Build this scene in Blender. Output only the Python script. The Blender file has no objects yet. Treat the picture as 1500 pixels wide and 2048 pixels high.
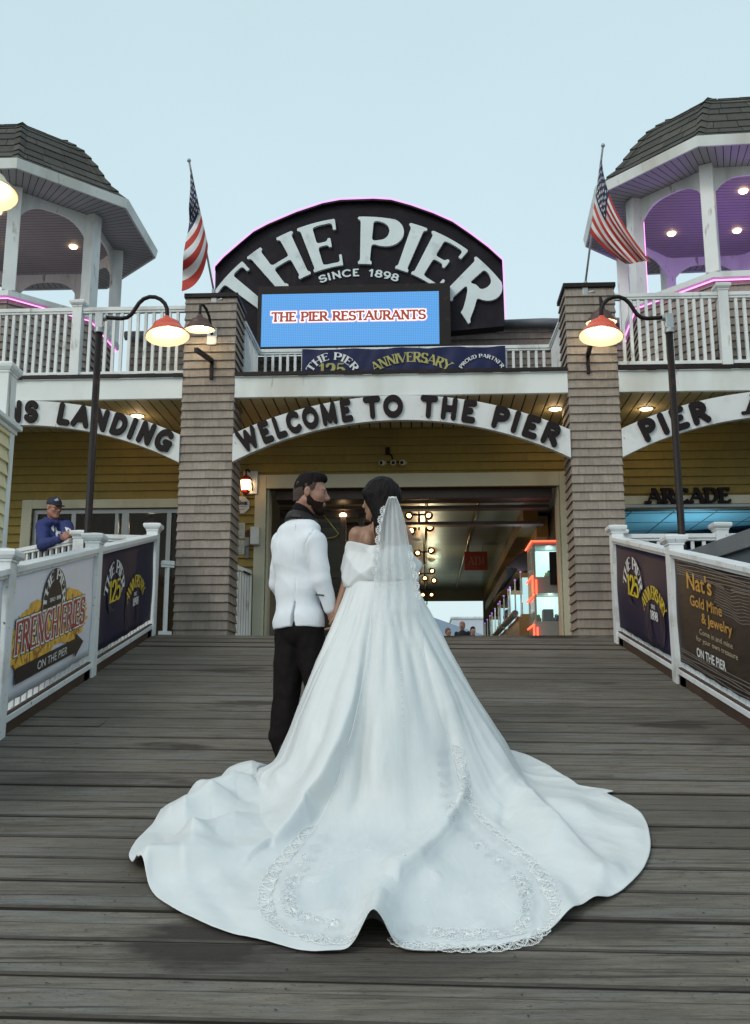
import bpy, math, random
import numpy as np
from mathutils import Matrix, Vector, kdtree
rnd = random.Random(7)
sc = bpy.context.scene
COL = sc.collection
# ------------------------------------------------------------------ camera
FPX = 2000.0
TH = math.atan(0.2)
CAM = np.array([0, 0, 1.75])
cd = bpy.data.cameras.new('camera')
cam = bpy.data.objects.new('camera', cd); COL.objects.link(cam)
cam.location = CAM; cam.rotation_euler = (math.pi/2 + TH, 0, 0)
cd.sensor_fit = 'VERTICAL'; cd.sensor_height = 36; cd.sensor_width = 36*1500/2048
cd.lens = FPX/2048*36; cd.clip_start = .1; cd.clip_end = 3000
sc.camera = cam
# ------------------------------------------------------------------ sky, sun, exposure
w = bpy.data.worlds.new("World"); sc.world = w; w.use_nodes = True
nt = w.node_tree; nt.nodes.clear()
wo = nt.nodes.new('ShaderNodeOutputWorld'); bg = nt.nodes.new('ShaderNodeBackground')
sky = nt.nodes.new('ShaderNodeTexSky'); sky.sky_type = 'NISHITA'; sky.sun_disc = False
SUN_EL, SUN_AZ = math.radians(38), math.radians(222)
sky.sun_elevation = SUN_EL; sky.sun_rotation = SUN_AZ; sky.dust_density = 4
bg.inputs[1].default_value = 0.05
ov = nt.nodes.new('ShaderNodeBackground'); ov.inputs[1].default_value = 1.0
tc = nt.nodes.new('ShaderNodeTexCoord'); sx = nt.nodes.new('ShaderNodeSeparateXYZ')
cr = nt.nodes.new('ShaderNodeValToRGB')
cr.color_ramp.elements[0].position = 0.0; cr.color_ramp.elements[0].color = (.65, .80, .815, 1)
cr.color_ramp.elements[1].position = 0.75; cr.color_ramp.elements[1].color = (.58, .745, .77, 1)
nz = nt.nodes.new('ShaderNodeTexNoise'); nz.inputs['Scale'].default_value = 1.6; nz.inputs['Detail'].default_value = 5
mx = nt.nodes.new('ShaderNodeMixRGB'); mx.blend_type = 'MULTIPLY'; mx.inputs[0].default_value = .20
nt.links.new(tc.outputs['Generated'], sx.inputs[0]); nt.links.new(sx.outputs[2], cr.inputs[0])
nt.links.new(tc.outputs['Generated'], nz.inputs[0])
nt.links.new(cr.outputs[0], mx.inputs[1]); nt.links.new(nz.outputs[0], mx.inputs[2])
nt.links.new(mx.outputs[0], ov.inputs[0]); nt.links.new(sky.outputs[0], bg.inputs[0])
ad = nt.nodes.new('ShaderNodeAddShader')
nt.links.new(bg.outputs[0], ad.inputs[0]); nt.links.new(ov.outputs[0], ad.inputs[1]); nt.links.new(ad.outputs[0], wo.inputs[0])
sl = bpy.data.lights.new('sun', 'SUN'); sl.energy = 0.7; sl.angle = math.radians(15); sl.color = (1, .97, .93)
so = bpy.data.objects.new('sun', sl); COL.objects.link(so)
sd = Vector((math.sin(SUN_AZ)*math.cos(SUN_EL), math.cos(SUN_AZ)*math.cos(SUN_EL), math.sin(SUN_EL)))
so.rotation_euler = sd.to_track_quat('Z', 'Y').to_euler()
sc.view_settings.view_transform = 'Standard'; sc.view_settings.look = 'None'
sc.view_settings.exposure = 0.0; sc.view_settings.gamma = 1
try:
    sc.cycles.max_bounces = 6; sc.cycles.transparent_max_bounces = 12; sc.cycles.sample_clamp_indirect = 4
except Exception: pass
# ------------------------------------------------------------------ frames and measuring helpers
PHI = math.radians(2.7)                     # the building stands turned a little against the ramp's fences
O = np.array([0, 11.36, 2.593])             # top edge of the ramp, on its middle line
EX = np.array([math.cos(PHI), -math.sin(PHI), 0]); EY = np.array([math.sin(PHI), math.cos(PHI), 0])
SL = 0.22823                                # slope of the ramp
def ray(px, py):
    x = (px-750)/FPX; u = (1024-py)/FPX
    return np.array([x, math.cos(TH)-u*math.sin(TH), math.sin(TH)+u*math.cos(TH)])
def at(px, py, Y): d = ray(px, py); return CAM + d*Y/d[1]
def onramp(px, py): d = ray(px, py); return CAM + d*(-CAM[2]/(d[2]-SL*d[1]))
def fp(px, py, yl):
    d = ray(px, py); t = ((O-CAM)@EY + yl)/(d@EY); p = CAM+d*t-O
    return np.array([p@EX, p@EY, p[2]])
def F2W(p): p = np.asarray(p, float); return O + p[..., 0:1]*EX + p[..., 1:2]*EY + p[..., 2:3]*np.array([0, 0, 1.])
def W2F(p): q = np.asarray(p, float)-O; return np.array([q@EX, q@EY, q[2]])
def proj(P):
    v = np.asarray(P)-CAM; zc = v[..., 1]*math.cos(TH)+v[..., 2]*math.sin(TH); u = -v[..., 1]*math.sin(TH)+v[..., 2]*math.cos(TH)
    return 750+FPX*v[..., 0]/zc, 1024-FPX*u/zc
# ------------------------------------------------------------------ scene-graph helpers
class Thing:
    def __init__(s, name, label, cat, base=(0, 0, 0), group=None, frame='W', kind=None):
        s.base = np.array(base, float); s.frame = frame
        o = bpy.data.objects.new(name, None); COL.objects.link(o); s.o = o
        o.empty_display_size = .2
        if frame == 'F': o.location = F2W(s.base); o.rotation_euler = (0, 0, -PHI)
        else: o.location = s.base
        if label: o['label'] = label
        if cat: o['category'] = cat
        if group: o['group'] = group
        if kind: o['kind'] = kind
def tag(o, label, cat, group=None, kind=None):
    if label: o['label'] = label
    if cat: o['category'] = cat
    if group: o['group'] = group
    if kind: o['kind'] = kind
    return o
def mkmesh(name, V, Fc, m, parent=None, smooth=False, base=None):
    """parent: Thing, or (Thing, object) for a sub-part. Vertices are in the thing's frame."""
    V = np.asarray(V, float).reshape(-1, 3)
    th = parent[0] if isinstance(parent, tuple) else parent
    par = parent[1] if isinstance(parent, tuple) else (parent.o if parent else None)
    b = th.base if th else (np.array(base, float) if base is not None else np.zeros(3))
    me = bpy.data.meshes.new(name)
    if isinstance(Fc, np.ndarray) and Fc.ndim == 2:
        n, k = Fc.shape
        me.vertices.add(len(V)); me.vertices.foreach_set('co', (V-b).astype(np.float32).ravel())
        me.loops.add(n*k); me.loops.foreach_set('vertex_index', Fc.astype(np.int32).ravel())
        me.polygons.add(n); me.polygons.foreach_set('loop_start', np.arange(0, n*k, k, dtype=np.int32))
        me.polygons.foreach_set('loop_total', np.full(n, k, dtype=np.int32)); me.update(calc_edges=True)
    else:
        me.from_pydata((V-b).tolist(), [], [list(map(int, f)) for f in Fc]); me.update()
    me.validate()
    if smooth: me.polygons.foreach_set('use_smooth', [True]*len(me.polygons))
    for mm in (m if isinstance(m, (list, tuple)) else [m]): me.materials.append(mm)
    o = bpy.data.objects.new(name, me); COL.objects.link(o)
    if par: o.parent = par
    elif base is not None: o.location = b
    return o
class MB:
    def __init__(s): s.v = []; s.f = []
    def add(s, V, Fc):
        n = len(s.v); s.v.extend([tuple(map(float, p)) for p in V]); s.f.extend([tuple(i+n for i in f) for f in Fc]); return s
    BF = [(0, 3, 2, 1), (4, 5, 6, 7), (0, 1, 5, 4), (1, 2, 6, 5), (2, 3, 7, 6), (3, 0, 4, 7)]
    def hexa(s, P): return s.add(P, MB.BF)
    def box(s, x0, x1, y0, y1, z0, z1):
        return s.hexa([(x0, y0, z0), (x1, y0, z0), (x1, y1, z0), (x0, y1, z0), (x0, y0, z1), (x1, y0, z1), (x1, y1, z1), (x0, y1, z1)])
    def beam(s, a, b, w, h, up=(0, 0, 1)):
        """box along a-b, width w sideways, height h along up (sheared so that ends stay upright for sloping rails)"""
        a = np.array(a, float); b = np.array(b, float); d = b-a; up = np.array(up, float)
        sd = np.cross(d, up); sd /= np.linalg.norm(sd); P = []
        for q in (a, b):
            P.append([q-sd*w/2-up*h/2, q+sd*w/2-up*h/2, q+sd*w/2+up*h/2, q-sd*w/2+up*h/2])
        p, q = P
        return s.add(p+q, [(0, 3, 2, 1), (4, 5, 6, 7), (0, 1, 5, 4), (1, 2, 6, 5), (2, 3, 7, 6), (3, 0, 4, 7)][::1])
    def tube(s, pts, r, n=10, cap=True):
        pts = [np.array(p, float) for p in pts]; m = len(pts)
        rr = r if hasattr(r, '__len__') else [r]*m
        V = []; nrm = None
        for i, p in enumerate(pts):
            t = pts[min(i+1, m-1)]-pts[max(i-1, 0)]; t /= np.linalg.norm(t)+1e-12
            if nrm is None:
                a = np.array([0, 0, 1.]) if abs(t[2]) < .9 else np.array([1., 0, 0]); nrm = np.cross(t, a)
            nrm = nrm - t*(nrm@t); nrm /= np.linalg.norm(nrm)+1e-12; bn = np.cross(t, nrm)
            for k in range(n):
                a = 2*math.pi*k/n; V.append(p+rr[i]*(math.cos(a)*nrm+math.sin(a)*bn))
        Fc = [(i*n+k, i*n+(k+1) % n, (i+1)*n+(k+1) % n, (i+1)*n+k) for i in range(m-1) for k in range(n)]
        if cap: Fc += [tuple(range(n))[::-1], tuple((m-1)*n+k for k in range(n))]
        return s.add(V, Fc)
    def lathe(s, c, prof, n=24, axis=(0, 0, 1), cap0=False, cap1=False):
        ax = Vector(axis).normalized(); q = Vector((0, 0, 1)).rotation_difference(ax); V = []
        for (r, z) in prof:
            for k in range(n):
                a = 2*math.pi*k/n; V.append(np.array(c)+np.array(q @ Vector((r*math.cos(a), r*math.sin(a), z))))
        Fc = [(i*n+k, i*n+(k+1) % n, (i+1)*n+(k+1) % n, (i+1)*n+k) for i in range(len(prof)-1) for k in range(n)]
        if cap0: Fc.append(tuple(range(n))[::-1])
        if cap1: Fc.append(tuple((len(prof)-1)*n+k for k in range(n)))
        return s.add(V, Fc)
    def build(s, name, m, parent=None, smooth=False, base=None, bevel=0):
        o = mkmesh(name, s.v, s.f, m, parent, smooth, base)
        if bevel:
            b = o.modifiers.new('bevel', 'BEVEL'); b.width = bevel; b.segments = 2; b.limit_method = 'ANGLE'
        return o
def sphere(c, r, n=16, m=10, sq=(1, 1, 1)):
    return [(r*math.sin(math.pi*i/m), -r*math.cos(math.pi*i/m)) for i in range(m+1)]
# ------------------------------------------------------------------ materials
def mat(name, col, rough=.6, var=.1, scale=6, bump=0, bscale=40, metal=0, spec=.5, island=0, stretch=None, dirt=None, detail=4, sheen=0, trans=None, sss=0, brick=None):
    m = bpy.data.materials.new(name); m.use_nodes = True; n = m.node_tree.nodes; L = m.node_tree.links
    p = n['Principled BSDF']; p.inputs['Roughness'].default_value = rough; p.inputs['Metallic'].default_value = metal
    p.inputs['Specular IOR Level'].default_value = spec
    if sheen: p.inputs['Sheen Weight'].default_value = sheen
    if sss: p.inputs['Subsurface Weight'].default_value = sss; p.inputs['Subsurface Radius'].default_value = (.012, .005, .003); p.inputs['Subsurface Scale'].default_value = .6
    tc = n.new('ShaderNodeTexCoord'); mp = n.new('ShaderNodeMapping'); L.new(tc.outputs['Object'], mp.inputs[0])
    if stretch: mp.inputs['Scale'].default_value = stretch
    nz = n.new('ShaderNodeTexNoise'); nz.inputs['Scale'].default_value = scale; nz.inputs['Detail'].default_value = detail; nz.inputs['Roughness'].default_value = .6
    L.new(mp.outputs[0], nz.inputs['Vector'])
    mr = n.new('ShaderNodeMapRange'); mr.inputs[1].default_value = .25; mr.inputs[2].default_value = .75; mr.inputs[3].default_value = 1-var; mr.inputs[4].default_value = 1+var
    L.new(nz.outputs[0], mr.inputs[0]); val = mr.outputs[0]
    if island:
        g = n.new('ShaderNodeNewGeometry'); m2 = n.new('ShaderNodeMapRange'); m2.inputs[3].default_value = 1-island; m2.inputs[4].default_value = 1+island
        L.new(g.outputs['Random Per Island'], m2.inputs[0]); mu = n.new('ShaderNodeMath'); mu.operation = 'MULTIPLY'; L.new(val, mu.inputs[0]); L.new(m2.outputs[0], mu.inputs[1]); val = mu.outputs[0]
    vs = n.new('ShaderNodeVectorMath'); vs.operation = 'SCALE'; vs.inputs[0].default_value = col; L.new(val, vs.inputs['Scale']); out = vs.outputs[0]
    for (dc, ds, lo, hi, st) in (dirt or []):
        n2 = n.new('ShaderNodeTexNoise'); n2.inputs['Scale'].default_value = ds; n2.inputs['Detail'].default_value = 6
        mp2 = n.new('ShaderNodeMapping'); L.new(tc.outputs['Object'], mp2.inputs[0]); mp2.inputs['Location'].default_value = (ds*1.7, 3.1, ds)
        if st: mp2.inputs['Scale'].default_value = st
        L.new(mp2.outputs[0], n2.inputs['Vector'])
        r2 = n.new('ShaderNodeMapRange'); r2.inputs[1].default_value = lo; r2.inputs[2].default_value = hi; L.new(n2.outputs[0], r2.inputs[0])
        mix = n.new('ShaderNodeMixRGB'); L.new(r2.outputs[0], mix.inputs[0]); L.new(out, mix.inputs[1]); mix.inputs[2].default_value = (*dc, 1); out = mix.outputs[0]
    L.new(out, p.inputs['Base Color'])
    if bump:
        nb = n.new('ShaderNodeTexNoise'); nb.inputs['Scale'].default_value = bscale; nb.inputs['Detail'].default_value = 5; L.new(mp.outputs[0], nb.inputs['Vector'])
        b = n.new('ShaderNodeBump'); b.inputs['Strength'].default_value = bump; b.inputs['Distance'].default_value = .01; L.new(nb.outputs[0], b.inputs['Height']); L.new(b.outputs[0], p.inputs['Normal'])
    if trans:
        t = n.new('ShaderNodeBsdfTransparent'); mixs = n.new('ShaderNodeMixShader'); mixs.inputs[0].default_value = trans
        o = n['Material Output']; L.new(t.outputs[0], mixs.inputs[1]); L.new(p.outputs[0], mixs.inputs[2]); L.new(mixs.outputs[0], o.inputs[0])
    return m
def emis(name, col, strength, base=(.02, .02, .02)):
    m = bpy.data.materials.new(name); m.use_nodes = True; p = m.node_tree.nodes['Principled BSDF']
    p.inputs['Base Color'].default_value = (*base, 1); p.inputs['Emission Color'].default_value = (*col, 1); p.inputs['Emission Strength'].default_value = strength
    return m
def glassmat(name, tint=(.05, .06, .06), alpha=.25, rough=.03):
    m = bpy.data.materials.new(name); m.use_nodes = True; n = m.node_tree.nodes; L = m.node_tree.links; p = n['Principled BSDF']
    p.inputs['Base Color'].default_value = (*tint, 1); p.inputs['Roughness'].default_value = rough
    t = n.new('ShaderNodeBsdfTransparent'); mx = n.new('ShaderNodeMixShader'); fr = n.new('ShaderNodeFresnel'); fr.inputs[0].default_value = 1.5
    a = n.new('ShaderNodeMath'); a.operation = 'ADD'; a.inputs[1].default_value = alpha; L.new(fr.outputs[0], a.inputs[0]); L.new(a.outputs[0], mx.inputs[0])
    L.new(t.outputs[0], mx.inputs[1]); L.new(p.outputs[0], mx.inputs[2]); L.new(mx.outputs[0], n['Material Output'].inputs[0]); return m
def lamp(name, loc, energy, col, parent=None, r=.05):
    l = bpy.data.lights.new(name, 'POINT'); l.energy = energy; l.color = col; l.shadow_soft_size = r
    o = bpy.data.objects.new(name, l); COL.objects.link(o); o.location = loc
    if parent: o.parent = parent.o; o.location = np.array(loc)-parent.base
    return o
GRIME = (.16, .15, .13)
M = {}
M['white'] = mat('white_vinyl', (.66, .69, .69), .5, .06, 3, .08, 30, dirt=[((.38, .39, .38), 2.5, .52, .8, (1, 1, .35)), ((.25, .23, .19), 11, .62, .76, (1, 1, .3))])
M['fencewhite'] = mat('weathered_white_rail', (.66, .69, .71), .5, .06, 4, .1, 40, dirt=[((.36, .36, .34), 3.0, .55, .78, None), ((.12, .10, .08), 26, .66, .74, None)])
M['fascia'] = mat('painted_white_board', (.67, .71, .705), .6, .05, 2, .06, 20, dirt=[((.46, .45, .40), 1.5, .52, .8, (1, 1, .25)), ((.25, .17, .1), 9, .66, .76, (1, 1, .15))])
M['signwhite'] = mat('chalky_white_sign', (.63, .655, .66), .65, .05, 2, .08, 30, dirt=[((.45, .46, .45), 4, .55, .8, None), ((.2, .2, .19), 18, .68, .76, None)])
M['taupe'] = mat('taupe_shingle', (.272, .234, .200), .85, .20, 5, .5, 30, island=.13, stretch=(8, 8, 1), dirt=[((.15, .13, .115), 2.2, .52, .78, (1, 1, .3))])
M['yellow'] = mat('ochre_siding', (.262, .195, .050), .8, .12, 4, .3, 25, island=.07, stretch=(6, 6, 1.5), dirt=[((.185, .14, .055), 1.3, .5, .8, None)])
M['paleyellow'] = mat('pale_yellow_siding', (.62, .55, .34), .8, .08, 4, .2, 25, island=.05)
M['soffit'] = mat('cream_soffit', (.40, .35, .19), .7, .08, 3, .1, 20, island=.05)
M['greysoffit'] = mat('grey_vinyl_soffit', (.36, .36, .39), .6, .05, 3, island=.04)
M['dark'] = mat('black_recess', (.012, .011, .011), .9, .1)
M['cream'] = mat('cream_trim', (.52, .51, .39), .55, .05, 3, .06, 20, dirt=[((.4, .37, .27), 2.5, .55, .8, (1, 1, .3))])
M['roof'] = mat('asphalt_shingle', (.058, .056, .048), .92, .2, 10, .8, 90, island=.38, dirt=[((.05, .05, .048), 2.2, .5, .75, None)])
M['blackmetal'] = mat('black_iron', (.010, .006, .006), .5, .2, 8, .15, 60, spec=.25, dirt=[((.045, .02, .014), 9, .6, .8, None)])
M['galv'] = mat('galvanised_metal', (.34, .36, .37), .45, .12, 8, .1, 50, metal=.7)
M['shade'] = mat('glow_red_brown_enamel', (.14, .028, .018), .3, .15, 10)
M['shadein'] = emis('lit_white_enamel', (1, .80, .52), 3.2, (.8, .8, .75))
M['bulb'] = emis('warm_bulb', (1, .78, .48), 30)
M['bulb2'] = emis('yellow_bulb', (1, .86, .5), 9)
M['downlight'] = emis('warm_downlight', (1, .66, .34), 14)
M['pink'] = emis('pink_neon', (1, .30, .85), 2.6); M['red'] = emis('red_neon', (1, .07, .03), 4.5); M['blueneon'] = emis('blue_neon', (.25, .3, 1), 2.0)
M['pale_pink'] = emis('pale_pink_neon', (.85, .45, .95), 1.3)
M['navy'] = mat('dark_navy_panel', (.007, .005, .010), .6, .3, 3, .3, 25, spec=.2, dirt=[((.016, .013, .02), 4, .5, .75, None)])
M['letterwhite'] = mat('pale_letter_face', (.62, .70, .72), .55, .06, 4, .05, 40, dirt=[((.40, .44, .45), 5, .58, .8, None)])
M['letterdark'] = mat('dark_brown_letter', (.010, .005, .006), .6, .2, 12, .3, 60, spec=.2)
M['ramp'] = None
M['vinylnavy'] = mat('navy_vinyl', (.011, .010, .038), .5, .15, 3, .15, 6, spec=.2)
M['vinylnavy2'] = mat('blue_vinyl', (.010, .014, .065), .5, .25, 3, .35, 5, spec=.25)
M['vinylwhite'] = mat('white_vinyl_banner', (.62, .65, .73), .45, .05, 2, .12, 5)
M['vinylblack'] = mat('black_vinyl', (.009, .006, .006), .6, .2, 4, .1, 8)
M['gold'] = mat('yellow_ink', (.62, .47, .02), .5, .12, 5); M['gold2'] = mat('orange_gold_ink', (.50, .27, .05), .5, .3, 9)
M['palegold'] = mat('pale_gold_ink', (.36, .34, .10), .5, .3, 5)
M['inkwhite'] = mat('white_ink', (.66, .68, .68), .5, .05); M['inkred'] = mat('red_ink', (.30, .022, .018), .5, .15, 6); M['inkcream'] = mat('cream_ink', (.42, .37, .25), .5, .1)
M['inkblue'] = mat('blue_ink', (.024, .03, .20), .5, .3, 5); M['inkgrey'] = mat('grey_ink', (.2, .18, .17), .5, .4, 8)
M['asph'] = mat('ground_sand', (.26, .23, .19), .95, .2, 2, .4, 30)
M['hallceil'] = mat('dull_metal_ceiling', (.15, .175, .13), .32, .25, 1.2, .3, 4, metal=.35, stretch=(.25, 2.5, 1))
M['halldark'] = mat('dark_brown_wall', (.035, .022, .014), .6, .3, 3, .2, 20)
M['hallwood'] = mat('varnished_pine', (.33, .18, .05), .45, .25, 4, .15, 20, stretch=(6, 6, 1))
M['greymetal'] = mat('blue_grey_metal', (.15, .165, .18), .5, .08, 3, .1, 30, dirt=[((.25, .27, .28), 6, .62, .8, None)])
M['greypanel'] = mat('pale_grey_panel', (.30, .32, .30), .5, .08, 3)
M['glass'] = glassmat('window_glass', (.03, .035, .035), .10); M['caseglass'] = glassmat('case_glass', (.6, .7, .7), .06)
M['alu'] = mat('grey_aluminium', (.28, .30, .31), .4, .08, 5, metal=.3)
# ------------------------------------------------------------------ lettering: strokes -> 2-D distance field -> polygons
GL = {
'A': (.80, [('l', 0, 0, .40, 1, 0), ('l', .40, 1, .80, 0, 1), ('l', .15, .34, .66, .34, 0)], [(0, 0), (.80, 0)], []),
'B': (.64, [('l', .1, 0, .1, 1, 1), ('l', .1, 1, .36, 1, 0), ('e', .34, .76, .24, .24, 90, -90), ('l', .36, .52, .1, .52, 0), ('e', .36, .26, .28, .26, 90, -90), ('l', .36, 0, .1, 0, 0)], [], []),
'C': (.72, [('e', .40, .5, .40, .5, 48, 312)], [], [(.68, .82, 1)]),
'D': (.76, [('l', .1, 0, .1, 1, 1), ('l', .1, 1, .32, 1, 0), ('e', .30, .5, .44, .5, 90, -90), ('l', .32, 0, .1, 0, 0)], [(.1, 0), (.1, 1)], []),
'E': (.62, [('l', .1, 0, .1, 1, 1), ('l', .1, 1, .56, 1, 0), ('l', .1, .52, .42, .52, 0), ('l', .1, 0, .60, 0, 0)], [(.1, 0), (.1, 1)], [(.57, .9, 1), (.61, .1, 1), (.44, .52, .8)]),
'F': (.58, [('l', .1, 0, .1, 1, 1), ('l', .1, 1, .56, 1, 0), ('l', .1, .50, .42, .50, 0)], [(.1, 0)], [(.57, .9, 1), (.44, .5, .8)]),
'G': (.78, [('e', .40, .5, .40, .5, 48, 345), ('l', .50, .42, .80, .42, 0), ('l', .76, .42, .76, .08, 1)], [], [(.70, .82, 1)]),
'H': (.78, [('l', .1, 0, .1, 1, 1), ('l', .68, 0, .68, 1, 1), ('l', .1, .5, .68, .5, 0)], [(.1, 0), (.1, 1), (.68, 0), (.68, 1)], []),
'I': (.20, [('l', .1, 0, .1, 1, 1)], [(.1, 0), (.1, 1)], []),
'K': (.74, [('l', .1, 0, .1, 1, 1), ('l', .1, .42, .64, 1, 0), ('l', .3, .6, .70, 0, 1)], [(.1, 0), (.1, 1), (.64, 1), (.7, 0)], []),
'L': (.58, [('l', .1, 0, .1, 1, 1), ('l', .1, 0, .58, 0, 0)], [(.1, 0), (.1, 1)], [(.58, .1, 1)]),
'M': (.94, [('l', .1, 0, .1, 1, .3), ('l', .1, 1, .47, .1, 1), ('l', .47, .1, .84, 1, 0), ('l', .84, 0, .84, 1, 1)], [(.1, 0), (.84, 0)], []),
'N': (.78, [('l', .1, 0, .1, 1, .2), ('l', .1, 1, .68, 0, 1), ('l', .68, 0, .68, 1, .2)], [(.1, 0), (.68, 1), (.1, 1)], []),
'O': (.84, [('e', .42, .5, .42, .5, 0, 360)], [], []),
'P': (.64, [('l', .1, 0, .1, 1, 1), ('l', .1, 1, .36, 1, 0), ('e', .34, .73, .30, .27, 90, -90), ('l', .36, .46, .1, .46, 0)], [(.1, 0), (.1, 1)], []),
'R': (.72, [('l', .1, 0, .1, 1, 1), ('l', .1, 1, .36, 1, 0), ('e', .34, .74, .28, .26, 90, -90), ('l', .36, .48, .1, .48, 0), ('l', .34, .48, .70, 0, 1)], [(.1, 0), (.1, 1), (.72, 0)], []),
'S': (.62, [('e', .31, .745, .28, .255, 25, 270), ('e', .31, .255, .30, .255, 90, -155)], [], [(.56, .86, .8), (.04, .14, .8)]),
'T': (.70, [('l', .35, 0, .35, 1, 1), ('l', 0, 1, .70, 1, 0)], [(.35, 0)], [(.0, .9, 1), (.70, .9, 1)]),
'U': (.74, [('l', .1, 1, .1, .3, 1), ('e', .37, .3, .27, .3, 180, 360), ('l', .64, .3, .64, 1, .2)], [(.1, 1), (.64, 1)], []),
'V': (.78, [('l', 0, 1, .39, 0, 1), ('l', .39, 0, .78, 1, 0)], [(0, 1), (.78, 1)], []),
'W': (1.1, [('l', 0, 1, .28, 0, 1), ('l', .28, 0, .55, .9, 0), ('l', .55, .9, .82, 0, 1), ('l', .82, 0, 1.1, 1, 0)], [(0, 1), (1.1, 1)], []),
'Y': (.76, [('l', 0, 1, .38, .45, 1), ('l', .38, .45, .76, 1, 0), ('l', .38, 0, .38, .45, 1)], [(0, 1), (.76, 1), (.38, 0)], []),
'0': (.60, [('e', .3, .5, .3, .5, 0, 360)], [], []),
'1': (.40, [('l', .24, 0, .24, 1, 1), ('l', .02, .80, .24, 1, 0)], [(.24, 0)], []),
'2': (.60, [('e', .3, .71, .27, .29, 165, -35), ('l', .53, .56, .04, 0, 1), ('l', .04, 0, .58, 0, 0)], [], [(.58, .1, 1)]),
'5': (.60, [('l', .14, 1, .54, 1, .5), ('l', .14, 1, .11, .52, 0), ('e', .28, .32, .31, .32, 125, -145)], [], []),
'8': (.60, [('e', .3, .755, .24, .245, 0, 360), ('e', .3, .26, .29, .26, 0, 360)], [], []),
'9': (.60, [('e', .3, .69, .28, .31, 0, 360), ('e', .16, .62, .42, .62, 0, -85)], [], []),
'?': (.3, [], [], []),
}
STY = {  # thick, thin, serif length, serif thickness, blend, round
'windsor': (.205, .075, .29, .055, .06, False),
'clarendon': (.21, .075, .34, .055, .05, False),
'slab': (.25, .13, .44, .15, .02, False),
'round': (.265, .25, 0, 0, .01, True),
'sans': (.19, .17, 0, 0, .005, False),
'pixel': (.23, .15, .38, .15, .0, False),
}
def glyph(ch, style, off=0.):
    tk, tn, sl_, st, kb, rd = STY[style]
    wd, strokes, ser, tick = GL[ch]
    ins = tk/2 if rd else tn/2
    yy = lambda y: ins + y*(1-2*ins)
    fx = .92 if rd else 1.
    def f(X, Y):
        D = np.full(X.shape, 9.)
        def seg(x0, y0, x1, y1, r, flat=False):
            nonlocal D
            dx, dy = x1-x0, y1-y0; L2 = dx*dx+dy*dy+1e-9
            t = ((X-x0)*dx+(Y-y0)*dy)/L2
            if flat:   # butt ends
                L = math.sqrt(L2); u = np.abs((X-x0)*dy-(Y-y0)*dx)/L - r; v = np.abs(t-.5)*L-L/2
                d = np.maximum(u, v)
            else:
                t = np.clip(t, 0, 1); d = np.hypot(X-x0-t*dx, Y-y0-t*dy)-r
            D = np.minimum(D, d) if kb <= 0 else smin(D, d, kb)
        for s in strokes:
            if s[0] == 'l':
                _, x0, y0, x1, y1, wt = s; r = (tn+(tk-tn)*wt)/2
                if rd: r = tk/2
                a, b = (x0*fx, yy(y0)), (x1*fx, yy(y1))
                if not rd and abs(y1-y0) > .3:  # run through and cut flat at the cap lines
                    dx, dy = b[0]-a[0], b[1]-a[1]; l = math.hypot(dx, dy)
                    for q, sg in ((0, -1), (1, 1)):
                        y = (y0, y1)[q]
                        if y in (0, 1):
                            e = (a, b)[q]; e = (e[0]+sg*dx/l*tk*.6, e[1]+sg*dy/l*tk*.6)
                            if q == 0: a = e
                            else: b = e
                seg(a[0], a[1], b[0], b[1], r, flat=not rd and y0 == y1)
            else:
                _, cx, cy, rx, ry, a0, a1 = s; n = max(6, int(abs(a1-a0)/14))
                cx *= fx; rx2 = max(rx*fx-.0, .05); ry2 = ry*(1-2*ins); cy2 = yy(cy)
                for i in range(n):
                    p = math.radians(a0+(a1-a0)*i/n); q = math.radians(a0+(a1-a0)*(i+1)/n)
                    pm = (p+q)/2; k = abs(math.cos(pm))*rx2/(abs(math.cos(pm))*rx2+abs(math.sin(pm))*ry2*.8+1e-6) if False else abs(math.cos(pm))
                    r = tk/2 if rd else (tn+(tk-tn)*k**1.3)/2
                    xa = cx+(rx2-(0 if rd else (tk-tn)*.25*abs(math.cos(p))))*math.cos(p); xb = cx+(rx2-(0 if rd else (tk-tn)*.25*abs(math.cos(q))))*math.cos(q)
                    seg(xa, cy2+ry2*math.sin(p), xb, cy2+ry2*math.sin(q), r)
        if st:
            for (x, y) in ser:
                y0, y1 = (0, st) if y < .5 else (1-st, 1)
                d = np.maximum(np.abs(X-x)-sl_/2, np.abs(Y-(y0+y1)/2)-st/2)
                D = smin(D, d, kb) if kb else np.minimum(D, d)
            for (x, y, k) in tick:
                d = np.maximum(np.abs(X-x)-st*.5, np.abs(Y-y)-(.12 if y > .3 and y < .7 else .13)*k)
                D = smin(D, d, kb) if kb else np.minimum(D, d)
        if not rd: D = np.maximum(D, np.abs(Y-.5)-.5)
        return D-off
    return f, wd*(fx if rd else 1)
def smin(a, b, k):
    h = np.clip(.5+.5*(b-a)/k, 0, 1); return b*(1-h)+a*h-k*h*(1-h)
_gc = {}
def glyph_poly(ch, style, off=0., h=.03):
    key = (ch, style, off, h)
    if key in _gc: return _gc[key]
    f, wd = glyph(ch, style, off)
    m = .25+off; xs = np.arange(-m, wd+m+h, h); ys = np.arange(-.1-off, 1.1+off+h, h)
    X, Y = np.meshgrid(xs, ys, indexing='ij'); D = f(X, Y); r = contour(D, xs, ys)
    _gc[key] = (*r, wd); return _gc[key]
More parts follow.
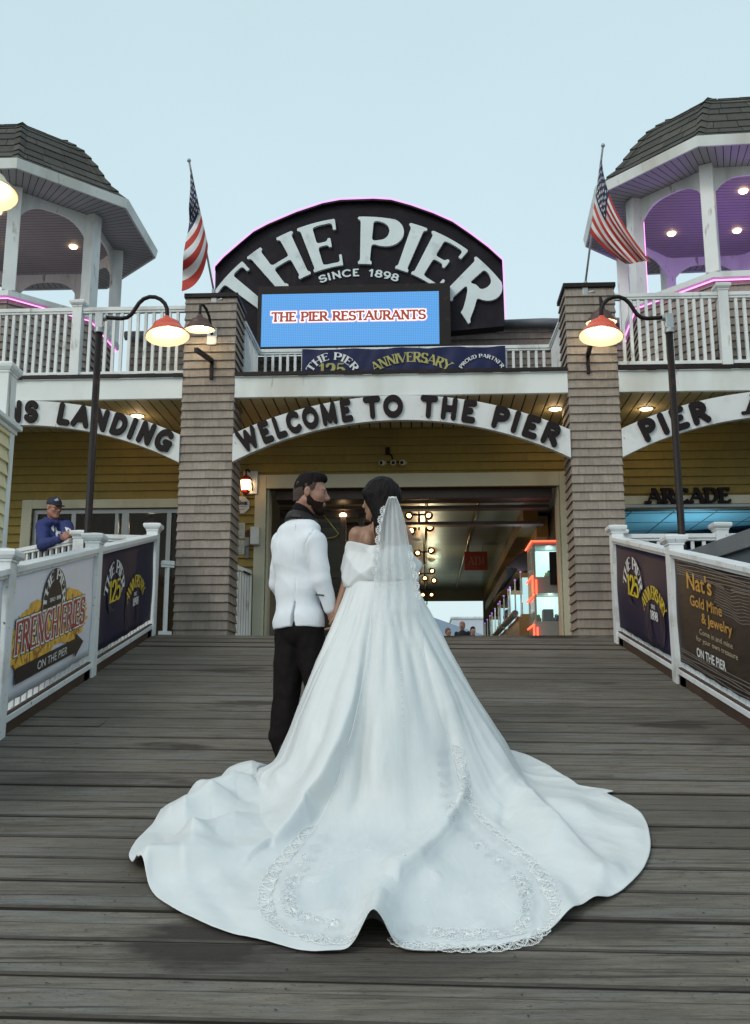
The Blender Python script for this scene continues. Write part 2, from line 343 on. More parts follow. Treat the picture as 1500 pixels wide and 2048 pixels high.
def contour(D, xs, ys):
    ins = D < 0; nx, ny = D.shape; V = []; Fc = []; B = []
    c = ins[:-1, :-1].astype(int)+ins[1:, :-1]+ins[1:, 1:]+ins[:-1, 1:]
    for j in range(ny-1):
        i = 0
        while i < nx-1:
            if c[i, j] == 4:
                i0 = i
                while i < nx-1 and c[i, j] == 4 and i-i0 < 3: i += 1
                n = len(V); V += [(xs[i0], ys[j]), (xs[i], ys[j]), (xs[i], ys[j+1]), (xs[i0], ys[j+1])]; Fc.append((n, n+1, n+2, n+3)); continue
            if c[i, j] > 0:
                cs = [(i, j), (i+1, j), (i+1, j+1), (i, j+1)]; poly = []; cross = []
                for k in range(4):
                    a, b = cs[k], cs[(k+1) % 4]; da, db = D[a], D[b]
                    if da < 0: poly.append((xs[a[0]], ys[a[1]]))
                    if (da < 0) != (db < 0):
                        t = da/(da-db); p = (xs[a[0]]+t*(xs[b[0]]-xs[a[0]]), ys[a[1]]+t*(ys[b[1]]-ys[a[1]]))
                        cross.append((len(poly), da < 0)); poly.append(p)
                n = len(V); V += poly; Fc.append(tuple(range(n, n+len(poly))))
                for q, (idx, out) in enumerate(cross):
                    if out: B.append((n+idx, n+cross[(q+1) % len(cross)][0]))
            i += 1
    return np.array(V).reshape(-1, 2), Fc, B
def extrude2d(mb, V2, Fc, B, mp, depth=0.):
    """mp(V2, d) -> 3-D points, d = how far the face stands out"""
    P = mp(V2, depth); n = len(mb.v); mb.add(P, Fc)
    if depth:
        Q = mp(V2, 0.); mb.v.extend([tuple(q) for q in Q]); k = len(V2)
        mb.f.extend([(n+a, n+k+a, n+k+b, n+b) for a, b in B])
def layout(s, style, track=.1, space=.42, xs=1.):
    out = []; x = 0
    for ch in s:
        if ch == ' ': x += space; continue
        w_ = GL[ch][0]*(.92 if STY[style][5] else 1); out.append((ch, x*xs)); x += w_+track+(STY[style][0] if STY[style][5] else 0)
    return out, (x-track)*xs
def plane_map(o, ux, uy, nrm):
    o, ux, uy, nrm = [np.array(q, float) for q in (o, ux, uy, nrm)]
    return lambda P, d: o + P[:, 0:1]*ux + P[:, 1:2]*uy + d*nrm
def text(mbs, s, style, size, o, ux, uy, nrm, arc=None, width=None, off=0., depth=0., lift=0., h=.035, track=.1, align='c', rigid=False, space=.42):
    """mbs: an MB, or a list that gets one MB per letter. arc=(radius of the baseline, middle angle deg, clockwise positive). width: total run."""
    L, tot = layout(s, style, track, space); k = (width/size/tot) if width else 1.
    pm = plane_map(np.array(o, float)+lift*np.array(nrm, float), ux, uy, nrm)
    x0 = {'c': -tot/2, 'l': 0, 'r': -tot}[align]
    for ch, x in L:
        V, Fc, B, wd = glyph_poly(ch, style, off, h)
        if len(V) == 0: continue
        P = np.stack([(V[:, 0]+x+x0)*k*size, V[:, 1]*size], 1)
        if arc:
            r0, am = arc
            if rigid:
                xc = (x+x0+wd/2)*k*size; a = xc/r0+math.radians(am); q = P.copy(); q[:, 0] -= xc
                P = np.stack([q[:, 0]*math.cos(a)+(r0+q[:, 1])*math.sin(a), -q[:, 0]*math.sin(a)+(r0+q[:, 1])*math.cos(a)], 1)
            else:
                a = P[:, 0]/r0+math.radians(am); P = np.stack([(r0+P[:, 1])*np.sin(a), (r0+P[:, 1])*np.cos(a)], 1)
        mb = mbs
        if isinstance(mbs, list): mb = MB(); mbs.append(mb)
        extrude2d(mb, P, Fc, B, pm, depth)
    return mbs
def bfont(s, size, bold=0., extrude=0.):
    """Blender's built-in face as 2-D polygons: baseline-left at 0, cap height = size"""
    c = bpy.data.curves.new('t', 'FONT'); c.body = s; c.size = size/.70; c.offset = bold; c.fill_mode = 'FRONT'
    o = bpy.data.objects.new('t', c); COL.objects.link(o); bpy.context.view_layer.update()
    me = bpy.data.meshes.new_from_object(o.evaluated_get(bpy.context.evaluated_depsgraph_get()))
    V = np.zeros(len(me.vertices)*3); me.vertices.foreach_get('co', V); V = V.reshape(-1, 3)[:, :2]
    Fc = [tuple(p.vertices) for p in me.polygons]
    bpy.data.objects.remove(o); bpy.data.curves.remove(c); bpy.data.meshes.remove(me); return V, Fc
def btext(mb, s, size, o, ux, uy, nrm, bold=0., width=None, align='c', lift=0.):
    V, Fc = bfont(s, size, bold); wd = V[:, 0].max()-V[:, 0].min(); V = V-np.array([V[:, 0].min(), 0])
    if width: V[:, 0] *= width/wd; wd = width
    V[:, 0] -= {'c': wd/2, 'l': 0, 'r': wd}[align]
    mb.add(plane_map(np.array(o, float)+lift*np.array(nrm, float), ux, uy, nrm)(V, 0), Fc); return mb
def flatpoly(mb, pts, o, ux, uy, nrm, lift=0., h=None):
    V = np.array(pts, float); n = len(mb.v)
    from mathutils.geometry import tessellate_polygon
    tri = tessellate_polygon([[Vector((p[0], p[1], 0)) for p in pts]])
    mb.add(plane_map(np.array(o, float)+lift*np.array(nrm, float), ux, uy, nrm)(V, 0), tri); return mb
def prismpoly(mb, pts, o, ux, uy, nrm, d0, d1):
    from mathutils.geometry import tessellate_polygon
    pm = plane_map(o, ux, uy, nrm); V = np.array(pts, float); tri = tessellate_polygon([[Vector((p[0], p[1], 0)) for p in pts]])
    k = len(pts); A = pm(V, d1); Bk = pm(V, d0)
    mb.add(list(A)+list(Bk), list(tri)+[tuple(k+i for i in t[::-1]) for t in tri]+[(i, (i+1) % k, k+(i+1) % k, k+i) for i in range(k)]); return mb
# ------------------------------------------------------------------ bodies: smooth distance fields -> one continuous surface
class Body:
    def __init__(s, h=.006, k=.03): s.ops = []; s.h = h; s.k = k
    def rc(s, a, b, ra, rb, k=None, op='u', n=None, amp=0):
        a = np.array(a, float); b = np.array(b, float); R = max(ra, rb)
        def f(X, Y, Z):
            d = b-a; L2 = d@d+1e-12; t = np.clip(((X-a[0])*d[0]+(Y-a[1])*d[1]+(Z-a[2])*d[2])/L2, 0, 1)
            return np.sqrt((X-a[0]-t*d[0])**2+(Y-a[1]-t*d[1])**2+(Z-a[2]-t*d[2])**2)-(ra+(rb-ra)*t)
        s.ops.append((f, np.minimum(a, b)-R, np.maximum(a, b)+R, s.k if k is None else k, op)); return s
    def chain(s, pts, rs, k=None):
        for i in range(len(pts)-1): s.rc(pts[i], pts[i+1], rs[i], rs[i+1], k)
        return s
    def ell(s, c, r, A=None, k=None, op='u'):
        c = np.array(c, float); r = np.array(r, float); A = np.eye(3) if A is None else np.array(A, float); R = r.max()
        def f(X, Y, Z):
            x, y, z = X-c[0], Y-c[1], Z-c[2]
            p = [(A[i, 0]*x+A[i, 1]*y+A[i, 2]*z)/r[i] for i in range(3)]
            k0 = np.sqrt(p[0]**2+p[1]**2+p[2]**2)+1e-9; k1 = np.sqrt((p[0]/r[0])**2+(p[1]/r[1])**2+(p[2]/r[2])**2)+1e-9
            return k0*(k0-1)/k1
        s.ops.append((f, c-R, c+R, s.k if k is None else k, op)); return s
    def fn(s, f, lo, hi, k=0, op='u'): s.ops.append((f, np.array(lo, float), np.array(hi, float), k, op)); return s
    def mesh(s, smooth=2, post=None):
        h = s.h; U = [o for o in s.ops if o[4] == 'u']
        lo = np.min([o[1] for o in U], 0)-4*h; hi = np.max([o[2] for o in U], 0)+4*h
        n = np.ceil((hi-lo)/h).astype(int)+1; D = np.full(n, .2, np.float32); ax = [lo[i]+h*np.arange(n[i]) for i in range(3)]
        for f, a, b, k, op in s.ops:
            m = max(k, 0)+4*h
            i0 = np.clip(np.floor((a-m-lo)/h).astype(int), 0, n-1); i1 = np.clip(np.ceil((b+m-lo)/h).astype(int)+1, 1, n)
            if np.any(i1 <= i0): continue
            sl_ = tuple(slice(i0[q], i1[q]) for q in range(3))
            d = f(ax[0][sl_[0]][:, None, None], ax[1][sl_[1]][None, :, None], ax[2][sl_[2]][None, None, :]); c = D[sl_]
            if op == 'u': D[sl_] = smin(c, d, k) if k > 0 else np.minimum(c, d)
            elif op == 's': D[sl_] = -smin(-c, d, k) if k > 0 else np.maximum(c, -d)
            elif op == 'i': D[sl_] = np.maximum(c, d)
        V, Q = nets(D, lo, h)
        for _ in range(smooth): V = relax(V, Q)
        return V, Q
def nets(D, lo, h):
    ins = D < 0; n = D.shape
    cn = np.zeros(tuple(q-1 for q in n), np.int8)
    for a in (0, 1):
        for b in (0, 1):
            for c in (0, 1): cn += ins[a:n[0]-1+a, b:n[1]-1+b, c:n[2]-1+c]
    act = np.argwhere((cn > 0) & (cn < 8)); idx = -np.ones(cn.shape, np.int32); idx[tuple(act.T)] = np.arange(len(act))
    S = np.zeros((len(act), 3)); W = np.zeros(len(act))
    for axis in range(3):
        o1, o2 = [q for q in range(3) if q != axis]
        for a in (0, 1):
            for b in (0, 1):
                p = act.copy(); p[:, o1] += a; p[:, o2] += b; q = p.copy(); q[:, axis] += 1
                d0 = D[tuple(p.T)]; d1 = D[tuple(q.T)]; m = (d0 < 0) != (d1 < 0); t = np.where(m, d0/np.where(m, d0-d1, 1), 0)
                pt = p.astype(float); pt[:, axis] += t; S += pt*m[:, None]; W += m
    V = lo+h*S/W[:, None]; Q = []
    for axis in range(3):
        o1, o2 = (axis+1) % 3, (axis+2) % 3
        s0 = [slice(None)]*3; s1 = [slice(None)]*3; s0[axis] = slice(0, n[axis]-1); s1[axis] = slice(1, n[axis])
        e = np.argwhere(ins[tuple(s0)] != ins[tuple(s1)]); e = e[(e[:, o1] > 0) & (e[:, o2] > 0) & (e[:, o1] < n[o1]-1) & (e[:, o2] < n[o2]-1)]
        fl = ins[tuple(e.T)]; c = []
        for a, b in ((1, 1), (0, 1), (0, 0), (1, 0)):
            q = e.copy(); q[:, o1] -= a; q[:, o2] -= b; c.append(idx[tuple(q.T)])
        c = np.stack(c, 1); c[~fl] = c[~fl][:, ::-1]; Q.append(c)
    return V, np.concatenate(Q)
def relax(V, Q, lam=.5):
    S = np.zeros_like(V); W = np.zeros(len(V))
    for a, b in ((0, 1), (1, 2), (2, 3), (3, 0)):
        np.add.at(S, Q[:, a], V[Q[:, b]]); np.add.at(S, Q[:, b], V[Q[:, a]]); np.add.at(W, Q[:, a], 1); np.add.at(W, Q[:, b], 1)
    return V*(1-lam)+lam*S/np.maximum(W, 1)[:, None]
def grid_faces(nu, nv, wrap=False):
    i, j = np.meshgrid(np.arange(nu if wrap else nu-1), np.arange(nv-1), indexing='ij'); i2 = (i+1) % nu
    return np.stack([i*nv+j, i2*nv+j, i2*nv+j+1, i*nv+j+1], -1).reshape(-1, 4)
def rotm(f, u=(0, 0, 1)):
    """rows: forward, left, up"""
    f = np.array(f, float); f /= np.linalg.norm(f); l = np.cross(np.array(u, float), f); l /= np.linalg.norm(l); return np.stack([f, l, np.cross(f, l)])
# ================================================================== SETTING
def wood_mat():
    m = mat('weathered_decking', (.150, .133, .110), .85, .36, 3.0, 1.0, 14, island=.16, stretch=(1.7, 14, 14), detail=15, spec=.3,
            dirt=[((.175, .18, .18), 1.6, .50, .80, (1.2, 5, 5)), ((.06, .054, .046), 3.0, .55, .80, (1.1, 12, 12)), ((.045, .039, .033), 1.0, .58, .68, (.9, 44, 44)), ((.19, .18, .165), 1.3, .60, .72, (1.1, 40, 40)), ((.05, .044, .038), 60, .62, .74, (1, 1.6, 1.6)), ((.095, .084, .070), .8, .50, .72, (.8, 1.8, 1.8)), ((.038, .03, .026), 20, .67, .73, (.6, 2.4, 2.4)), ((.055, .045, .038), 1.1, .62, .70, (1.0, 2.2, 2.2))])
    n = m.node_tree.nodes; L = m.node_tree.links; p = n['Principled BSDF']; src = p.inputs['Base Color'].links[0].from_socket; tc = n.new('ShaderNodeTexCoord')
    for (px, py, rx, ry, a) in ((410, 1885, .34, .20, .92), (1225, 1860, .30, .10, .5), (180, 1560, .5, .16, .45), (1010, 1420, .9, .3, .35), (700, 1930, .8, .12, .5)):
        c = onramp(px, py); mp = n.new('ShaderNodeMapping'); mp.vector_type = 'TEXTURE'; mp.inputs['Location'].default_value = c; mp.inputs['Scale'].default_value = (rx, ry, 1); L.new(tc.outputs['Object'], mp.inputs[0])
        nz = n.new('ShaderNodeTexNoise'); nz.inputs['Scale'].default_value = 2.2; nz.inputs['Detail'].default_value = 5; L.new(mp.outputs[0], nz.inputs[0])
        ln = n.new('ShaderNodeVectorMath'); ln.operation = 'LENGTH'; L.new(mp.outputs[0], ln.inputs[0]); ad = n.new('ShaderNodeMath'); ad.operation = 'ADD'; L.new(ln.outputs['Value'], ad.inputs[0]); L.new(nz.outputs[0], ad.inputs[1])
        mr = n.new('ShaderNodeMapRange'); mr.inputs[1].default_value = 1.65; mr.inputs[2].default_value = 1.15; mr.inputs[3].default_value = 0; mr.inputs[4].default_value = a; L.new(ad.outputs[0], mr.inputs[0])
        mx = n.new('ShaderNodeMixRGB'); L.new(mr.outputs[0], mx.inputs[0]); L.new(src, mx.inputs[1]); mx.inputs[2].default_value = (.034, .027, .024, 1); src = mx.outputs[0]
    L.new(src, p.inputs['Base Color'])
    return m
M['ramp'] = wood_mat()
rmp = MB(); edge = []; pitch = .2645; nrow = 52
for k in range(nrow):
    ya, yb = -k*pitch-.0055-rnd.random()*.004, -(k+1)*pitch+.0055
    xa, xb = -2.80, 2.88
    joint = [xa, xb]
    if rnd.random() < .06: joint = [xa, rnd.uniform(-2, 2), xb]
    for j in range(len(joint)-1):
        P = []; dz = rnd.uniform(-.003, .003); tw = rnd.uniform(-.003, .003)
        n = 14
        xs = np.linspace(joint[j]+(.002 if j else 0), joint[j+1], n)
        wob = np.cumsum([rnd.uniform(-.0009, .0009) for _ in range(n)])
        W_ = ya-yb; gr = rnd.uniform(.3, .7); gw = .006 if rnd.random() < .7 else .0015
        cr_ = [0, .013/W_, gr, gr+gw/W_, 1-.013/W_, 1]; N = len(rmp.v); nc = 6
        for q, x in enumerate(xs):
            wq = [rnd.uniform(-.004, .004) for _ in range(2)]; row = []
            for c_, f in enumerate(cr_):
                y = ya+(yb-ya)*f+wob[q]*.8+(wq[0] if c_ in (1,) else wq[1] if c_ in (4,) else 0); p = F2W([x, y, 0])
                row.append((p[0], p[1], SL*p[1]+dz+tw*(1-2*f)+wob[q]*.6-(.004 if c_ in (0, 5) else 0)))
            rmp.v.extend(row); rmp.v.extend([(v_[0], v_[1], v_[2]-.06) for v_ in (row[0], row[-1])])
        for q in range(n-1):
            a_ = N+q*(nc+2); b2 = a_+nc+2
            for c_ in range(nc-1):
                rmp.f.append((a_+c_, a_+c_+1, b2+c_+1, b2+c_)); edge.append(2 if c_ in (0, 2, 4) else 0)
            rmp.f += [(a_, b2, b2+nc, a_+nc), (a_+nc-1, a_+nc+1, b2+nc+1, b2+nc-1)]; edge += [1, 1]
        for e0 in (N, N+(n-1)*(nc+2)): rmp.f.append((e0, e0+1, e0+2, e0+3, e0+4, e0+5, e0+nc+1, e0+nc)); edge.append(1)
M['edge'] = mat('gap_shade_edge', (.022, .018, .015), .95, .3, 6); M['edge2'] = mat('worn_seam_shade_edge', (.058, .050, .042), .92, .45, 5, .5, 30, stretch=(2, 12, 12))  # gap shade painted into side faces; top strips mix wear with painted seam shade
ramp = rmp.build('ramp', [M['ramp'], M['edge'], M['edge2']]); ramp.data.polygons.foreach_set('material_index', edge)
tag(ramp, 'weathered grey wooden ramp of wide planks rising to the entrance', 'ramp', kind='structure')
nl = MB()
for k in range(nrow):
    for x in (-2.35, -1.55, -.75, .05, .85, 1.65, 2.45):
        for f in (.25, .75):
            p = F2W([x+rnd.uniform(-.02, .02), -(k+f)*pitch, 0]); z = SL*p[1]+.0055; r = .0045; nl.add([(p[0]+r*math.cos(t), p[1]+r*math.sin(t), z+SL*r*math.sin(t)) for t in np.linspace(0, 2*math.pi, 7)[:-1]], [tuple(range(6))])
o = nl.build('ramp_nails', M['edge']); tag(o, 'dark nail heads in rows on the ramp planks', 'nails', kind='stuff')
u = MB(); P = [F2W([x, y, 0]) for x, y in ((-2.78, 0), (2.86, 0), (2.86, -13.7), (-2.78, -13.7))]
u.hexa([(p[0], p[1], SL*p[1]-.16) for p in P]+[(p[0], p[1], SL*p[1]-.075) for p in P]); o = u.build('ramp_gap_backing', M['dark']); tag(o, 'dark sheet added beneath the wooden ramp to blacken the plank gaps', 'ramp', kind='structure')  # dark sheet added so the gaps between planks read as black shade
g = MB(); g.add([(-900, -900, -.62), (900, -900, -.62), (900, 900, -.62), (-900, 900, -.62)], [(0, 1, 2, 3)])
tag(g.build('ground', M['asph']), 'flat sandy ground around the pier', 'ground', kind='structure')
d = MB(); d.add([F2W(q) for q in ((-9, .004, -.3), (9, .004, -.3), (9, 19, -.3), (-9, 19, -.3), (-9, .004, 0), (9, .004, 0), (9, 19, 0), (-9, 19, 0))], MB.BF)
tag(d.build('pier_deck', M['ramp']), 'level wooden deck of the pier at the top of the ramp', 'deck', kind='structure')

# ================================================================== shingles
def shingles(mb, o, ux, uy, n, W, H, e=.107, wr=(.09, .24), openings=(), t0=.025, t1=.003, gap=.0018):
    o, ux, uy, n = [np.array(q, float) for q in (o, ux, uy, n)]
    c = int(math.ceil(H/e))
    for r in range(c):
        za, zb = r*e, min((r+1)*e, H); J = [0]; x = rnd.uniform(.03, wr[1])
        while x < W-.03: J.append(x); x += rnd.uniform(*wr)
        J.append(W)
        cuts = sorted({za, zb} | {z for q in openings for z in q[2:4] if za < z < zb})
        for a, b in zip(cuts[:-1], cuts[1:]):
            free = [(0, W)]
            for (ox0, ox1, oz0, oz1) in openings:
                if oz0 < (a+b)/2 < oz1:
                    nf = []
                    for s, t in free:
                        if ox0 > s: nf.append((s, min(t, ox0)))
                        if ox1 < t: nf.append((max(s, ox1), t))
                    free = [q for q in nf if q[1]-q[0] > .004]
            for s, t in free:
                for j in range(len(J)-1):
                    xa, xb = max(J[j]+gap/2, s), min(J[j+1]-gap/2, t)
                    if xb-xa < .004: continue
                    ta = t0+(t1-t0)*(a-za)/e; tb = t0+(t1-t0)*(b-za)/e; lo = rnd.uniform(0, .004) if a == za else 0
                    A = o+ux*xa+uy*(a-lo); B_ = o+ux*xb+uy*(a-lo); C_ = o+ux*xb+uy*b; D_ = o+ux*xa+uy*b
                    k = len(mb.v); mb.v.extend([tuple(q) for q in (A, B_, C_, D_, A+n*ta, B_+n*ta, C_+n*tb, D_+n*tb)])
                    mb.f += [(k+4, k+5, k+6, k+7), (k, k+1, k+5, k+4), (k, k+4, k+7, k+3), (k+1, k+2, k+6, k+5)]
XL0, XL1, XR0, XR1 = -2.385, -1.745, 2.325, 2.925      # the two entrance columns
YF, YW, ZS, ZD = .30, 1.75, 2.94, 3.235                # front plane, wall plane, soffit, drip edge
bld = Thing('pier_building', 'ochre shingled entrance building of the pier with arched signs and a roof deck', 'building', (.3, 1.75, 0), frame='F')
def column(x0, x1, top):
    m = MB(); c = MB(); w_ = x1-x0; y1 = YF+.55
    c.box(x0+.012, x1-.012, YF+.012, y1-.012, 0, top-.06); core = c.build('column', M['taupe'], bld)
    shingles(m, (x0, YF+.012, 0), (1, 0, 0), (0, 0, 1), (0, -1, 0), w_, top-.06)
    shingles(m, (x0+.012, y1, 0), (0, -1, 0), (0, 0, 1), (-1, 0, 0), .55, top-.06)
    shingles(m, (x1-.012, YF, 0), (0, 1, 0), (0, 0, 1), (1, 0, 0), .55, top-.06)
    m.build('shingle_cladding', M['taupe'], (bld, core))
    k = MB(); k.box(x0-.02, x1+.02, YF-.03, y1+.02, top-.058, top); k.build('cap', M['blackmetal'], (bld, core), bevel=.006)
column(XL0, XL1, 4.30); column(XR0, XR1, 4.34)
for x in (-6.9, 6.95): column(x, x+.6, 4.3)
# --- ground-floor walls with openings
W0, W1 = -6.9, 7.5
ops = [(-4.74-W0, -2.5-W0, 0, 1.86), (-1.545-W0, 2.37-W0, 0, 2.11), (3.05-W0, 6.9-W0, 0, 1.78)]
m = MB(); shingles(m, (W0, YW, 0), (1, 0, 0), (0, 0, 1), (0, -1, 0), W1-W0, ZS-.004, e=.117, wr=(.5, 1.6), openings=ops, t0=.032); m.build('siding', M['yellow'], bld)
b = MB()
for x0, x1, z0, z1 in ((W0, -4.74, 0, ZS), (-4.74, -2.5, 1.86, ZS), (-2.5, -1.545, 0, ZS), (-1.545, 2.37, 2.11, ZS), (2.37, 3.05, 0, ZS), (3.05, 6.9, 1.78, ZS), (6.9, W1, 0, ZS)):
    b.box(x0, x1, YW+.001, YW+.14, z0, z1-.002)
b.build('wall', M['halldark'], bld)
# --- soffit boards, upper deck slab, fascias, drip edge
m = MB(); x = -7.2
while x < 7.3: m.box(x+.009, x+.132, YF+.06, YW-.004, ZS, ZS+.018); x += .141
m.build('soffit', M['soffit'], bld)
m = MB(); m.box(-8, 8, YF+.07, 9, ZS+.03, ZD-.02); m.build('upper_deck', M['dark'], bld)
for x0, x1 in ((-6.3, XL0-.004), (XL1+.004, XR0-.004), (XR1+.004, 6.94)):
    m = MB(); m.box(x0, x1, YF, YF+.055, ZS-.004, ZD-.045); m.box(x0, x1, YF-.016, YF+.05, ZD-.044, ZD-.026); m.build('fascia', M['fascia'], bld, bevel=.004)
    m = MB(); n = int((x1-x0)/.11)
    for i in range(n):
        a = x0+(x1-x0)*i/n; c = x0+(x1-x0)*(i+1)/n; q = rnd.uniform(0, .012)
        m.box(a, c, YF-.035-q*.5, YF+.3, ZD-.024-q, ZD+.012+rnd.uniform(0, .006))
    m.build('drip_edge', M['blackmetal'], bld)
# --- door frame, roll-up door box, hall behind
m = MB(); m.box(-1.70, -1.547, YW-.035, YW+.05, 0, 2.30); m.box(2.372, 2.545, YW-.035, YW+.05, 0, 2.30); m.box(-1.546, 2.371, YW-.034, YW+.05, 2.112, 2.299)
m.box(-1.546, -1.515, YW+.02, YW+.3, 0, 2.111); m.box(2.345, 2.371, YW+.02, YW+.3, 0, 2.111); m.build('door_frame', M['cream'], bld, bevel=.005)
m = MB(); m.box(-1.45, 2.3, YW+.16, YW+.5, 1.99, 2.3)
for z in (1.93, 1.80): m.box(-1.45, 2.3, YW+.55+(1.93-z)*4, YW+.75+(1.93-z)*4, z, z+.045)
m.build('roll_up_door', mat('brown_roller', (.06, .042, .035), .5, .2, 4), bld, bevel=.01)
HC = 2.35
m = MB(); m.box(-2.6, 3.2, YW+.5, 15.3, HC, HC+.1); m.build('hall_ceiling', M['hallceil'], bld)
m = MB(); m.box(-2.4, -2.25, YW+.14, 15.3, 0, HC); m.box(2.62, 2.75, YW+.14, 15.3, 0, HC-.004); m.build('hall_wall', M['halldark'], bld)
m = MB(); m.box(-2.25, .05, 15.2, 15.3, 0, HC); m.box(2.15, 2.62, 15.2, 15.3, 0, HC); m.box(.05, 2.15, 15.2, 15.3, 2.05, HC-.004); m.build('hall_end_wall', mat('olive_board', (.055, .045, .022), .6, .2, 3), bld)
m = MB(); m.box(2.16, 2.40, 4.4, 15.15, 2.1, 2.34); m.build('ceiling_beam', mat('ochre_beam', (.16, .10, .03), .5, .2, 3), bld)
for k in range(5):
    y = 4.8+k*2.1; m = MB(); m.box(2.41, 2.60, y, y+1.95, 1.95, 2.30); m.build('wood_panel', M['hallwood'], bld)
for x in (.62, 1.42): 
    m = MB(); m.tube([(x, 3.2, HC-.03), (x, 15.1, HC-.03)], .022, 8); m.build('conduit', mat('brass_conduit_%d' % int(x*10), (.20, .17, .10), .35, .1, 4, metal=.6), bld, smooth=True)
# left glazed partition with dark frame and a brass curved handle
m = MB()
for x0, x1, z0, z1 in ((-1.45, -1.38, 0, 1.9), (-.60, -.52, 0, 1.9), (-1.45, .1, 1.83, 1.93), (-.34, -.27, 0, 1.9), (.02, .1, 0, 1.9), (-1.38, -.6, .98, 1.06)): m.box(x0, x1, 2.38, 2.44, z0, z1)
m.build('partition_frame', M['halldark'], bld)
m = MB(); m.box(-1.38, -.6, 2.405, 2.415, .02, 1.83); m.build('partition_glass', M['glass'], bld)
m = MB(); pts = [(-.83, 2.34, 1.86), (-.72, 2.34, 1.72), (-.62, 2.34, 1.59), (-.66, 2.34, 1.55), (-.78, 2.34, 1.53), (-1.0, 2.34, 1.55)]; m.tube(pts, .009, 6); m.build('handle_cord', M['palegold'], bld, smooth=True)
# --- left shop front
m = MB(); m.box(-4.88, -4.742, YW-.04, YW+.04, 0, 1.985); m.box(-4.741, XL0+.3, YW-.039, YW+.04, 1.862, 1.984); m.build('shop_front_frame', M['cream'], bld, bevel=.005)
m = MB()
for a, c in ((-4.74, -4.68), (-4.212, -4.151), (-3.61, -3.566), (-3.517, -3.421), (-2.90, -2.84), (-2.56, -2.5)): m.box(a, c, YW+.03, YW+.09, 0, 1.80)
m.box(-4.74, -2.5, YW+.028, YW+.1, 1.80, 1.858); m.box(-4.74, -2.5, YW+.032, YW+.088, .0, .1); m.build('shop_front_mullion', M['alu'], bld)
m = MB(); m.box(-4.68, -2.56, YW+.058, YW+.064, .1, 1.8); m.build('shop_front_glass', M['glass'], bld)
m = MB(); m.box(-5.2, -2.42, 4.2, 4.3, 0, 2.6); m.box(-5.3, -5.2, YW+.14, 4.2, 0, 2.6); m.box(-5.2, -2.42, YW+.14, 4.2, 2.45, 2.55); m.build('shop_room', mat('dim_shop_wall', (.10, .075, .05), .7, .3, 2), bld)
# --- arcade opening: pale trim, grey shutter rail, blue-lit room
m = MB(); m.box(XR1+.02, 6.94, YW-.04, YW+.02, 1.845, 1.955); m.build('arcade_trim', M['cream'], bld)
m = MB(); m.box(XR1+.02, 6.94, YW-.05, YW+.1, 1.79, 1.842); m.build('shutter_rail', M['alu'], bld, bevel=.01)
m = MB(); m.box(2.9, 7.4, YW+.16, 9.4, 2.05, 2.1); ac = m.build('arcade_ceiling', mat('pale_blue_ceiling', (.45, .66, .74), .35, .12, 1.2), bld)
m = MB()
for k in range(7): m.box(3.0+k*.62, 3.012+k*.62, YW+.2, 9.3, 2.042, 2.049)
for k in range(9): m.box(2.9, 7.3, 2.6+k*.75, 2.612+k*.75, 2.041, 2.048)
m.build('ceiling_grid', M['greymetal'], (bld, ac))
m = MB(); m.box(2.8, 2.9, YW+.16, 9.4, 0, 2.04); m.box(2.9, 7.4, 9.4, 9.5, 0, 2.04); m.box(7.4, 7.5, YW+.16, 9.4, 0, 2.04); m.build('arcade_wall', mat('teal_wall', (.12, .26, .27), .6, .3, 1.5), bld)
m = MB(); m.add([(4.5, 4.4, 1.52), (7.2, 3.6, 1.86), (7.2, 8.0, 1.86), (4.5, 8.0, 1.52), (4.5, 4.4, 1.62), (7.2, 3.6, 2.03), (7.2, 8.0, 2.03), (4.5, 8.0, 1.62)], MB.BF); m.build('sloping_bulkhead', mat('violet_board', (.10, .11, .20), .5, .2, 2), bld)
lamp('arcade_ceiling_light', F2W((4.6, 3.6, 1.15)), 34, (.35, .78, 1)); lamp('arcade_room_light', F2W((5.6, 6.4, 1.2)), 22, (.5, .8, 1))
# --- parapet wall of the roof deck with a grey gutter
m = MB(); b = MB()
for x0, x1, yy, z1 in ((-4.05, -2.1, 3.45, 4.93), (.9, 5.0, 3.45, 5.03), (-2.0, .8, 3.4, 4.6)):
    b.box(x0, x1, yy+.002, yy+.15, ZD, z1); shingles(m, (x0, yy, ZD), (1, 0, 0), (0, 0, 1), (0, -1, 0), x1-x0, z1-ZD)
b.build('parapet', M['taupe'], bld); m.build('parapet_shingles', M['taupe'], bld)
for pts in ([(-4.1, 3.36, 4.97), (-2.2, 3.36, 4.97)], [(1.85, 3.36, 5.05), (2.45, 3.35, 5.06), (2.9, 3.36, 5.05)], [(2.9, 3.36, 5.05), (4.1, 3.36, 5.05)]):
    m = MB(); m.tube(pts, .072, 10); m.build('gutter', M['greymetal'], bld, smooth=True)

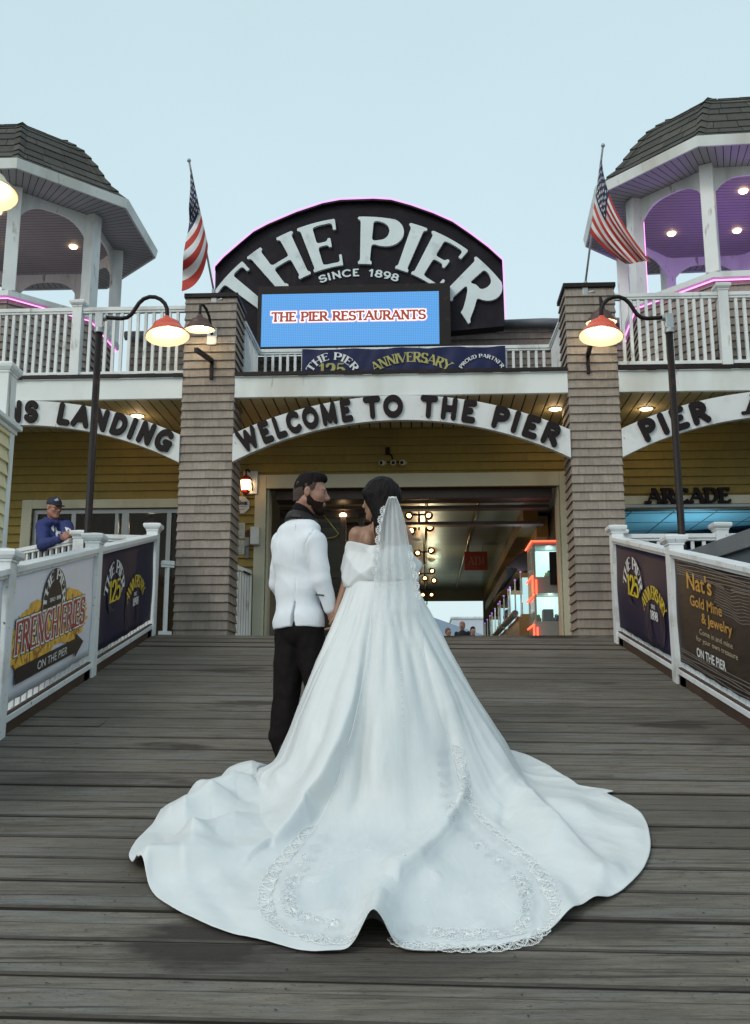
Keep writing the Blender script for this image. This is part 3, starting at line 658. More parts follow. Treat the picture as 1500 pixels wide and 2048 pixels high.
# ================================================================== generic railings
def cap_post(T, x, y, z0, z1, w_=.12, m='white', name='post', rot=None):
    b = MB(); h = w_/2; b.box(x-h, x+h, y-h, y+h, z0, z1-.085); b.box(x-h-.008, x+h+.008, y-h-.008, y+h+.008, z1-.105, z1-.085); p = b.build(name, M[m], T, bevel=.004)
    k = MB(); 
    def ring(q, z): return [(x-q, y-q, z), (x+q, y-q, z), (x+q, y+q, z), (x-q, y+q, z)]
    V = ring(h+.012, z1-.084)+ring(h+.032, z1-.06)+ring(h+.036, z1-.035)+ring(h+.03, z1-.02)+ring(.01, z1)
    Fc = [(0, 3, 2, 1)]+[(4*i+j, 4*i+(j+1) % 4, 4*i+4+(j+1) % 4, 4*i+4+j) for i in range(4) for j in range(4)]+[(16, 17, 18, 19)]
    k.add(V, Fc); k.build('post_cap', M[m], (T, p)); return p
def rail_run(T, a, b, top, bot, pitch=.11, bw=.036, m='white', balusters=True, rw=.075, rh=.05):
    """a, b: base points of the run; top/bot: heights of the rails above the base; runs may slope"""
    a, b = np.array(a, float), np.array(b, float); L = np.linalg.norm((b-a)[:2])
    up = np.array([0, 0, 1.])
    r = MB(); r.beam(a+up*(top-rh/2), b+up*(top-rh/2), rw, rh); r.beam(a+up*(top-rh-.014), b+up*(top-rh-.014), rw*.7, .03); r.build('top_rail', M[m], T, bevel=.005)
    r = MB(); r.beam(a+up*(bot+.02), b+up*(bot+.02), rw*.72, .045); r.build('bottom_rail', M[m], T, bevel=.004)
    if balusters:
        n = max(1, int(round(L/pitch))-1); d = (b-a)/L; sd = np.array([-d[1], d[0], 0])
        for i in range(n):
            p = a+(b-a)*(i+1)/(n+1); h = bw/2; u_ = np.array([d[0], d[1], 0]); u_ /= np.linalg.norm(u_)
            q = MB(); c = [p-u_*h-sd*h, p+u_*h-sd*h, p+u_*h+sd*h, p-u_*h+sd*h]; z0, z1 = p[2]+bot+.035, p[2]+top-rh-.02
            q.hexa([(k[0], k[1], z0) for k in c]+[(k[0], k[1], z1) for k in c]); q.build('baluster', M[m], T)
RB = ZD+.03
T = Thing('balcony_railing', 'white balcony railing above the arched sign ending in LANDING', 'railing', (-4.6, YF+.07, ZD), 'balcony railings', 'F')
for a, c in ((-6.25, -5.19), (-5.07, -3.83), (-3.71, XL0-.01)): rail_run(T, (a, YF+.07, ZD), (c, YF+.07, ZD), 4.165-ZD, .035, .099)
for x in (-5.13, -3.77): cap_post(T, x, YF+.07, ZD-.02, 4.27)
T = Thing('balcony_railing', 'white balcony railing above the arched sign reading PIER', 'railing', (4.9, YF+.07, ZD), 'balcony railings', 'F')
for a, c in ((XR1+.01, 4.19), (4.31, 5.5), (5.62, 6.9)): rail_run(T, (a, YF+.07, ZD), (c, YF+.07, ZD), 4.215-ZD, .06, .099)
for x in (4.25, 5.56): cap_post(T, x, YF+.07, ZD-.02, 4.33)
T = Thing('balcony_railing', 'set-back white railing under the blue screen, carrying the blue banner', 'railing', (.3, 1.95, ZD), 'balcony railings', 'F')
rail_run(T, (-1.74, 1.95, ZD), (2.36, 1.95, ZD), 4.165-ZD, .06, .105)
rail_run(T, (-1.76, .87, ZD), (-1.74, 1.93, ZD), 4.165-ZD, .06, .1); rail_run(T, (2.38, .87, ZD), (2.36, 1.93, ZD), 4.165-ZD, .06, .1)

# ================================================================== arched signs in the three bays
def arch_board(T, cx, half):
    R1, R0, zc = 4.71, 4.40, 2.925-4.71; n = 48; V = []; mb = MB()
    a1 = math.asin(half/R1); a0 = math.asin(half/R0)
    for i in range(n+1):
        t = -1+2*i/n
        for R, a in ((R0, a0), (R1, a1)):
            x = cx+R*math.sin(a*t); z = zc+R*math.cos(a*t)
            V += [(x, YF-.03, z), (x, YF+.045, z)]
    Fc = []
    for i in range(n):
        k = 4*i; Fc += [(k, k+4, k+6, k+2), (k+1, k+3, k+7, k+5), (k, k+1, k+5, k+4), (k+2, k+6, k+7, k+3)]
    Fc += [(0, 2, 3, 1), (4*n, 4*n+1, 4*n+3, 4*n+2)]; mb.add(V, Fc); mb.build('board', M['signwhite'], T); return zc
def letters(T, mbs, m, nm='letter', bevel=0):
    for q in mbs: q.build(nm, M[m], T, bevel=bevel)
UX, UZ, NF = (1, 0, 0), (0, 0, 1), (0, -1, 0)
def arch_word(T, cx, zc, s, size, r0, a0, a1, style='round'):
    am = (a0+a1)/2; letters(T, text([], s, style, size, (cx, YF-.031, zc), UX, UZ, NF, arc=(r0, am), width=math.radians(a1-a0)*r0, depth=.03, h=.04, rigid=True, track=.09, space=.5), 'letterdark')
T = Thing('arched_sign', 'white arched sign reading WELCOME TO THE PIER over the entrance', 'sign', (.29, YF, 2.6), 'arched bay signs', 'F'); zc = arch_board(T, .29, 2.03)
arch_word(T, .29, zc, 'WELCOME', .285, 4.425, -25.0, -6.9); arch_word(T, .29, zc, 'TO', .285, 4.425, -5.2, .9); arch_word(T, .29, zc, 'THE', .285, 4.425, 3.4, 12.1); arch_word(T, .29, zc, 'PIER', .285, 4.425, 14.3, 25.2)
T = Thing('arched_sign', 'white arched sign ending in LANDING over the shop windows', 'sign', (-4.42, YF, 2.6), 'arched bay signs', 'F'); arch_board(T, -4.42, 2.03)
arch_word(T, -4.42, zc, 'NS', .285, 4.425, -1.4, 3.7); arch_word(T, -4.42, zc, 'LANDING', .285, 4.425, 6.6, 25.6)
T = Thing('arched_sign', 'white arched sign beginning with PIER over the arcade', 'sign', (4.95, YF, 2.6), 'arched bay signs', 'F'); arch_board(T, 4.95, 2.02)
arch_word(T, 4.95, zc, 'PIER', .285, 4.425, -23.0, -12.0); arch_word(T, 4.95, zc, 'AR', .24, 4.44, -7.0, -1.2, 'slab')
# --- ARCADE
T = Thing('arcade_lettering', 'dark brown slab serif letters spelling ARCADE on the trim over the lit opening', 'sign', (4.04, YW-.05, 1.84), frame='F')
letters(T, text([], 'ARCADE', 'slab', .205, (4.045, YW-.05, 1.845), UX, UZ, NF, width=1.06, depth=.045, h=.03, track=.14), 'letterdark')

# ================================================================== the big sign
SY = 2.7
out = [(-2.533, 4.4), (-2.555, 5.739), (-2.425, 5.897), (-2.178, 6.126), (-1.979, 6.303), (-1.762, 6.424), (-1.326, 6.614), (-.922, 6.75), (-.652, 6.798), (-.146, 6.804), (.123, 6.779), (.425, 6.68), (.758, 6.544), (1.056, 6.392), (1.318, 6.188), (1.578, 5.968), (1.787, 5.75), (1.796, 4.76)]
T = Thing('rooftop_sign', 'tall dark domed rooftop sign reading THE PIER SINCE 1898', 'sign', (-.38, SY, 4.4), frame='F')
m = MB(); prismpoly(m, out, (0, SY, 0), UX, UZ, NF, -.22, 0); m.build('panel', M['navy'], T)
m = MB(); 
for i in range(1, len(out)-2):
    a, c = out[i], out[i+1]; m.beam((a[0], SY-.03, a[1]), (c[0], SY-.03, c[1]), .1, .03)
m.build('edge_trim', M['blackmetal'], T)
m = MB(); pts = [(x, SY-.09, z+.022) for x, z in out[1:-1]]+[(1.81, SY-.06, 4.85)]; m.tube([(-2.565, SY-.06, 5.1)]+pts, .013, 6); m.build('neon_tube', M['pale_pink'], T)
for x in (-2.1, -1.4, -.7, 0, .7, 1.3):
    z1 = np.interp(x, [p[0] for p in out[1:-1]], [p[1] for p in out[1:-1]]); m = MB(); m.box(x, x+.006, SY-.004, SY+.002, 4.8, z1-.03); m.build('seam', M['dark'], T)
c0 = (-.375, SY-.002, 3.93)
def big(s, a0, a1):
    r0, size = 1.84, .77; letters(T, text([], s, 'windsor', size, c0, UX, UZ, NF, arc=(r0, (a0+a1)/2), width=math.radians(a1-a0)*r0, depth=.05, h=.022, track=.17), 'letterwhite')
big('THE', -57.5, -7.6); big('PIER', .8, 59)
def small(s, a0, a1, r0=1.655, size=.122): letters(T, text([], s, 'sans', size, c0, UX, UZ, NF, arc=(r0, (a0+a1)/2), width=math.radians(a1-a0)*r0, depth=.02, h=.05, rigid=True, track=.2), 'letterwhite')
small('SINCE', -20.0, .5); small('1898', 5.5, 20.3)
# --- LED screen
def ledmat():
    m = bpy.data.materials.new('led_pixels'); m.use_nodes = True; n = m.node_tree.nodes; L = m.node_tree.links; p = n['Principled BSDF']
    p.inputs['Base Color'].default_value = (.01, .01, .012, 1); p.inputs['Roughness'].default_value = .5
    tc = n.new('ShaderNodeTexCoord'); mp = n.new('ShaderNodeMapping'); mp.inputs['Scale'].default_value = (38, 38, 38); L.new(tc.outputs['Object'], mp.inputs[0])
    fr = n.new('ShaderNodeVectorMath'); fr.operation = 'FRACTION'; L.new(mp.outputs[0], fr.inputs[0]); sp = n.new('ShaderNodeSeparateXYZ'); L.new(fr.outputs[0], sp.inputs[0])
    def pulse(s):
        a = n.new('ShaderNodeMath'); a.operation = 'SUBTRACT'; a.inputs[1].default_value = .5; L.new(s, a.inputs[0]); b = n.new('ShaderNodeMath'); b.operation = 'ABSOLUTE'; L.new(a.outputs[0], b.inputs[0])
        c = n.new('ShaderNodeMapRange'); c.inputs[1].default_value = .5; c.inputs[2].default_value = .33; c.inputs[3].default_value = .0; c.inputs[4].default_value = 1; L.new(b.outputs[0], c.inputs[0]); return c.outputs[0]
    mu = n.new('ShaderNodeMath'); mu.operation = 'MULTIPLY'; L.new(pulse(sp.outputs[0]), mu.inputs[0]); L.new(pulse(sp.outputs[2]), mu.inputs[1])
    mr = n.new('ShaderNodeMapRange'); mr.inputs[3].default_value = .52; mr.inputs[4].default_value = 1.02; L.new(mu.outputs[0], mr.inputs[0])
    p.inputs['Emission Color'].default_value = (.10, .40, .90, 1); L.new(mr.outputs[0], p.inputs['Emission Strength']); return m
T = Thing('led_screen', 'glowing blue LED screen reading THE PIER RESTAURANTS below the domed sign', 'screen', (-.5, SY-.2, 4.4), frame='F')
m = MB(); m.box(-1.86, .99, SY-.20, SY-.03, 4.40, 5.37); m.build('housing', M['blackmetal'], T)
sc0, sc1 = fp(524, 589, SY-.204), fp(879, 688, SY-.204)
m = MB(); m.add([(sc0[0], SY-.204, sc1[2]), (sc1[0], SY-.204, sc1[2]), (sc1[0], SY-.204, sc0[2]), (sc0[0], SY-.204, sc0[2])], [(0, 1, 2, 3)]); m.build('display', ledmat(), T)
for off, mm, lf in ((.17, emis('led_halo', (.55, .50, .95), .95), .004), (.10, emis('led_white', (1, .86, .82), 1.3), .007), (0, emis('led_red', (.42, .03, .008), .8), .010)):
    q = MB(); text(q, 'THE PIER RESTAURANTS', 'pixel', .155, (-.51, SY-.205, 4.80), UX, UZ, NF, width=2.26, off=off, lift=lf, h=.05, track=.13, space=.45); q.build('text', mm, T)
# --- anniversary banner on the set-back railing
T = Thing('banner', 'long blue anniversary banner with gold lettering on the set-back balcony railing', 'banner', (.3, 1.9, 3.8), 'printed banners', 'F')
nu, nv = 60, 14; V = []
rip = lambda x, z: .012*math.sin(x*7+z*5)+.010*math.sin(x*17-z*9+1)+.014*math.sin((x+z)*4)
for i in range(nu):
    for j in range(nv):
        x = -1.11+2.83*i/(nu-1); z = 3.42+.725*j/(nv-1)-.018*math.sin(math.pi*i/(nu-1)*4)**2*(j/(nv-1)); V.append((x, 1.895-abs(rip(x, z))*.8, z))
mkmesh('cloth', V, grid_faces(nu, nv), M['vinylnavy2'], T, True)
BY = 1.868
def onb(name, mm, *a, **k): q = MB(); text(q, *a, **k); q.build(name, M[mm], T)
onb('print', 'inkwhite', 'THE PIER', 'clarendon', .11, (-.68, BY, 3.665), UX, UZ, NF, arc=(.31, 0), width=.31*math.radians(128), h=.05, track=.16)
onb('print', 'palegold', '125', 'clarendon', .19, (-.69, BY, 3.735), UX, UZ, NF, width=.36, h=.05)
onb('print', 'palegold', 'ANNIVERSARY', 'clarendon', .145, (.415, BY, 2.98), UX, UZ, NF, arc=(.945, 0), width=1.06, h=.05, track=.08)
onb('print', 'inkwhite', 'PROUD PARTNER', 'clarendon', .055, (1.388, BY, 3.66), UX, UZ, NF, arc=(.31, 0), width=.31*math.radians(120), h=.09, track=.14)

# ================================================================== gazebo turrets
def gazebo(cx, cy, R, rot, label, purple, lights):
    T = Thing('gazebo', label, 'gazebo', (cx, cy, ZD), 'rooftop gazebos', 'F')
    an = [math.radians(22.5+45*k+rot) for k in range(8)]
    pt = lambda r, k, z: np.array([cx+r*math.cos(an[k % 8]), cy+r*math.sin(an[k % 8]), z])
    ZE = 6.2
    # base wall
    b = MB(); V = [pt(1.5, k, z) for z in (ZD, 4.60) for k in range(8)]; b.add(V, [(k, (k+1) % 8, 8+(k+1) % 8, 8+k) for k in range(8)]); base = b.build('base_wall', M['taupe'], T)
    m = MB()
    for k in range(8):
        p, q = pt(1.5, k, ZD), pt(1.5, k+1, ZD); L = np.linalg.norm(q-p); ux = (q-p)/L; n = np.cross(ux, (0, 0, 1.))
        if n[1] < .5: shingles(m, p, ux, (0, 0, 1), n, L, 1.36)
    m.build('shingle_cladding', M['taupe'], (T, base))
    m = MB(); V = [pt(r, k, z) for (r, z) in ((1.40, 4.60), (1.60, 4.60), (1.60, 4.68), (1.40, 4.68)) for k in range(8)]
    Fc = [(8*a+k, 8*a+(k+1) % 8, 8*((a+1) % 4)+(k+1) % 8, 8*((a+1) % 4)+k) for a in range(4) for k in range(8)]; m.add(V, Fc); m.build('ledge', M['white'], T)
    m = MB(); m.tube([pt(1.56, k, 4.575) for k in range(9)], .008 if not purple else .010, 6, cap=False); m.build('neon_tube', M['pink'], T)
    m = MB(); V = [pt(1.38, k, 4.62) for k in range(8)]; m.add(V, [tuple(range(8))]); m.build('floor', M['white'], T)
    # posts, arched brackets, frieze
    for k in range(8):
        m = MB(); c = pt(1.5, k, 0); a = an[k]; d = np.array([math.cos(a), math.sin(a), 0]); s = np.array([-d[1], d[0], 0]); h = .085
        q = [c-d*h-s*h, c+d*h-s*h, c+d*h+s*h, c-d*h+s*h]; m.hexa([(p[0], p[1], 4.68) for p in q]+[(p[0], p[1], ZE-.005) for p in q]); m.build('post', M['white'], T, bevel=.006)
    for k in range(8):
        m = MB(); p, q = pt(1.47, k, 0), pt(1.47, k+1, 0); L = np.linalg.norm(q-p); ux = (q-p)/L; n = np.cross(ux, (0, 0, 1.)); pts = [(0.09, 0), (.09, -.36)]
        for i in range(13): t = i/12; x = .10+(L-.2)*t; pts.append((x, -.13-.20*abs(2*t-1)**3.2))
        pts += [(L-.09, -.36), (L-.09, 0)]; prismpoly(m, pts, (p[0], p[1], ZE-.004), ux, (0, 0, 1), n, -.03, .0); m.build('arched_bracket', M['white'], T)
    # soffit of narrow boards (inner octagon + eaves) and fascia
    def soffit(r0, r1, z, nm, mm, split):
        m = MB()
        for k in range(8):
            for i in range(split):
                t0, t1 = i/split, (i+.90)/split
                if r0 > 0:   # boards run outwards
                    A = pt(r0, k, z)*(1-t0)+pt(r0, k+1, z)*t0; B_ = pt(r0, k, z)*(1-t1)+pt(r0, k+1, z)*t1; C_ = pt(r1, k, z)*(1-t1)+pt(r1, k+1, z)*t1; D_ = pt(r1, k, z)*(1-t0)+pt(r1, k+1, z)*t0
                    m.add([A, B_, C_, D_], [(0, 1, 2, 3)])
        return m.build(nm, mm, T)
    soffit(1.40, R-.02, ZE, 'eaves_soffit', M['greysoffit'], 15)
    m = MB(); V = [pt(R-.01, k, ZE+.02) for k in range(8)]; m.add(V, [tuple(range(8))]); m.build('soffit_backing', M['dark'], T)
    m = MB(); y = -1.5; ring = [pt(1.46, k, 0) for k in range(8)]
    while y < 1.5:
        xs = []
        for yy in (y, y+.072):
            s = []
            for k in range(8):
                a, c = ring[k]-[cx, cy, 0], ring[(k+1) % 8]-[cx, cy, 0]
                if (a[1]-yy)*(c[1]-yy) < 0: t = (yy-a[1])/(c[1]-a[1]); s.append(a[0]+t*(c[0]-a[0]))
            xs.append(sorted(s))
        if all(len(s) == 2 for s in xs): m.add([(cx+xs[0][0], cy+y, ZE-.006), (cx+xs[0][1], cy+y, ZE-.006), (cx+xs[1][1], cy+y+.072, ZE-.006), (cx+xs[1][0], cy+y+.072, ZE-.006)], [(0, 1, 2, 3)])
        y += .08
    m.build('ceiling_boards', mat('gazebo_ceiling', (.26, .245, .25), .6, .08, 3), T)
    m = MB(); V = [pt(r, k, z) for (r, z) in ((R-.03, ZE-.012), (R, ZE-.012), (R+.03, ZE+.12), (R-.03, ZE+.12)) for k in range(8)]; m.add(V, Fc); m.build('fascia', M['fascia'], T)
    # bell-shaped shingled roof
    prof = [(R*.975, 6.315), (R*.81, 6.66), (R*.71, 6.96), (R*.59, 7.26), (R*.43, 7.53), (R*.15, 7.745), (.05, 7.76)]
    L = [0]
    for a, c in zip(prof[:-1], prof[1:]): L.append(L[-1]+math.hypot(c[0]-a[0], c[1]-a[1]))
    nC = 12; cs = np.linspace(0, L[-1], nC+1); rr = np.interp(cs, L, [p[0] for p in prof]); zz = np.interp(cs, L, [p[1] for p in prof])
    core = MB(); V = [pt(r-.01, k, z-.012) for r, z in prof for k in range(8)]; core.add(V, [(8*a+k, 8*a+(k+1) % 8, 8*a+8+(k+1) % 8, 8*a+8+k) for a in range(len(prof)-1) for k in range(8)]); roof = core.build('roof', M['roof'], T)
    m = MB()
    for c in range(nC):
        for k in range(8):
            A, B_, C_, D_ = pt(rr[c], k, zz[c]), pt(rr[c], k+1, zz[c]), pt(rr[c+1], k+1, zz[c+1]), pt(rr[c+1], k, zz[c+1])
            n = np.cross(B_-A, D_-A); n /= np.linalg.norm(n); W_ = np.linalg.norm(B_-A); J = [0]; x = rnd.uniform(.1, .4)
            while x < W_-.05: J.append(x/W_); x += rnd.uniform(.28, .42)
            J.append(1)
            for j in range(len(J)-1):
                s, t = J[j]+.004/W_, J[j+1]-.004/W_; dr = rnd.choice((0, 0, .012, .02)); th = .020
                a0 = A+(B_-A)*s; b0 = A+(B_-A)*t; c0_ = D_+(C_-D_)*t; d0 = D_+(C_-D_)*s; dn = (a0-d0)/np.linalg.norm(a0-d0)*dr
                i = len(m.v); m.v.extend([tuple(q) for q in (a0+dn, b0+dn, c0_, d0, a0+dn+n*th, b0+dn+n*th, c0_+n*.006, d0+n*.006)])
                m.f += [(i+4, i+5, i+6, i+7), (i, i+1, i+5, i+4), (i, i+4, i+7, i+3), (i+1, i+2, i+6, i+5)]
    for k in range(8):  # hip caps
        for c in range(nC-1):
            p, q = pt(rr[c]+.02, k, zz[c]+.012), pt(rr[c+1]+.02, k, zz[c+1]+.012); a = an[k]; s = np.array([-math.sin(a), math.cos(a), 0])*.07*(1 if rr[c] > .4 else .5); d = np.array([math.cos(a), math.sin(a), .5])*.018
            i = len(m.v); m.v.extend([tuple(x_) for x_ in (p-s-d*.8, p+d*1.6, p+s-d*.8, q-s-d*1.6, q+d*.4, q+s-d*1.6)]); m.f += [(i, i+1, i+4, i+3), (i+1, i+2, i+5, i+4), (i, i+2, i+1)]
    m.build('roof_shingles', M['roof'], (T, roof)); m = MB(); m.tube([(cx, cy, 7.75), (cx, cy, 7.87)], .02, 6); m.build('finial', M['blackmetal'], T)
    # downlights
    for lx, ly in lights:
        m = MB(); m.lathe((lx, ly, ZE-.035), [(0, 0), (.05, 0), (.062, .02)], 14); m.build('downlight', M['downlight'], T, True)
    for k in range(8):   # neon loops standing at the posts
        m = MB(); p = pt(1.40, k, 4.69); a = an[k]; s = np.array([-math.sin(a), math.cos(a), 0])*.055; H = 1.25 if purple else .28
        if purple and k not in (4, 5, 6): H = .45
        pts = [p-s, p-s+[0, 0, H-.05], p-s*.7+[0, 0, H-.015], p+[0, 0, H], p+s*.7+[0, 0, H-.015], p+s+[0, 0, H-.05], p+s]
        m.tube(pts, .010, 6); m.build('neon_loop', M['pink'], T)
    lamp('gazebo_neon_glow', F2W((cx, cy, 5.0)), 24 if purple else 2.6, (.40, .08, 1.0) if purple else (.9, .45, .8), None, .4)
    return T
gazebo(-5.55, 2.38, 2.09, 0, 'octagonal rooftop gazebo with unlit grey ceiling, behind the railing over LANDING', False, [(-4.78, 2.72), (-5.72, 2.62), (-5.5, 1.6)])
gazebo(4.97, 2.22, 2.07, -3, 'octagonal rooftop gazebo glowing purple inside, behind the railing over the arcade', True, [(4.32, 2.72), (5.27, 2.67), (5.0, 1.5)])
# ================================================================== ramp fences and their banners
FX = {-1: -2.57, 1: 2.66}
PY = {-1: [4.72, 6.88, 9.04, 11.42], 1: [4.40, 6.58, 8.78, 10.86]}
def rp(x, y, v=0): return np.array([x, y, SL*y+v])
def fence(sd, label):
    X = FX[sd]; ys = PY[sd]; T = Thing('ramp_fence', label, 'fence', rp(X, 8), 'white fences along the ramp')
    for y in ys: cap_post(T, X, y, SL*y-.1, SL*y+1.30, .13, 'fencewhite')
    for a, c in zip(ys[:-1], ys[1:]):
        A, B_ = rp(X, a+.06), rp(X, c-.06)
        rail_run(T, A, B_, 1.165, .085, .125, .036, 'fencewhite', rw=.15, rh=.045)
        m = MB(); m.beam(rp(X-sd*.03, a+.07, .03), rp(X-sd*.03, c-.07, .03), .03, .22); m.build('kick_board', mat('dark_kick_board', (.05, .028, .018), .7, .3, 4), T)
        m = MB(); 
        for k, y in enumerate((c-.20,)): m.box(X-.045, X+.045, y-.05, y+.10, SL*y-.03, SL*y+.09)
        m.build('rail_block', M['fencewhite'], T)
    return T
fence(-1, 'white ramp fence carrying the french fries banner'); fence(1, 'white ramp fence carrying the gold mine banner')
def banner(sd, y0, y1, v0, v1, m, label, name='banner'):
    """hung on the ramp side of a fence panel; returns the thing and a function that gives a print plane"""
    X = FX[sd]-sd*.040; T = Thing(name, label, 'banner', rp(X, (y0+y1)/2, .6), 'printed banners')
    nu, nv = 40, 14; V = []
    for i in range(nu):
        for j in range(nv):
            a, c = i/(nu-1), j/(nv-1); y = y0+(y1-y0)*a; z = v0+(v1-v0)*c
            sag = .008*math.sin(math.pi*a*6)**2*(1 if j == 0 else 0)
            V.append((X+sd*(.003*math.sin(a*9+c*4)+.003*math.sin(c*8-a*5)+.007), y, SL*y+z+sag))
    o = mkmesh('sheet', V, grid_faces(nu, nv), m, T, True); so_ = o.modifiers.new('thickness', 'SOLIDIFY'); so_.thickness = .002; so_.offset = 0
    ux = np.array([0, -sd, -sd*SL]); N = np.array([-sd, 0, 0.])
    def pr(y, v): return rp(X-sd*.002, y, v)
    for a in np.linspace(.06, .94, 7):
        pass
    return T, ux, N, pr
UP = np.array([0, 0, 1.])
def tx(T, mm, s, sty, size, o, ux, N, name='print', **k): q = MB(); text(q, s, sty, size, o, ux, UP, N, **k); q.build(name, M[mm], T)
def anniv(sd, yA, d, label, y0, y1):
    T, ux, N, pr = banner(sd, y0, y1, .185, 1.10, M['vinylnavy'], label)
    AN = 1.26 if sd < 0 else 1.12; Y = lambda q: yA+d*q     # q runs along the reading direction
    q = MB(); 
    for (cy_, cv, r) in ((.40, .70, .20), (.40, .70, .24), (1.15, .43, .26), (1.15, .43, .30), (1.15, .43, .20)):
        n = 48; V = []
        for i in range(n+1):
            t = 2*math.pi*i/n
            for w_ in (r, r*(1-.10*(1+math.sin(t*2+cy_)))): V.append(pr(Y(cy_), cv)+ux*w_*math.cos(t)+UP*max(w_*math.sin(t), -.20)+N*.0015)
        q.add(V, [(2*i, 2*i+2, 2*i+3, 2*i+1) for i in range(n)])
    q.build('print', mat('faint_blue_ink', (.013, .012, .042), .5, .7, 5), T)
    tx(T, 'inkwhite', 'THE PIER', 'clarendon', .125, pr(Y(.40), .61), ux, N, arc=(.265, 0), width=.265*math.radians(152), lift=.004, h=.05, track=.1)
    tx(T, 'gold', '125', 'clarendon', .215, pr(Y(.40), .595), ux, N, width=.42, lift=.005, h=.04, track=.05)
    tx(T, 'gold', 'ANNIVERSARY', 'clarendon', .13, pr(Y(AN), .195), ux, N, arc=(.45, 0), width=.45*math.radians(92), lift=.004, h=.05, track=.04)
    tx(T, 'inkwhite', 'SINCE', 'clarendon', .04, pr(Y(AN-.01), .555), ux, N, lift=.004, h=.08)
    tx(T, 'inkwhite', '1898', 'clarendon', .085, pr(Y(AN), .452), ux, N, width=.24, lift=.004, h=.05)
    return T
anniv(-1, 9.26, 1, 'navy anniversary banner on the left ramp fence nearest the column', 9.12, 11.33)
anniv(1, 10.50, -1, 'navy anniversary banner on the right ramp fence nearest the column', 8.87, 10.77)
# --- french fries
T, ux, N, pr = banner(-1, 6.97, 8.95, .20, 1.115, M['vinylwhite'], 'white banner with FRENCH FRIES and a black arrow on the ramp fence')
outl = [(6.87+.06, .60), (7.05, .75), (7.20, .80), (7.39, .86), (7.5, .87), (7.72, .80), (8.1, .82), (8.23, .885), (8.42, .84), (8.60, .77), (8.73, .68), (8.76, .57), (8.67, .47), (8.5, .44), (8.3, .42), (8.0, .46), (7.72, .41), (7.48, .385), (7.2, .41), (7.0, .46), (6.92, .53)]
RP = random.Random(3); P0 = pr(7.86, 0); o2 = [(y-7.86, v) for y, v in outl]
jag = []
for i in range(len(o2)):
    a, c = np.array(o2[i]), np.array(o2[(i+1) % len(o2)])
    for t in np.linspace(0, 1, 7)[:-1]: p = a+(c-a)*t; k = 1+RP.uniform(-.05, .06); jag.append((p[0]*k, .62+(p[1]-.62)*k))
q = MB(); flatpoly(q, jag, P0, ux, UP, N, lift=.0015); q.build('print', mat('fried_gold_ink', (.66, .36, .03), .5, .4, 14), T)
q1, q2 = MB(), MB()
def inside(p):
    c = False; n = len(o2)
    for i in range(n):
        (x1, y1), (x2, y2) = o2[i], o2[(i+1) % n]
        if (y1 > p[1]) != (y2 > p[1]) and p[0] < (x2-x1)*(p[1]-y1)/(y2-y1)+x1: c = not c
    return c
for i in range(330):
    p = (RP.uniform(-.95, .9), RP.uniform(.39, .88))
    if not inside(p): continue
    a = RP.choice((.5, .7, 1.9, 2.2))+RP.uniform(-.2, .2); l, w_ = RP.uniform(.03, .075), RP.uniform(.008, .02); c, s = math.cos(a), math.sin(a)
    pts = [(p[0]+u_*c-v*s, p[1]+u_*s+v*c) for u_, v in ((-l, -w_), (l, -w_), (l, w_), (-l, w_))]
    if all(inside(z) for z in pts): flatpoly(q1 if RP.random() < .5 else q2, pts, P0, ux, UP, N, lift=.002+i*.000002)
q1.build('print', mat('pale_fry_ink', (.68, .44, .07), .5, .25, 20), T); q2.build('print', mat('brown_fry_ink', (.33, .13, .008), .5, .3, 20), T)
q = MB(); pts = [(-.31, .775)]+[(-.30*math.cos(t), .80+.275*math.sin(t)) for t in np.linspace(0, math.pi, 24)]+[(.31, .785)]; flatpoly(q, pts, P0, ux, UP, N, lift=.0032); q.build('print', M['vinylblack'], T)
tx(T, 'inkwhite', 'THE PIER', 'clarendon', .085, pr(7.86, .80), ux, N, arc=(.185, 0), width=.185*math.radians(190), lift=.0045, h=.06, track=.1)
q = MB(); text(q, 'SINCE 1898', 'clarendon', .032, pr(7.88, .815), ux, UP, N, lift=.0045, h=.1, width=.26); q.build('print', M['inkwhite'], T)
for off, mm, lf in ((.085, 'vinylblack', .005), (.06, 'inkwhite', .006), (0, 'inkred', .007)):
    tx(T, mm, 'FRENCH FRIES', 'windsor', .235, pr(7.87, .525), ux, N, width=1.62, off=off, lift=lf, h=.04, track=.12, space=.3)
q = MB(); flatpoly(q, [(7.10-7.86, .312), (8.47-7.86, .306), (8.47-7.86, .262), (8.70-7.86, .366), (8.47-7.86, .468), (8.47-7.86, .424), (7.10-7.86, .428)], P0, ux, UP, N, lift=.0065); q.build('print', M['vinylblack'], T)
q = MB(); btext(q, 'ON THE PIER', .062, pr(7.90, .335), ux, UP, N, bold=.0, width=.70, lift=.008); q.build('print', M['inkwhite'], T)
banner(-1, 4.82, 6.79, .20, 1.115, M['vinylwhite'], 'plain white banner cut by the left edge of the photo')
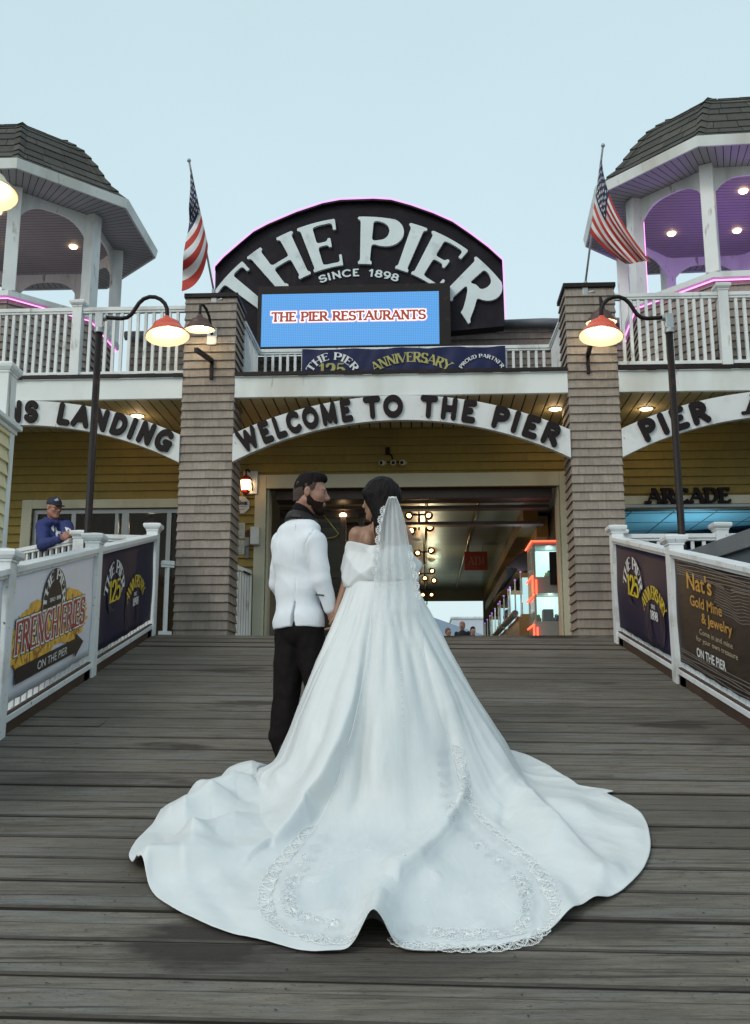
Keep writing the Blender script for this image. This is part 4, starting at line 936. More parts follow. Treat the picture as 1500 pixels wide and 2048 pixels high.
# --- gold mine
T, ux, N, pr = banner(1, 6.66, 8.69, .19, 1.09, mat('dark_wood_print', (.026, .016, .012), .5, .5, 5, stretch=(1, .6, 6)), 'dark wood print banner with gold lettering for a gold mine and jewelry')
for s, sz, yl, yr, v, mm, bo in (("Nat's", .135, 8.34, 7.74, .868, 'gold2', .003), ('Gold Mine', .085, 8.28, 7.54, .733, 'gold2', .0015), ('& Jewelry', .082, 8.02, 7.35, .620, 'gold2', .0015), ('Come in and mine', .042, 8.09, 7.36, .522, 'inkcream', .0), ('for your own treasure', .042, 8.18, 7.27, .456, 'inkcream', .0), ('ON THE PIER', .070, 8.19, 7.53, .328, 'inkwhite', .002)):
    q = MB(); btext(q, s, sz, pr((yl+yr)/2, v), ux, UP, N, bold=bo, width=yl-yr, lift=.004); q.build('print', M[mm], T)
q = MB()
def wavy(y0, y1, v, amp, w_, ph, lift):
    n = 24; V = []
    for i in range(n):
        t = i/(n-1); yy = y0+(y1-y0)*t; vv = v+amp*math.sin(t*7+ph)+amp*.4*math.sin(t*17+ph*2)
        for s in (-w_, w_): V.append(pr(yy, vv+s)+N*lift)
    q.add(V, [(2*i, 2*i+2, 2*i+3, 2*i+1) for i in range(n-1)])
for i in range(11): wavy(7.72-RP.uniform(0, .1), 6.9, .75+.022*i, .012, .0022, i*.25, .003)
for i in range(6): wavy(8.6, 6.75, .965+.022*i, .006, .003, i*1.3, .003)
for i in range(5): wavy(8.6, 6.8, .22+.025*i, .006, .003, i*2.3, .003)
q.build('print', M['inkgrey'], T)

# ================================================================== level deck railings, gate
T = Thing('deck_railing', 'white deck railing the man in the blue hoodie leans on', 'railing', (-3.4, 11.36, 2.6), 'level deck railings')
cap_post(T, -3.40, 11.36, 2.55, 3.81, .125, 'fencewhite'); cap_post(T, -5.45, 13.1, 2.55, 3.81, .125, 'fencewhite')
rail_run(T, (-3.45, 11.40, 2.6), (-5.4, 13.06, 2.6), 1.125, .1, .125, .036, 'fencewhite', rw=.09)
T = Thing('deck_railing', 'short white deck railing between the fence and the man\'s railing post', 'railing', (-2.9, 11.45, 2.6), 'level deck railings')
rail_run(T, (-3.33, 11.40, 2.6), (-2.64, 11.50, 2.6), 1.165, .1, .12, .036, 'fencewhite', rw=.09)
T = Thing('deck_gate', 'narrow white gate panel between the left ramp fence and the column', 'gate', (-2.4, 11.6, 2.6))
rail_run(T, (-2.51, 11.66, 2.60), (-2.385, 11.74, 2.60), .90, .03, .13, .036, 'fencewhite', rw=.07)
T = Thing('deck_railing', 'white deck railing in front of the arcade opening', 'railing', (3.5, 11.1, 2.6), 'level deck railings')
cap_post(T, 3.93, 11.2, 2.5, 3.875, .14, 'fencewhite'); cap_post(T, 2.78, 11.24, 2.5, 3.80, .12, 'fencewhite')
rail_run(T, (2.84, 11.24, 2.6), (3.86, 11.2, 2.6), 1.135, .1, .125, .036, 'fencewhite', rw=.09); rail_run(T, (4.0, 11.2, 2.6), (6.0, 11.1, 2.6), 1.135, .1, .125, .036, 'fencewhite', rw=.09)
T = Thing('folding_gate', 'white slatted gate folded back beside the door, behind the left column', 'gate', (-1.85, 1.66, 0), frame='F')
for i in range(9):
    x = -1.995+i*.034; m = MB(); m.box(x, x+.028, 1.60, 1.625, .05, 1.02-i*.013); m.build('slat', M['white'], T)
m = MB(); m.beam((-2.0, 1.61, 1.065), (-1.70, 1.61, .955), .05, .055); m.build('top_rail', M['white'], T); m = MB(); m.box(-2.0, -1.7, 1.595, 1.64, .05, .12); m.build('bottom_rail', M['white'], T)
m = MB(); m.beam((-1.80, 1.575, .965), (-1.71, 1.575, .925), .03, .025); m.build('latch', M['blackmetal'], T)

# ================================================================== kiosk corner at the left edge, grey hut at the right edge
T = Thing('kiosk', 'pale yellow kiosk corner with white cornice at the left edge of the photo', 'kiosk', (-3.8, 7.7, -.6))
m = MB(); m.box(-4.6, -3.035, 7.32, 8.05, -.62, 4.02); b_ = m.build('wall', M['paleyellow'], T)
m = MB(); shingles(m, (-3.035, 7.32, 2.0), (0, 1, 0), (0, 0, 1), (1, 0, 0), .66, 2.02, e=.11, wr=(.6, 1.4)); m.build('siding', M['paleyellow'], T)
m = MB(); m.box(-3.11, -3.012, 7.985, 8.075, -.6, 4.02); m.build('corner_board', M['fascia'], T, bevel=.004)
m = MB(); m.box(-4.7, -3.0, 7.25, 8.10, 4.021, 4.06); m.box(-4.7, -2.965, 7.22, 8.12, 4.06, 4.10); m.box(-4.7, -3.0, 7.25, 8.10, 4.10, 4.125); m.build('cornice', M['fascia'], T, bevel=.006)
cap_post(T, -3.13, 8.0, 4.125, 4.62, .19, 'fascia', 'roof_post')
T = Thing('hut', 'low blue grey metal hut with a deep flat roof edge beside the right fence', 'hut', (4.4, 9, -.6))
pA, pB = np.array([3.40, 10.85]), np.array([3.72, 8.4])
def slab(z0, z1, i): return [(pA[0]+i, pA[1]-i, z0), (6, 10.85-i, z0), (6, 8.4+i, z0), (pB[0]+i, pB[1]+i, z0), (pA[0]+i, pA[1]-i, z1), (6, 10.85-i, z1), (6, 8.4+i, z1), (pB[0]+i, pB[1]+i, z1)]
m = MB(); m.hexa(slab(-.62, 3.30, .05)); m.build('wall', mat('dark_grey_metal', (.085, .105, .125), .5, .08, 3), T); m = MB(); m.hexa(slab(3.301, 3.475, 0)); m.build('roof_edge', M['greymetal'], T, bevel=.008)

# ================================================================== lamps
def shade_parts(T, c, R=.225, tilt=(0, 0, 1), energy=9, col=(1, .62, .30), sh='shade'):
    s = R/.225; prof = [(.03, .055), (.045, .03), (.06, .0), (.105, -.012), (.135, -.035), (.150, -.07), (.155, -.085), (.185, -.115), (.225, -.165), (.228, -.172)]
    m = MB(); m.lathe(c, [(r*s, z*s) for r, z in prof], 32, tilt); so_ = m.build('lamp_shade', M[sh], T, True)
    m = MB(); m.lathe(c, [(r*s*.975, z*s-.004) for r, z in prof[3:]], 32, tilt, cap0=True); m.build('shade_lining', M['enamel'], (T, so_), True)
    m = MB(); ax = np.array(tilt)/np.linalg.norm(tilt); m.lathe(np.array(c)-ax*.10*s, [(r, z) for r, z in sphere(0, .055*s, 16, 10)], 16); m.build('bulb', M['bulb'], T, True)
    p = np.array(c)-ax*.125*s; lamp('lamp_light', F2W(p) if T.frame == 'F' else p, energy, col, None, .04)
M['enamel'] = mat('glow_tinted_lining', (.85, .74, .60), .4, .02); M['shade'] = mat('glow_red_brown_enamel', (.60, .075, .03), .35, .15, 10); M['shadedark'] = mat('dark_brown_enamel', (.07, .03, .022), .4, .15, 10); M['shadecream'] = mat('cream_enamel', (.6, .55, .38), .4, .05)  # lamp glow painted into the colours: redder shade, warm-tinted lining
def street_lamp(x, y, sx, label, zt=5.72, dz=0, sh='shade', reach=.70, R=.225, e=9, zb=-.62):
    T = Thing('street_lamp', label, 'street lamp', (x, y, zb), 'gooseneck street lamps')
    m = MB(); m.tube([(x, y, zb), (x, y, zt-.09)], .036, 14); m.build('pole', M['blackmetal'], T, True)
    m = MB(); m.box(x-.05, x+.05, y-.05, y+.05, zb, zb+.02); m.lathe((x, y, zb+.02), [(.10, 0), (.09, .06), (.05, .10)], 16); m.build('pole_base', M['blackmetal'], T)
    m = MB(); m.box(x-.042, x+.042, y-.042, y+.042, zt-.12, zt+.045); m.tube([(x, y, zt-.16), (x, y, zt-.10)], .048, 14); m.tube([(x, y, zt+.01), (x+sx*.07, y, zt+.01)], .034, 12); m.build('junction_box', M['galv'], T, bevel=.008)
    k = reach/.70; X = lambda q: x+sx*q*k
    P = [(.06, .01), (.14, .005), (.22, .0), (.28, .012), (.325, .05), (.36, .11), (.395, .17), (.44, .215), (.50, .238), (.56, .235), (.615, .21), (.66, .165), (.685, .11), (.69, .05), (.69, .0)]
    m = MB(); m.tube([(X(a), y, zt+c) for a, c in P], .021, 12); m.build('gooseneck', M['blackmetal'], T, True)
    shade_parts(T, (X(.69), y, zt-.03), R, (-.10*sx, .10, 1), e, sh=sh); return T
street_lamp(-2.83, 9.7, 1, 'gooseneck street lamp with lit red shade beside the left flag and column')
street_lamp(3.02, 9.7, -1, 'gooseneck street lamp with lit red shade beside the right flag and column')
q = at(-26, 392, 7.0); street_lamp(q[0]-.70, 7.0, 1, 'street lamp with cream shade cut off by the left edge of the photo', zt=q[2]+.20, sh='shadecream', e=7)
def wall_lamp(x, label):
    T = Thing('wall_lamp', label, 'wall lamp', (x, YF, 3.7), 'column wall lamps', 'F')
    m = MB(); m.box(x-.02+.05, x+.15, YF-.02, YF+.002, 3.62, 3.84); m.build('back_plate', M['white'], T, bevel=.004)
    xp = x+.09; m = MB(); m.tube([(xp, YF-.02, 3.75), (xp, YF-.06, 3.80), (xp-.02, YF-.11, 3.95), (xp-.05, YF-.16, 4.03), (x+.01, YF-.23, 4.06), (x, YF-.29, 4.03), (x, YF-.31, 3.95), (x, YF-.31, 3.87)], .017, 10); m.build('gooseneck', M['blackmetal'], T, True)
    shade_parts(T, (x, YF-.31, 3.85), .185, (0, -.12, 1), 12.0, (1, .74, .36), 'shadedark')
wall_lamp(-2.13, 'dark shaded wall lamp on the left column above the black bracket'); wall_lamp(2.70, 'dark shaded wall lamp on the right column, behind the red street lamp')
for x, lab in ((-2.03, 'black iron bracket on the left column below its wall lamp'), (2.57, 'black iron bracket on the right column below its wall lamp')):
    T = Thing('bracket', lab, 'bracket', (x, YF, 3.3), 'column brackets', 'F')
    m = MB(); m.box(x-.02, x+.02, YF-.035, YF, 3.17, 3.43); m.build('plate', M['blackmetal'], T); m = MB(); m.beam((x, YF-.03, 3.405), (x-.06, YF-.62, 3.33), .045, .05); m.build('arm', M['blackmetal'], T)
for x, y, lab in ((-3.14, 1.0, 'round recessed ceiling light in the soffit above LANDING'), (2.25, .95, 'round recessed ceiling light in the soffit above the entrance sign'), (3.40, 1.0, 'round recessed ceiling light in the soffit above the sign PIER')):
    T = Thing('recessed_light', lab, 'ceiling light', (x, y, ZS), 'soffit lights', 'F')
    m = MB(); m.lathe((x, y, ZS-.012), [(.075, .004), (.092, 0), (.096, .012)], 24); m.build('trim_ring', M['white'], T, True); m = MB(); m.lathe((x, y, ZS-.012), [(.0, 0), (.076, 0)], 24); m.build('lens', M['downlight'], T)
    lamp('soffit_light', F2W((x, y, ZS-.07)), 2.2, (1, .70, .40), None, .06)
for x, y, e_ in ((.3, 1.0, 2.2), (-4.4, 1.0, 2.0), (5.2, 1.0, 2.4)): pass
# --- wall lantern
T = Thing('wall_lantern', 'small red wall lantern lit on its white board beside the door', 'lantern', (-1.80, 1.66, 2.1), frame='F')
m = MB(); m.box(-1.86, -1.665, YW-.06, YW-.028, 2.03, 2.345); m.build('back_board', M['white'], T, bevel=.004)
cx, cy = -1.805, 1.60; M['lred'] = mat('red_lantern_enamel', (.42, .035, .015), .35, .1)
def hexr(r, z): return [(cx+r*math.cos(math.pi*k/3), cy+r*math.sin(math.pi*k/3), z) for k in range(6)]
HF = lambda n: [(6*i+k, 6*i+(k+1) % 6, 6*i+6+(k+1) % 6, 6*i+6+k) for i in range(n) for k in range(6)]
m = MB(); V = hexr(.086, 2.195)+hexr(.082, 2.21)+hexr(.055, 2.245)+hexr(.02, 2.265)+hexr(.012, 2.30); m.add(V, HF(4)+[(5, 4, 3, 2, 1, 0)]); m.build('roof', M['lred'], T)
m = MB(); V = hexr(.01, 1.99)+hexr(.022, 2.01)+hexr(.055, 2.025)+hexr(.062, 2.06); m.add(V, HF(3)+[tuple(range(18, 24))]); m.build('base', M['lred'], T)
m = MB(); V = hexr(.055, 2.06)+hexr(.070, 2.195); m.add(V, HF(1)); m.build('glass_panes', emis('lantern_glass', (1, .68, .36), 9), T)
m = MB()
for k in range(6): m.tube([hexr(.058, 2.06)[k], hexr(.074, 2.195)[k]], .005, 5)
m.build('frame_bars', M['lred'], T); m = MB(); m.tube([(cx, cy, 2.30), (cx, cy, 2.34), (cx+.02, cy+.07, 2.36), (cx+.03, YW-.06, 2.33)], .012, 8); m.tube([(cx+.07, cy+.0, 2.2), (cx+.09, cy+.04, 2.12), (cx+.07, YW-.06, 2.08)], .010, 8); m.build('arm', M['blackmetal'], T, True)
lamp('lantern_light', F2W((cx, cy-.10, 2.12)), 1.6, (1, .5, .2), None, .04)
# --- cameras
T = Thing('security_cameras', 'cluster of three small cream security cameras on the ochre wall above the door', 'cameras', (.17, YW, 2.5), frame='F')
m = MB(); m.box(.06, .12, YW-.05, YW-.01, 2.56, 2.66); m.tube([(.10, YW-.04, 2.6), (.15, YW-.09, 2.52), (.16, YW-.10, 2.45)], .012, 8); m.tube([(.02, YW-.09, 2.44), (.34, YW-.09, 2.44)], .011, 8); m.build('mount', M['blackmetal'], T)
for x, dx in ((.04, -.07), (.17, .0), (.31, -.06)):
    m = MB(); d = np.array([dx, -.15, -.03]); d /= np.linalg.norm(d); p = np.array([x-dx*.3, YW-.10, 2.425]); m.lathe(p, [(.0, -.0), (.026, 0), (.030, .02), (.030, .075), (.036, .08), (.036, .125), (.026, .126)], 16, d); b_ = m.build('camera_body', M['cream'], T, True); m = MB(); m.lathe(p+d*.115, [(0, 0), (.029, 0)], 16, d); m.build('lens', M['dark'], (T, b_))
# --- signs, notices, boxes beside the door
T = Thing('octagonal_sign', 'small pale octagonal sign lettered RENNIE beside the door', 'sign', (-1.88, YW-.03, 1.885), frame='F')
m = MB(); pts = [(.125*math.cos(math.radians(22.5+45*k)), .125*math.sin(math.radians(22.5+45*k))) for k in range(8)]; prismpoly(m, pts, (-1.885, YW-.03, 1.885), UX, UZ, NF, 0, .012); m.build('board', M['signwhite'], T)
q = MB(); text(q, 'RENNIE', 'slab', .042, (-1.885, YW-.043, 1.885), UX, UZ, NF, width=.19, lift=.002, h=.08); q.build('print', M['vinylblack'], T)
q = MB(); q.box(-1.96, -1.81, YW-.0445, YW-.0425, 1.862, 1.868); q.build('print', M['inkgrey'], T); q = MB(); q.box(-1.93, -1.84, YW-.0445, YW-.0425, 1.822, 1.828); q.build('print', M['inkgrey'], T)
for z0, z1, lab in ((1.43, 1.64, 'upper pale paper notice on the wall between column and door'), (1.215, 1.405, 'lower pale paper notice on the wall between column and door')):
    T = Thing('notice', lab, 'notice', (-1.9, YW-.03, z0), 'wall notices', 'F'); m = MB(); m.box(-2.05, -1.822, YW-.032, YW-.024, z0, z1); m.build('sheet', mat('notice_paper', (.42, .45, .42), .6, .1, 6), T)
    q = MB()
    for i in range(5):
        zz = z1-.03-i*.034; q.box(-1.98+RP.uniform(0, .04), -1.86+RP.uniform(-.03, .02), YW-.0345, YW-.0325, zz-.006, zz)
    q.build('print', mat('faded_text', (.16, .18, .17), .6, .2), T)
T = Thing('meter_box', 'pale meter box fixed on the left leg of the door frame', 'box', (-1.67, YW-.1, 1.45), frame='F'); m = MB(); m.box(-1.735, -1.61, YW-.13, YW-.037, 1.33, 1.575); m.build('housing', M['cream'], T, bevel=.006); m = MB(); m.box(-1.728, -1.617, YW-.135, YW-.131, 1.34, 1.565); m.box(-1.655, -1.635, YW-.15, YW-.136, 1.42, 1.44); m.build('cover', M['fascia'], T)
T = Thing('switch_box', 'grey switch box with conduit between the notices and the door', 'box', (-1.79, YW-.06, 1.4), frame='F')
m = MB(); m.box(-1.812, -1.752, YW-.07, YW-.02, 1.32, 1.44); m.build('housing', M['alu'], T, bevel=.006); m = MB(); m.box(-1.806, -1.76, YW-.055, YW-.022, 1.16, 1.315); m.build('lower_box', M['greymetal'], T); m = MB(); m.box(-1.80, -1.76, YW-.05, YW-.024, 1.445, 1.54); m.build('upper_box', M['shadedark'], T)

# ================================================================== flags
def flag(base, tip, h0, h1, ctrl0, end0, ctrl1, end1, label, seed, yl=.35, cw=.4, ep=1.):
    b_, t_ = fp(*base, yl), fp(*tip, yl-.35); T = Thing('flag', label, 'flag', b_, 'flags on the columns', 'F')
    m = MB(); m.tube([b_+(b_-t_)*.03, t_], .013, 10); m.lathe(t_, [(0, -.03), (.022, -.015), (.026, .0), (.016, .02), (0, .03)], 12); m.build('pole', M['alu'], T, True)
    m = MB(); m.box(b_[0]-.035, b_[0]+.035, b_[1]-.06, b_[1]+.02, b_[2]-.10, b_[2]+.02); m.tube([b_+[.03, -.03, -.05], b_+[.11, -.05, -.045]], .022, 8); m.tube([b_-[0, 0, .1], b_+(t_-b_)*.06], .024, 10); m.build('bracket', M['galv'], T, bevel=.008)
    nu, nv = 66, 70; L = t_-b_; depth = lambda py: yl-.35*np.clip((base[1]-py)/(base[1]-tip[1]), 0, 1.05)
    V = np.zeros((nu, nv, 3)); R_ = random.Random(seed)
    for i in range(nu):
        u_ = i/(nu-1); H = np.array(h0)*(1-u_)+np.array(h1)*u_; Cq = np.array(ctrl0)*(1-u_)+np.array(ctrl1)*u_; ue = u_**ep; E_ = np.array(end0)*(1-ue)+np.array(end1)*ue; Cq = np.array(ctrl0)*(1-ue)+np.array(ctrl1)*ue
        for j in range(nv):
            v = j/(nv-1); p = H*(1-v)**2+2*Cq*v*(1-v)+E_*v*v
            p = p+np.array([2.2*math.sin(u_*11+v*2+seed)*v, 1.5*math.sin(u_*8+seed)*v])
            V[i, j] = fp(p[0], p[1], depth(H[1])-.02-v*.02+v**.7*(.075*math.sin(u_*12.5+1.2*v+seed)+.03*math.sin(u_*25+v*5)))
    Fq = grid_faces(nu, nv); me = mkmesh('cloth', V.reshape(-1, 3), Fq, [M['flagred'], M['flagwhite'], M['flagblue']], T, True)
    ii = Fq[:, 0]//nv; jj = Fq[:, 0] % nv; us = (ii+.5)/(nu-1); vs = (jj+.5)/(nv-1)
    idx = np.where((us < 7/13) & (vs < cw), 2, np.where((us*13).astype(int) % 2 == 0, 0, 1)); me.data.polygons.foreach_set('material_index', idx.astype(np.int32)); me.data.update()
    st = MB()
    for a in range(9):
        for c in range(6 if a % 2 == 0 else 5):
            u_ = (a+1)/10*7/13; v = ((c+.5) if a % 2 == 0 else (c+1))/6*cw; i, j = int(u_*(nu-1)), int(v*(nv-1)); P = V[i, j]; du = V[min(i+1, nu-1), j]-V[i, j]; dv = V[i, min(j+1, nv-1)]-V[i, j]
            n = np.cross(du, dv); n /= np.linalg.norm(n)+1e-9; n = n*(1 if n[1] < 0 else -1); du = du/(np.linalg.norm(du)+1e-9); dv = dv/(np.linalg.norm(dv)+1e-9)
            Q = [P+n*.004+.024*(.45 if k % 2 else 1)*(math.sin(k*math.pi/5)*dv-math.cos(k*math.pi/5)*du) for k in range(10)]; st.add([P+n*.005]+Q, [(0, 1+k, 1+(k+1) % 10) for k in range(10)])
    st.build('stars', M['flagwhite'], (T, me))
M['flagred'] = mat('flag_red', (.43, .035, .025), .7, .12, 8); M['flagwhite'] = mat('flag_white', (.66, .66, .68), .7, .06, 8); M['flagblue'] = mat('flag_blue', (.018, .02, .07), .7, .2, 8)
flag((430, 595), (378, 321), (381, 334), (416, 490), (378, 372), (381, 402), (412, 572), (361, 582), 'limp American flag hanging from a pole on the left column', 1, cw=1.1, ep=1.6)
flag((1169, 580), (1206, 291), (1204, 304), (1180, 466), (1199, 400), (1303, 522), (1205, 500), (1249, 528), 'American flag blown to the right on the right column', 2)

# ================================================================== inside the hall
def spot_cluster(x, y, z, heads, label, s=1.):
    T = Thing('spotlight_cluster', label, 'spotlights', (x, y, z), 'hall spotlights', 'F')
    m = MB(); m.tube([(x, y, HC), (x, y, z)], .012, 6); m.box(x-.18*s, x+.18*s, y-.015, y+.015, z-.015, z+.015); m.box(x-.015, x+.015, y-.02, y+.02, z-.25*s, z); m.build('mount', M['blackmetal'], T)
    for dx, dz, ax in heads:
        d = np.array([ax, -.75, -.45]); d /= np.linalg.norm(d); p = np.array([x+dx*s, y-.03, z+dz*s]); m = MB(); m.lathe(p-d*.10*s, [(.0, 0), (.035*s, 0), (.045*s, .04*s), (.07*s, .10*s), (.072*s, .12*s)], 16, d); hd = m.build('lamp_head', M['blackmetal'], T, True)
        m = MB(); m.lathe(p-d*.10*s, [(0, .105*s), (.036*s, .10*s)], 16, d); m.build('lens', M['spotlens'], (T, hd))
M['spotlens'] = emis('spot_lens', (1, .46, .15), 12)
spot_cluster(.50, 4.3, 2.24, ((-.16, -.02, -.25), (.15, -.02, .3), (.17, -.21, .1), (-.12, -.26, -.5)), 'spotlight cluster with four lit heads nearest the door')
spot_cluster(.58, 7.6, 2.16, ((-.12, -.02, -.25), (.14, .02, .3), (-.12, -.22, -.1)), 'spotlight cluster second from the door in the hall')
spot_cluster(.60, 10.4, 2.12, ((-.15, .02, -.25), (.16, .06, .3), (.0, -.1, .0), (.2, -.15, 0)), 'spotlight cluster third from the door in the hall')
spot_cluster(.66, 14.4, 2.12, ((-.10, -.0, -.1), (.12, .0, .1)), 'small spotlight pair at the far end of the hall')
lamp('hall_spot_glow', F2W((.5, 4.0, 1.6)), 30, (1, .62, .3), None, .1); lamp('hall_spot_glow', F2W((.6, 8.6, 1.5)), 40, (1, .72, .42), None, .1)
T = Thing('downlight', 'small orange ceiling lamp between the couple\'s heads', 'ceiling light', (-.56, 2.5, 1.87), frame='F'); m = MB(); m.lathe((-.56, 2.36, 1.845), [(0, 0), (.042, 0), (.05, .02), (.035, .04)], 16); m.build('lens', M['downlight'], T); m = MB(); m.tube([(-.56, 2.36, 1.88), (-.56, 2.36, 1.99)], .012, 6); m.build('stem', M['blackmetal'], T)
T = Thing('hanging_sign', 'red hanging sign lettered ATM in the hall', 'sign', (1.59, 8, 2.0), frame='F')
m = MB(); m.box(1.365, 1.815, 8.0, 8.04, 1.86, 2.225); m.build('board', mat('dull_red_sign', (.30, .035, .02), .5, .1), T); q = MB(); text(q, 'ATM', 'clarendon', .16, (1.60, 7.998, 1.965), UX, UZ, NF, width=.29, lift=.003, h=.06); q.build('print', mat('dusty_pink_ink', (.34, .20, .18), .5, .1), T)
m = MB(); m.tube([(1.45, 8.02, 2.225), (1.45, 8.02, HC)], .006, 6); m.tube([(1.73, 8.02, 2.225), (1.73, 8.02, HC)], .006, 6); m.build('chain', M['blackmetal'], T)
T = Thing('awning', 'dark fabric awning along the right wall of the hall', 'awning', (2.3, 6, 1.7), frame='F'); m = MB(); m.add([(2.60, 5.6, 2.12), (2.60, 11.5, 2.12), (1.98, 11.5, 1.60), (1.98, 5.6, 1.60), (2.60, 5.6, 2.08), (2.60, 11.5, 2.08), (1.98, 11.5, 1.56), (1.98, 5.6, 1.56)], MB.BF); m.box(1.975, 1.985, 5.6, 11.5, 1.42, 1.559); m.build('canopy', mat('dark_awning_cloth', (.025, .015, .02), .8, .2), T); m = MB(); m.add([(2.60, 5.598, 2.1), (1.99, 5.598, 1.58), (2.6, 5.598, 1.45)], [(0, 1, 2)]); m.build('side_panel', mat('dark_awning_side', (.03, .018, .022), .8, .2), T)
# prize booth at the door
T = Thing('prize_booth', 'lit prize booth with red neon corners just inside the door', 'booth', (2.3, 2.6, 0), frame='F')
bx0, bx1, by0, by1 = 2.09, 2.60, 2.56, 3.35
m = MB(); m.box(bx0, bx1, by0, by1, 0, .385); m.box(bx0, bx1, by0, by1, .775, 1.0); m.box(bx0, bx1, by0, by1, 1.44, 1.52)
for x, y in ((bx0+.015, by0+.015), (bx1-.015, by0+.015), (bx0+.015, by1-.015), (bx1-.015, by1-.015)): m.box(x-.014, x+.014, y-.014, y+.014, .386, 1.439)
m.build('cabinet', M['greypanel'], T, bevel=.004)
m = MB()
for z0, z1 in ((.386, .774), (1.001, 1.439)): m.box(bx0+.02, bx1-.02, by0+.5, by0+.52, z0, z1)
m.build('lit_back', emis('lit_case_back', (.62, 1, .90), 1.0, (.6, .7, .7)), T)
m = MB()
for z0, z1 in ((.39, .77), (1.005, 1.435)): m.box(bx0+.03, bx1-.03, by0+.004, by0+.008, z0, z1); m.box(bx0+.004, bx0+.008, by0+.03, by1-.03, z0, z1)
m.build('case_glass', M['caseglass'], T)
m = MB(); m.box(2.31, 2.595, by0-.05, by0-.004, .89, 1.345); m.build('monitor', M['dark'], T, bevel=.006)
m = MB(); m.box(2.22, 2.36, by0+.1, by0+.3, .387, .56); m.build('prize_box', M['greymetal'], T)
for i in range(9):
    m = MB(); x, y, z, r = RP.uniform(2.14, 2.55), RP.uniform(by0+.1, by0+.4), RP.choice((.388, .388, 1.002)), RP.uniform(.02, .05); m.lathe((x, y, z+r), sphere(0, r, 10, 8), 10); m.lathe((x, y, z+2.2*r), sphere(0, r*.6, 8, 6), 8); m.build('plush_prize', mat('plush_%d' % i, RP.choice(((.5, .45, .1), (.1, .2, .6), (.6, .6, .6), (.5, .1, .1), (.05, .05, .2), (.2, .5, .3))), .9), T, True)
m = MB(); w_ = .016
for a, c in (((bx0-.02, by0-.02, .16), (bx0-.02, by0-.02, .335)), ((bx0-.02, by0-.02, .335), (bx0-.02, by1, .335)), ((bx0-.02, by1, 1.01), (bx0-.02, by0-.02, 1.01)), ((bx0-.02, by0-.02, 1.01), (bx0-.02, by0-.02, .73)), ((bx0-.02, by0-.02, .73), (bx0-.02, by1, .73)), ((bx0-.02, by1, 1.5), (bx0-.02, by0-.02, 1.5)), ((bx0-.02, by0-.02, 1.5), (bx1, by0-.02, 1.5)), ((bx0+.03, by0-.02, .16), (bx0+.03, by0-.02, .30)), ((bx0+.03, by0-.02, .96), (bx0+.03, by0-.02, .76))): m = MB(); m.tube([a, c], w_*.75, 6); m.build('neon_tube', M['red'], T)
lamp('booth_light', F2W((2.35, by0+.3, 1.38)), 1.3, (.7, 1, .95), None, .05); lamp('booth_light', F2W((2.35, by0+.3, .70)), 1.0, (.8, 1, .85), None, .05); lamp('booth_neon_glow', F2W((1.95, by0-.1, .9)), 1.0, (1, .15, .08), None, .1)
M['endlit'] = emis('lit_case_end', (.50, .85, .90), .75, (.5, .6, .6))
# game stalls receding along the right wall
for k, (y0, lab) in enumerate(((3.75, 'game stall with pine front next to the red neon booth'), (6.0, 'second game stall along the right wall of the hall'), (8.3, 'third game stall along the right wall of the hall'), (10.8, 'farthest game stall along the right wall of the hall'))):
    T = Thing('game_stall', lab, 'game stall', (2.2, y0, 0), 'game stalls in the hall', 'F'); x0, L_ = 1.98, 2.0
    m = MB()
    for i in range(13): m.box(x0, x0+.03, y0+i*L_/13+.003, y0+(i+1)*L_/13-.003, 0, .56)
    m.box(x0+.031, 2.6, y0, y0+L_, 0, .56); m.build('pine_front', M['hallwood'], T)
    m = MB()
    for i in range(26): y = y0+i*L_/26; m.tube([(x0-.05+.045*math.cos(t), y+.02*t/6.3, .61+.045*math.sin(t)) for t in np.linspace(0, 2*math.pi, 9)], .008, 5, cap=False)
    m.build('coil_rail', M['alu'], T, True)
    m = MB(); m.box(2.42, 2.44, y0+.02, y0+L_-.02, .57, 1.18); m.build('lit_back', emis('lit_stall_back_%d' % k, (.55, .85, 1), .8, (.6, .7, .7)), T)
    m = MB(); m.box(x0+.07, 2.40, y0+.012, y0+.02, .60, 1.15); m.build('lit_end_panel', M['endlit'], T); m = MB(); m.box(x0+.05, 2.42, y0+.0, y0+.03, 1.15, 1.22); m.box(x0+.05, 2.42, y0, y0+.03, .56, .60); m.build('end_frame', M['hallwood'], T)
    for i in range(3):
        m = MB(); y = y0+.05+i*(L_-.1)/2; m.tube([(x0+.05, y, .56), (x0+.05, y, 1.22)], .014, 6); m.build('post', M['white'], T)
        m = MB(); m.lathe((x0+.05, y, 1.24), sphere(0, .017, 10, 8), 10); m.build('bulb', M['violetbulb'] if 'violetbulb' in M else M.setdefault('violetbulb', emis('violet_bulb', (.55, .25, 1), .8)), T, True)
    for i in range(10):
        m = MB(); x, y, r = RP.uniform(2.1, 2.36), y0+.1+i*(L_-.2)/9, RP.uniform(.04, .08); z = .565+RP.choice((0, .25)); m.lathe((x, y, z+r), sphere(0, r, 8, 6), 8); m.lathe((x, y, z+2.3*r), sphere(0, r*.6, 8, 6), 8); m.build('plush_prize', mat('toy_%d_%d' % (k, i), RP.choice(((.5, .4, .1), (.08, .2, .5), (.55, .55, .55), (.5, .1, .1), (.4, .1, .4), (.1, .4, .2))), .9), T, True)
lamp('stall_light', F2W((2.2, 5.5, 1.35)), 6, (.7, .9, 1), None, .1); lamp('hall_far_glow', F2W((.8, 12.5, 1.5)), 22, (.9, 1, .7), None, .1); lamp('stall_light', F2W((2.2, 8.8, 1.35)), 6, (.7, .9, 1), None, .1)
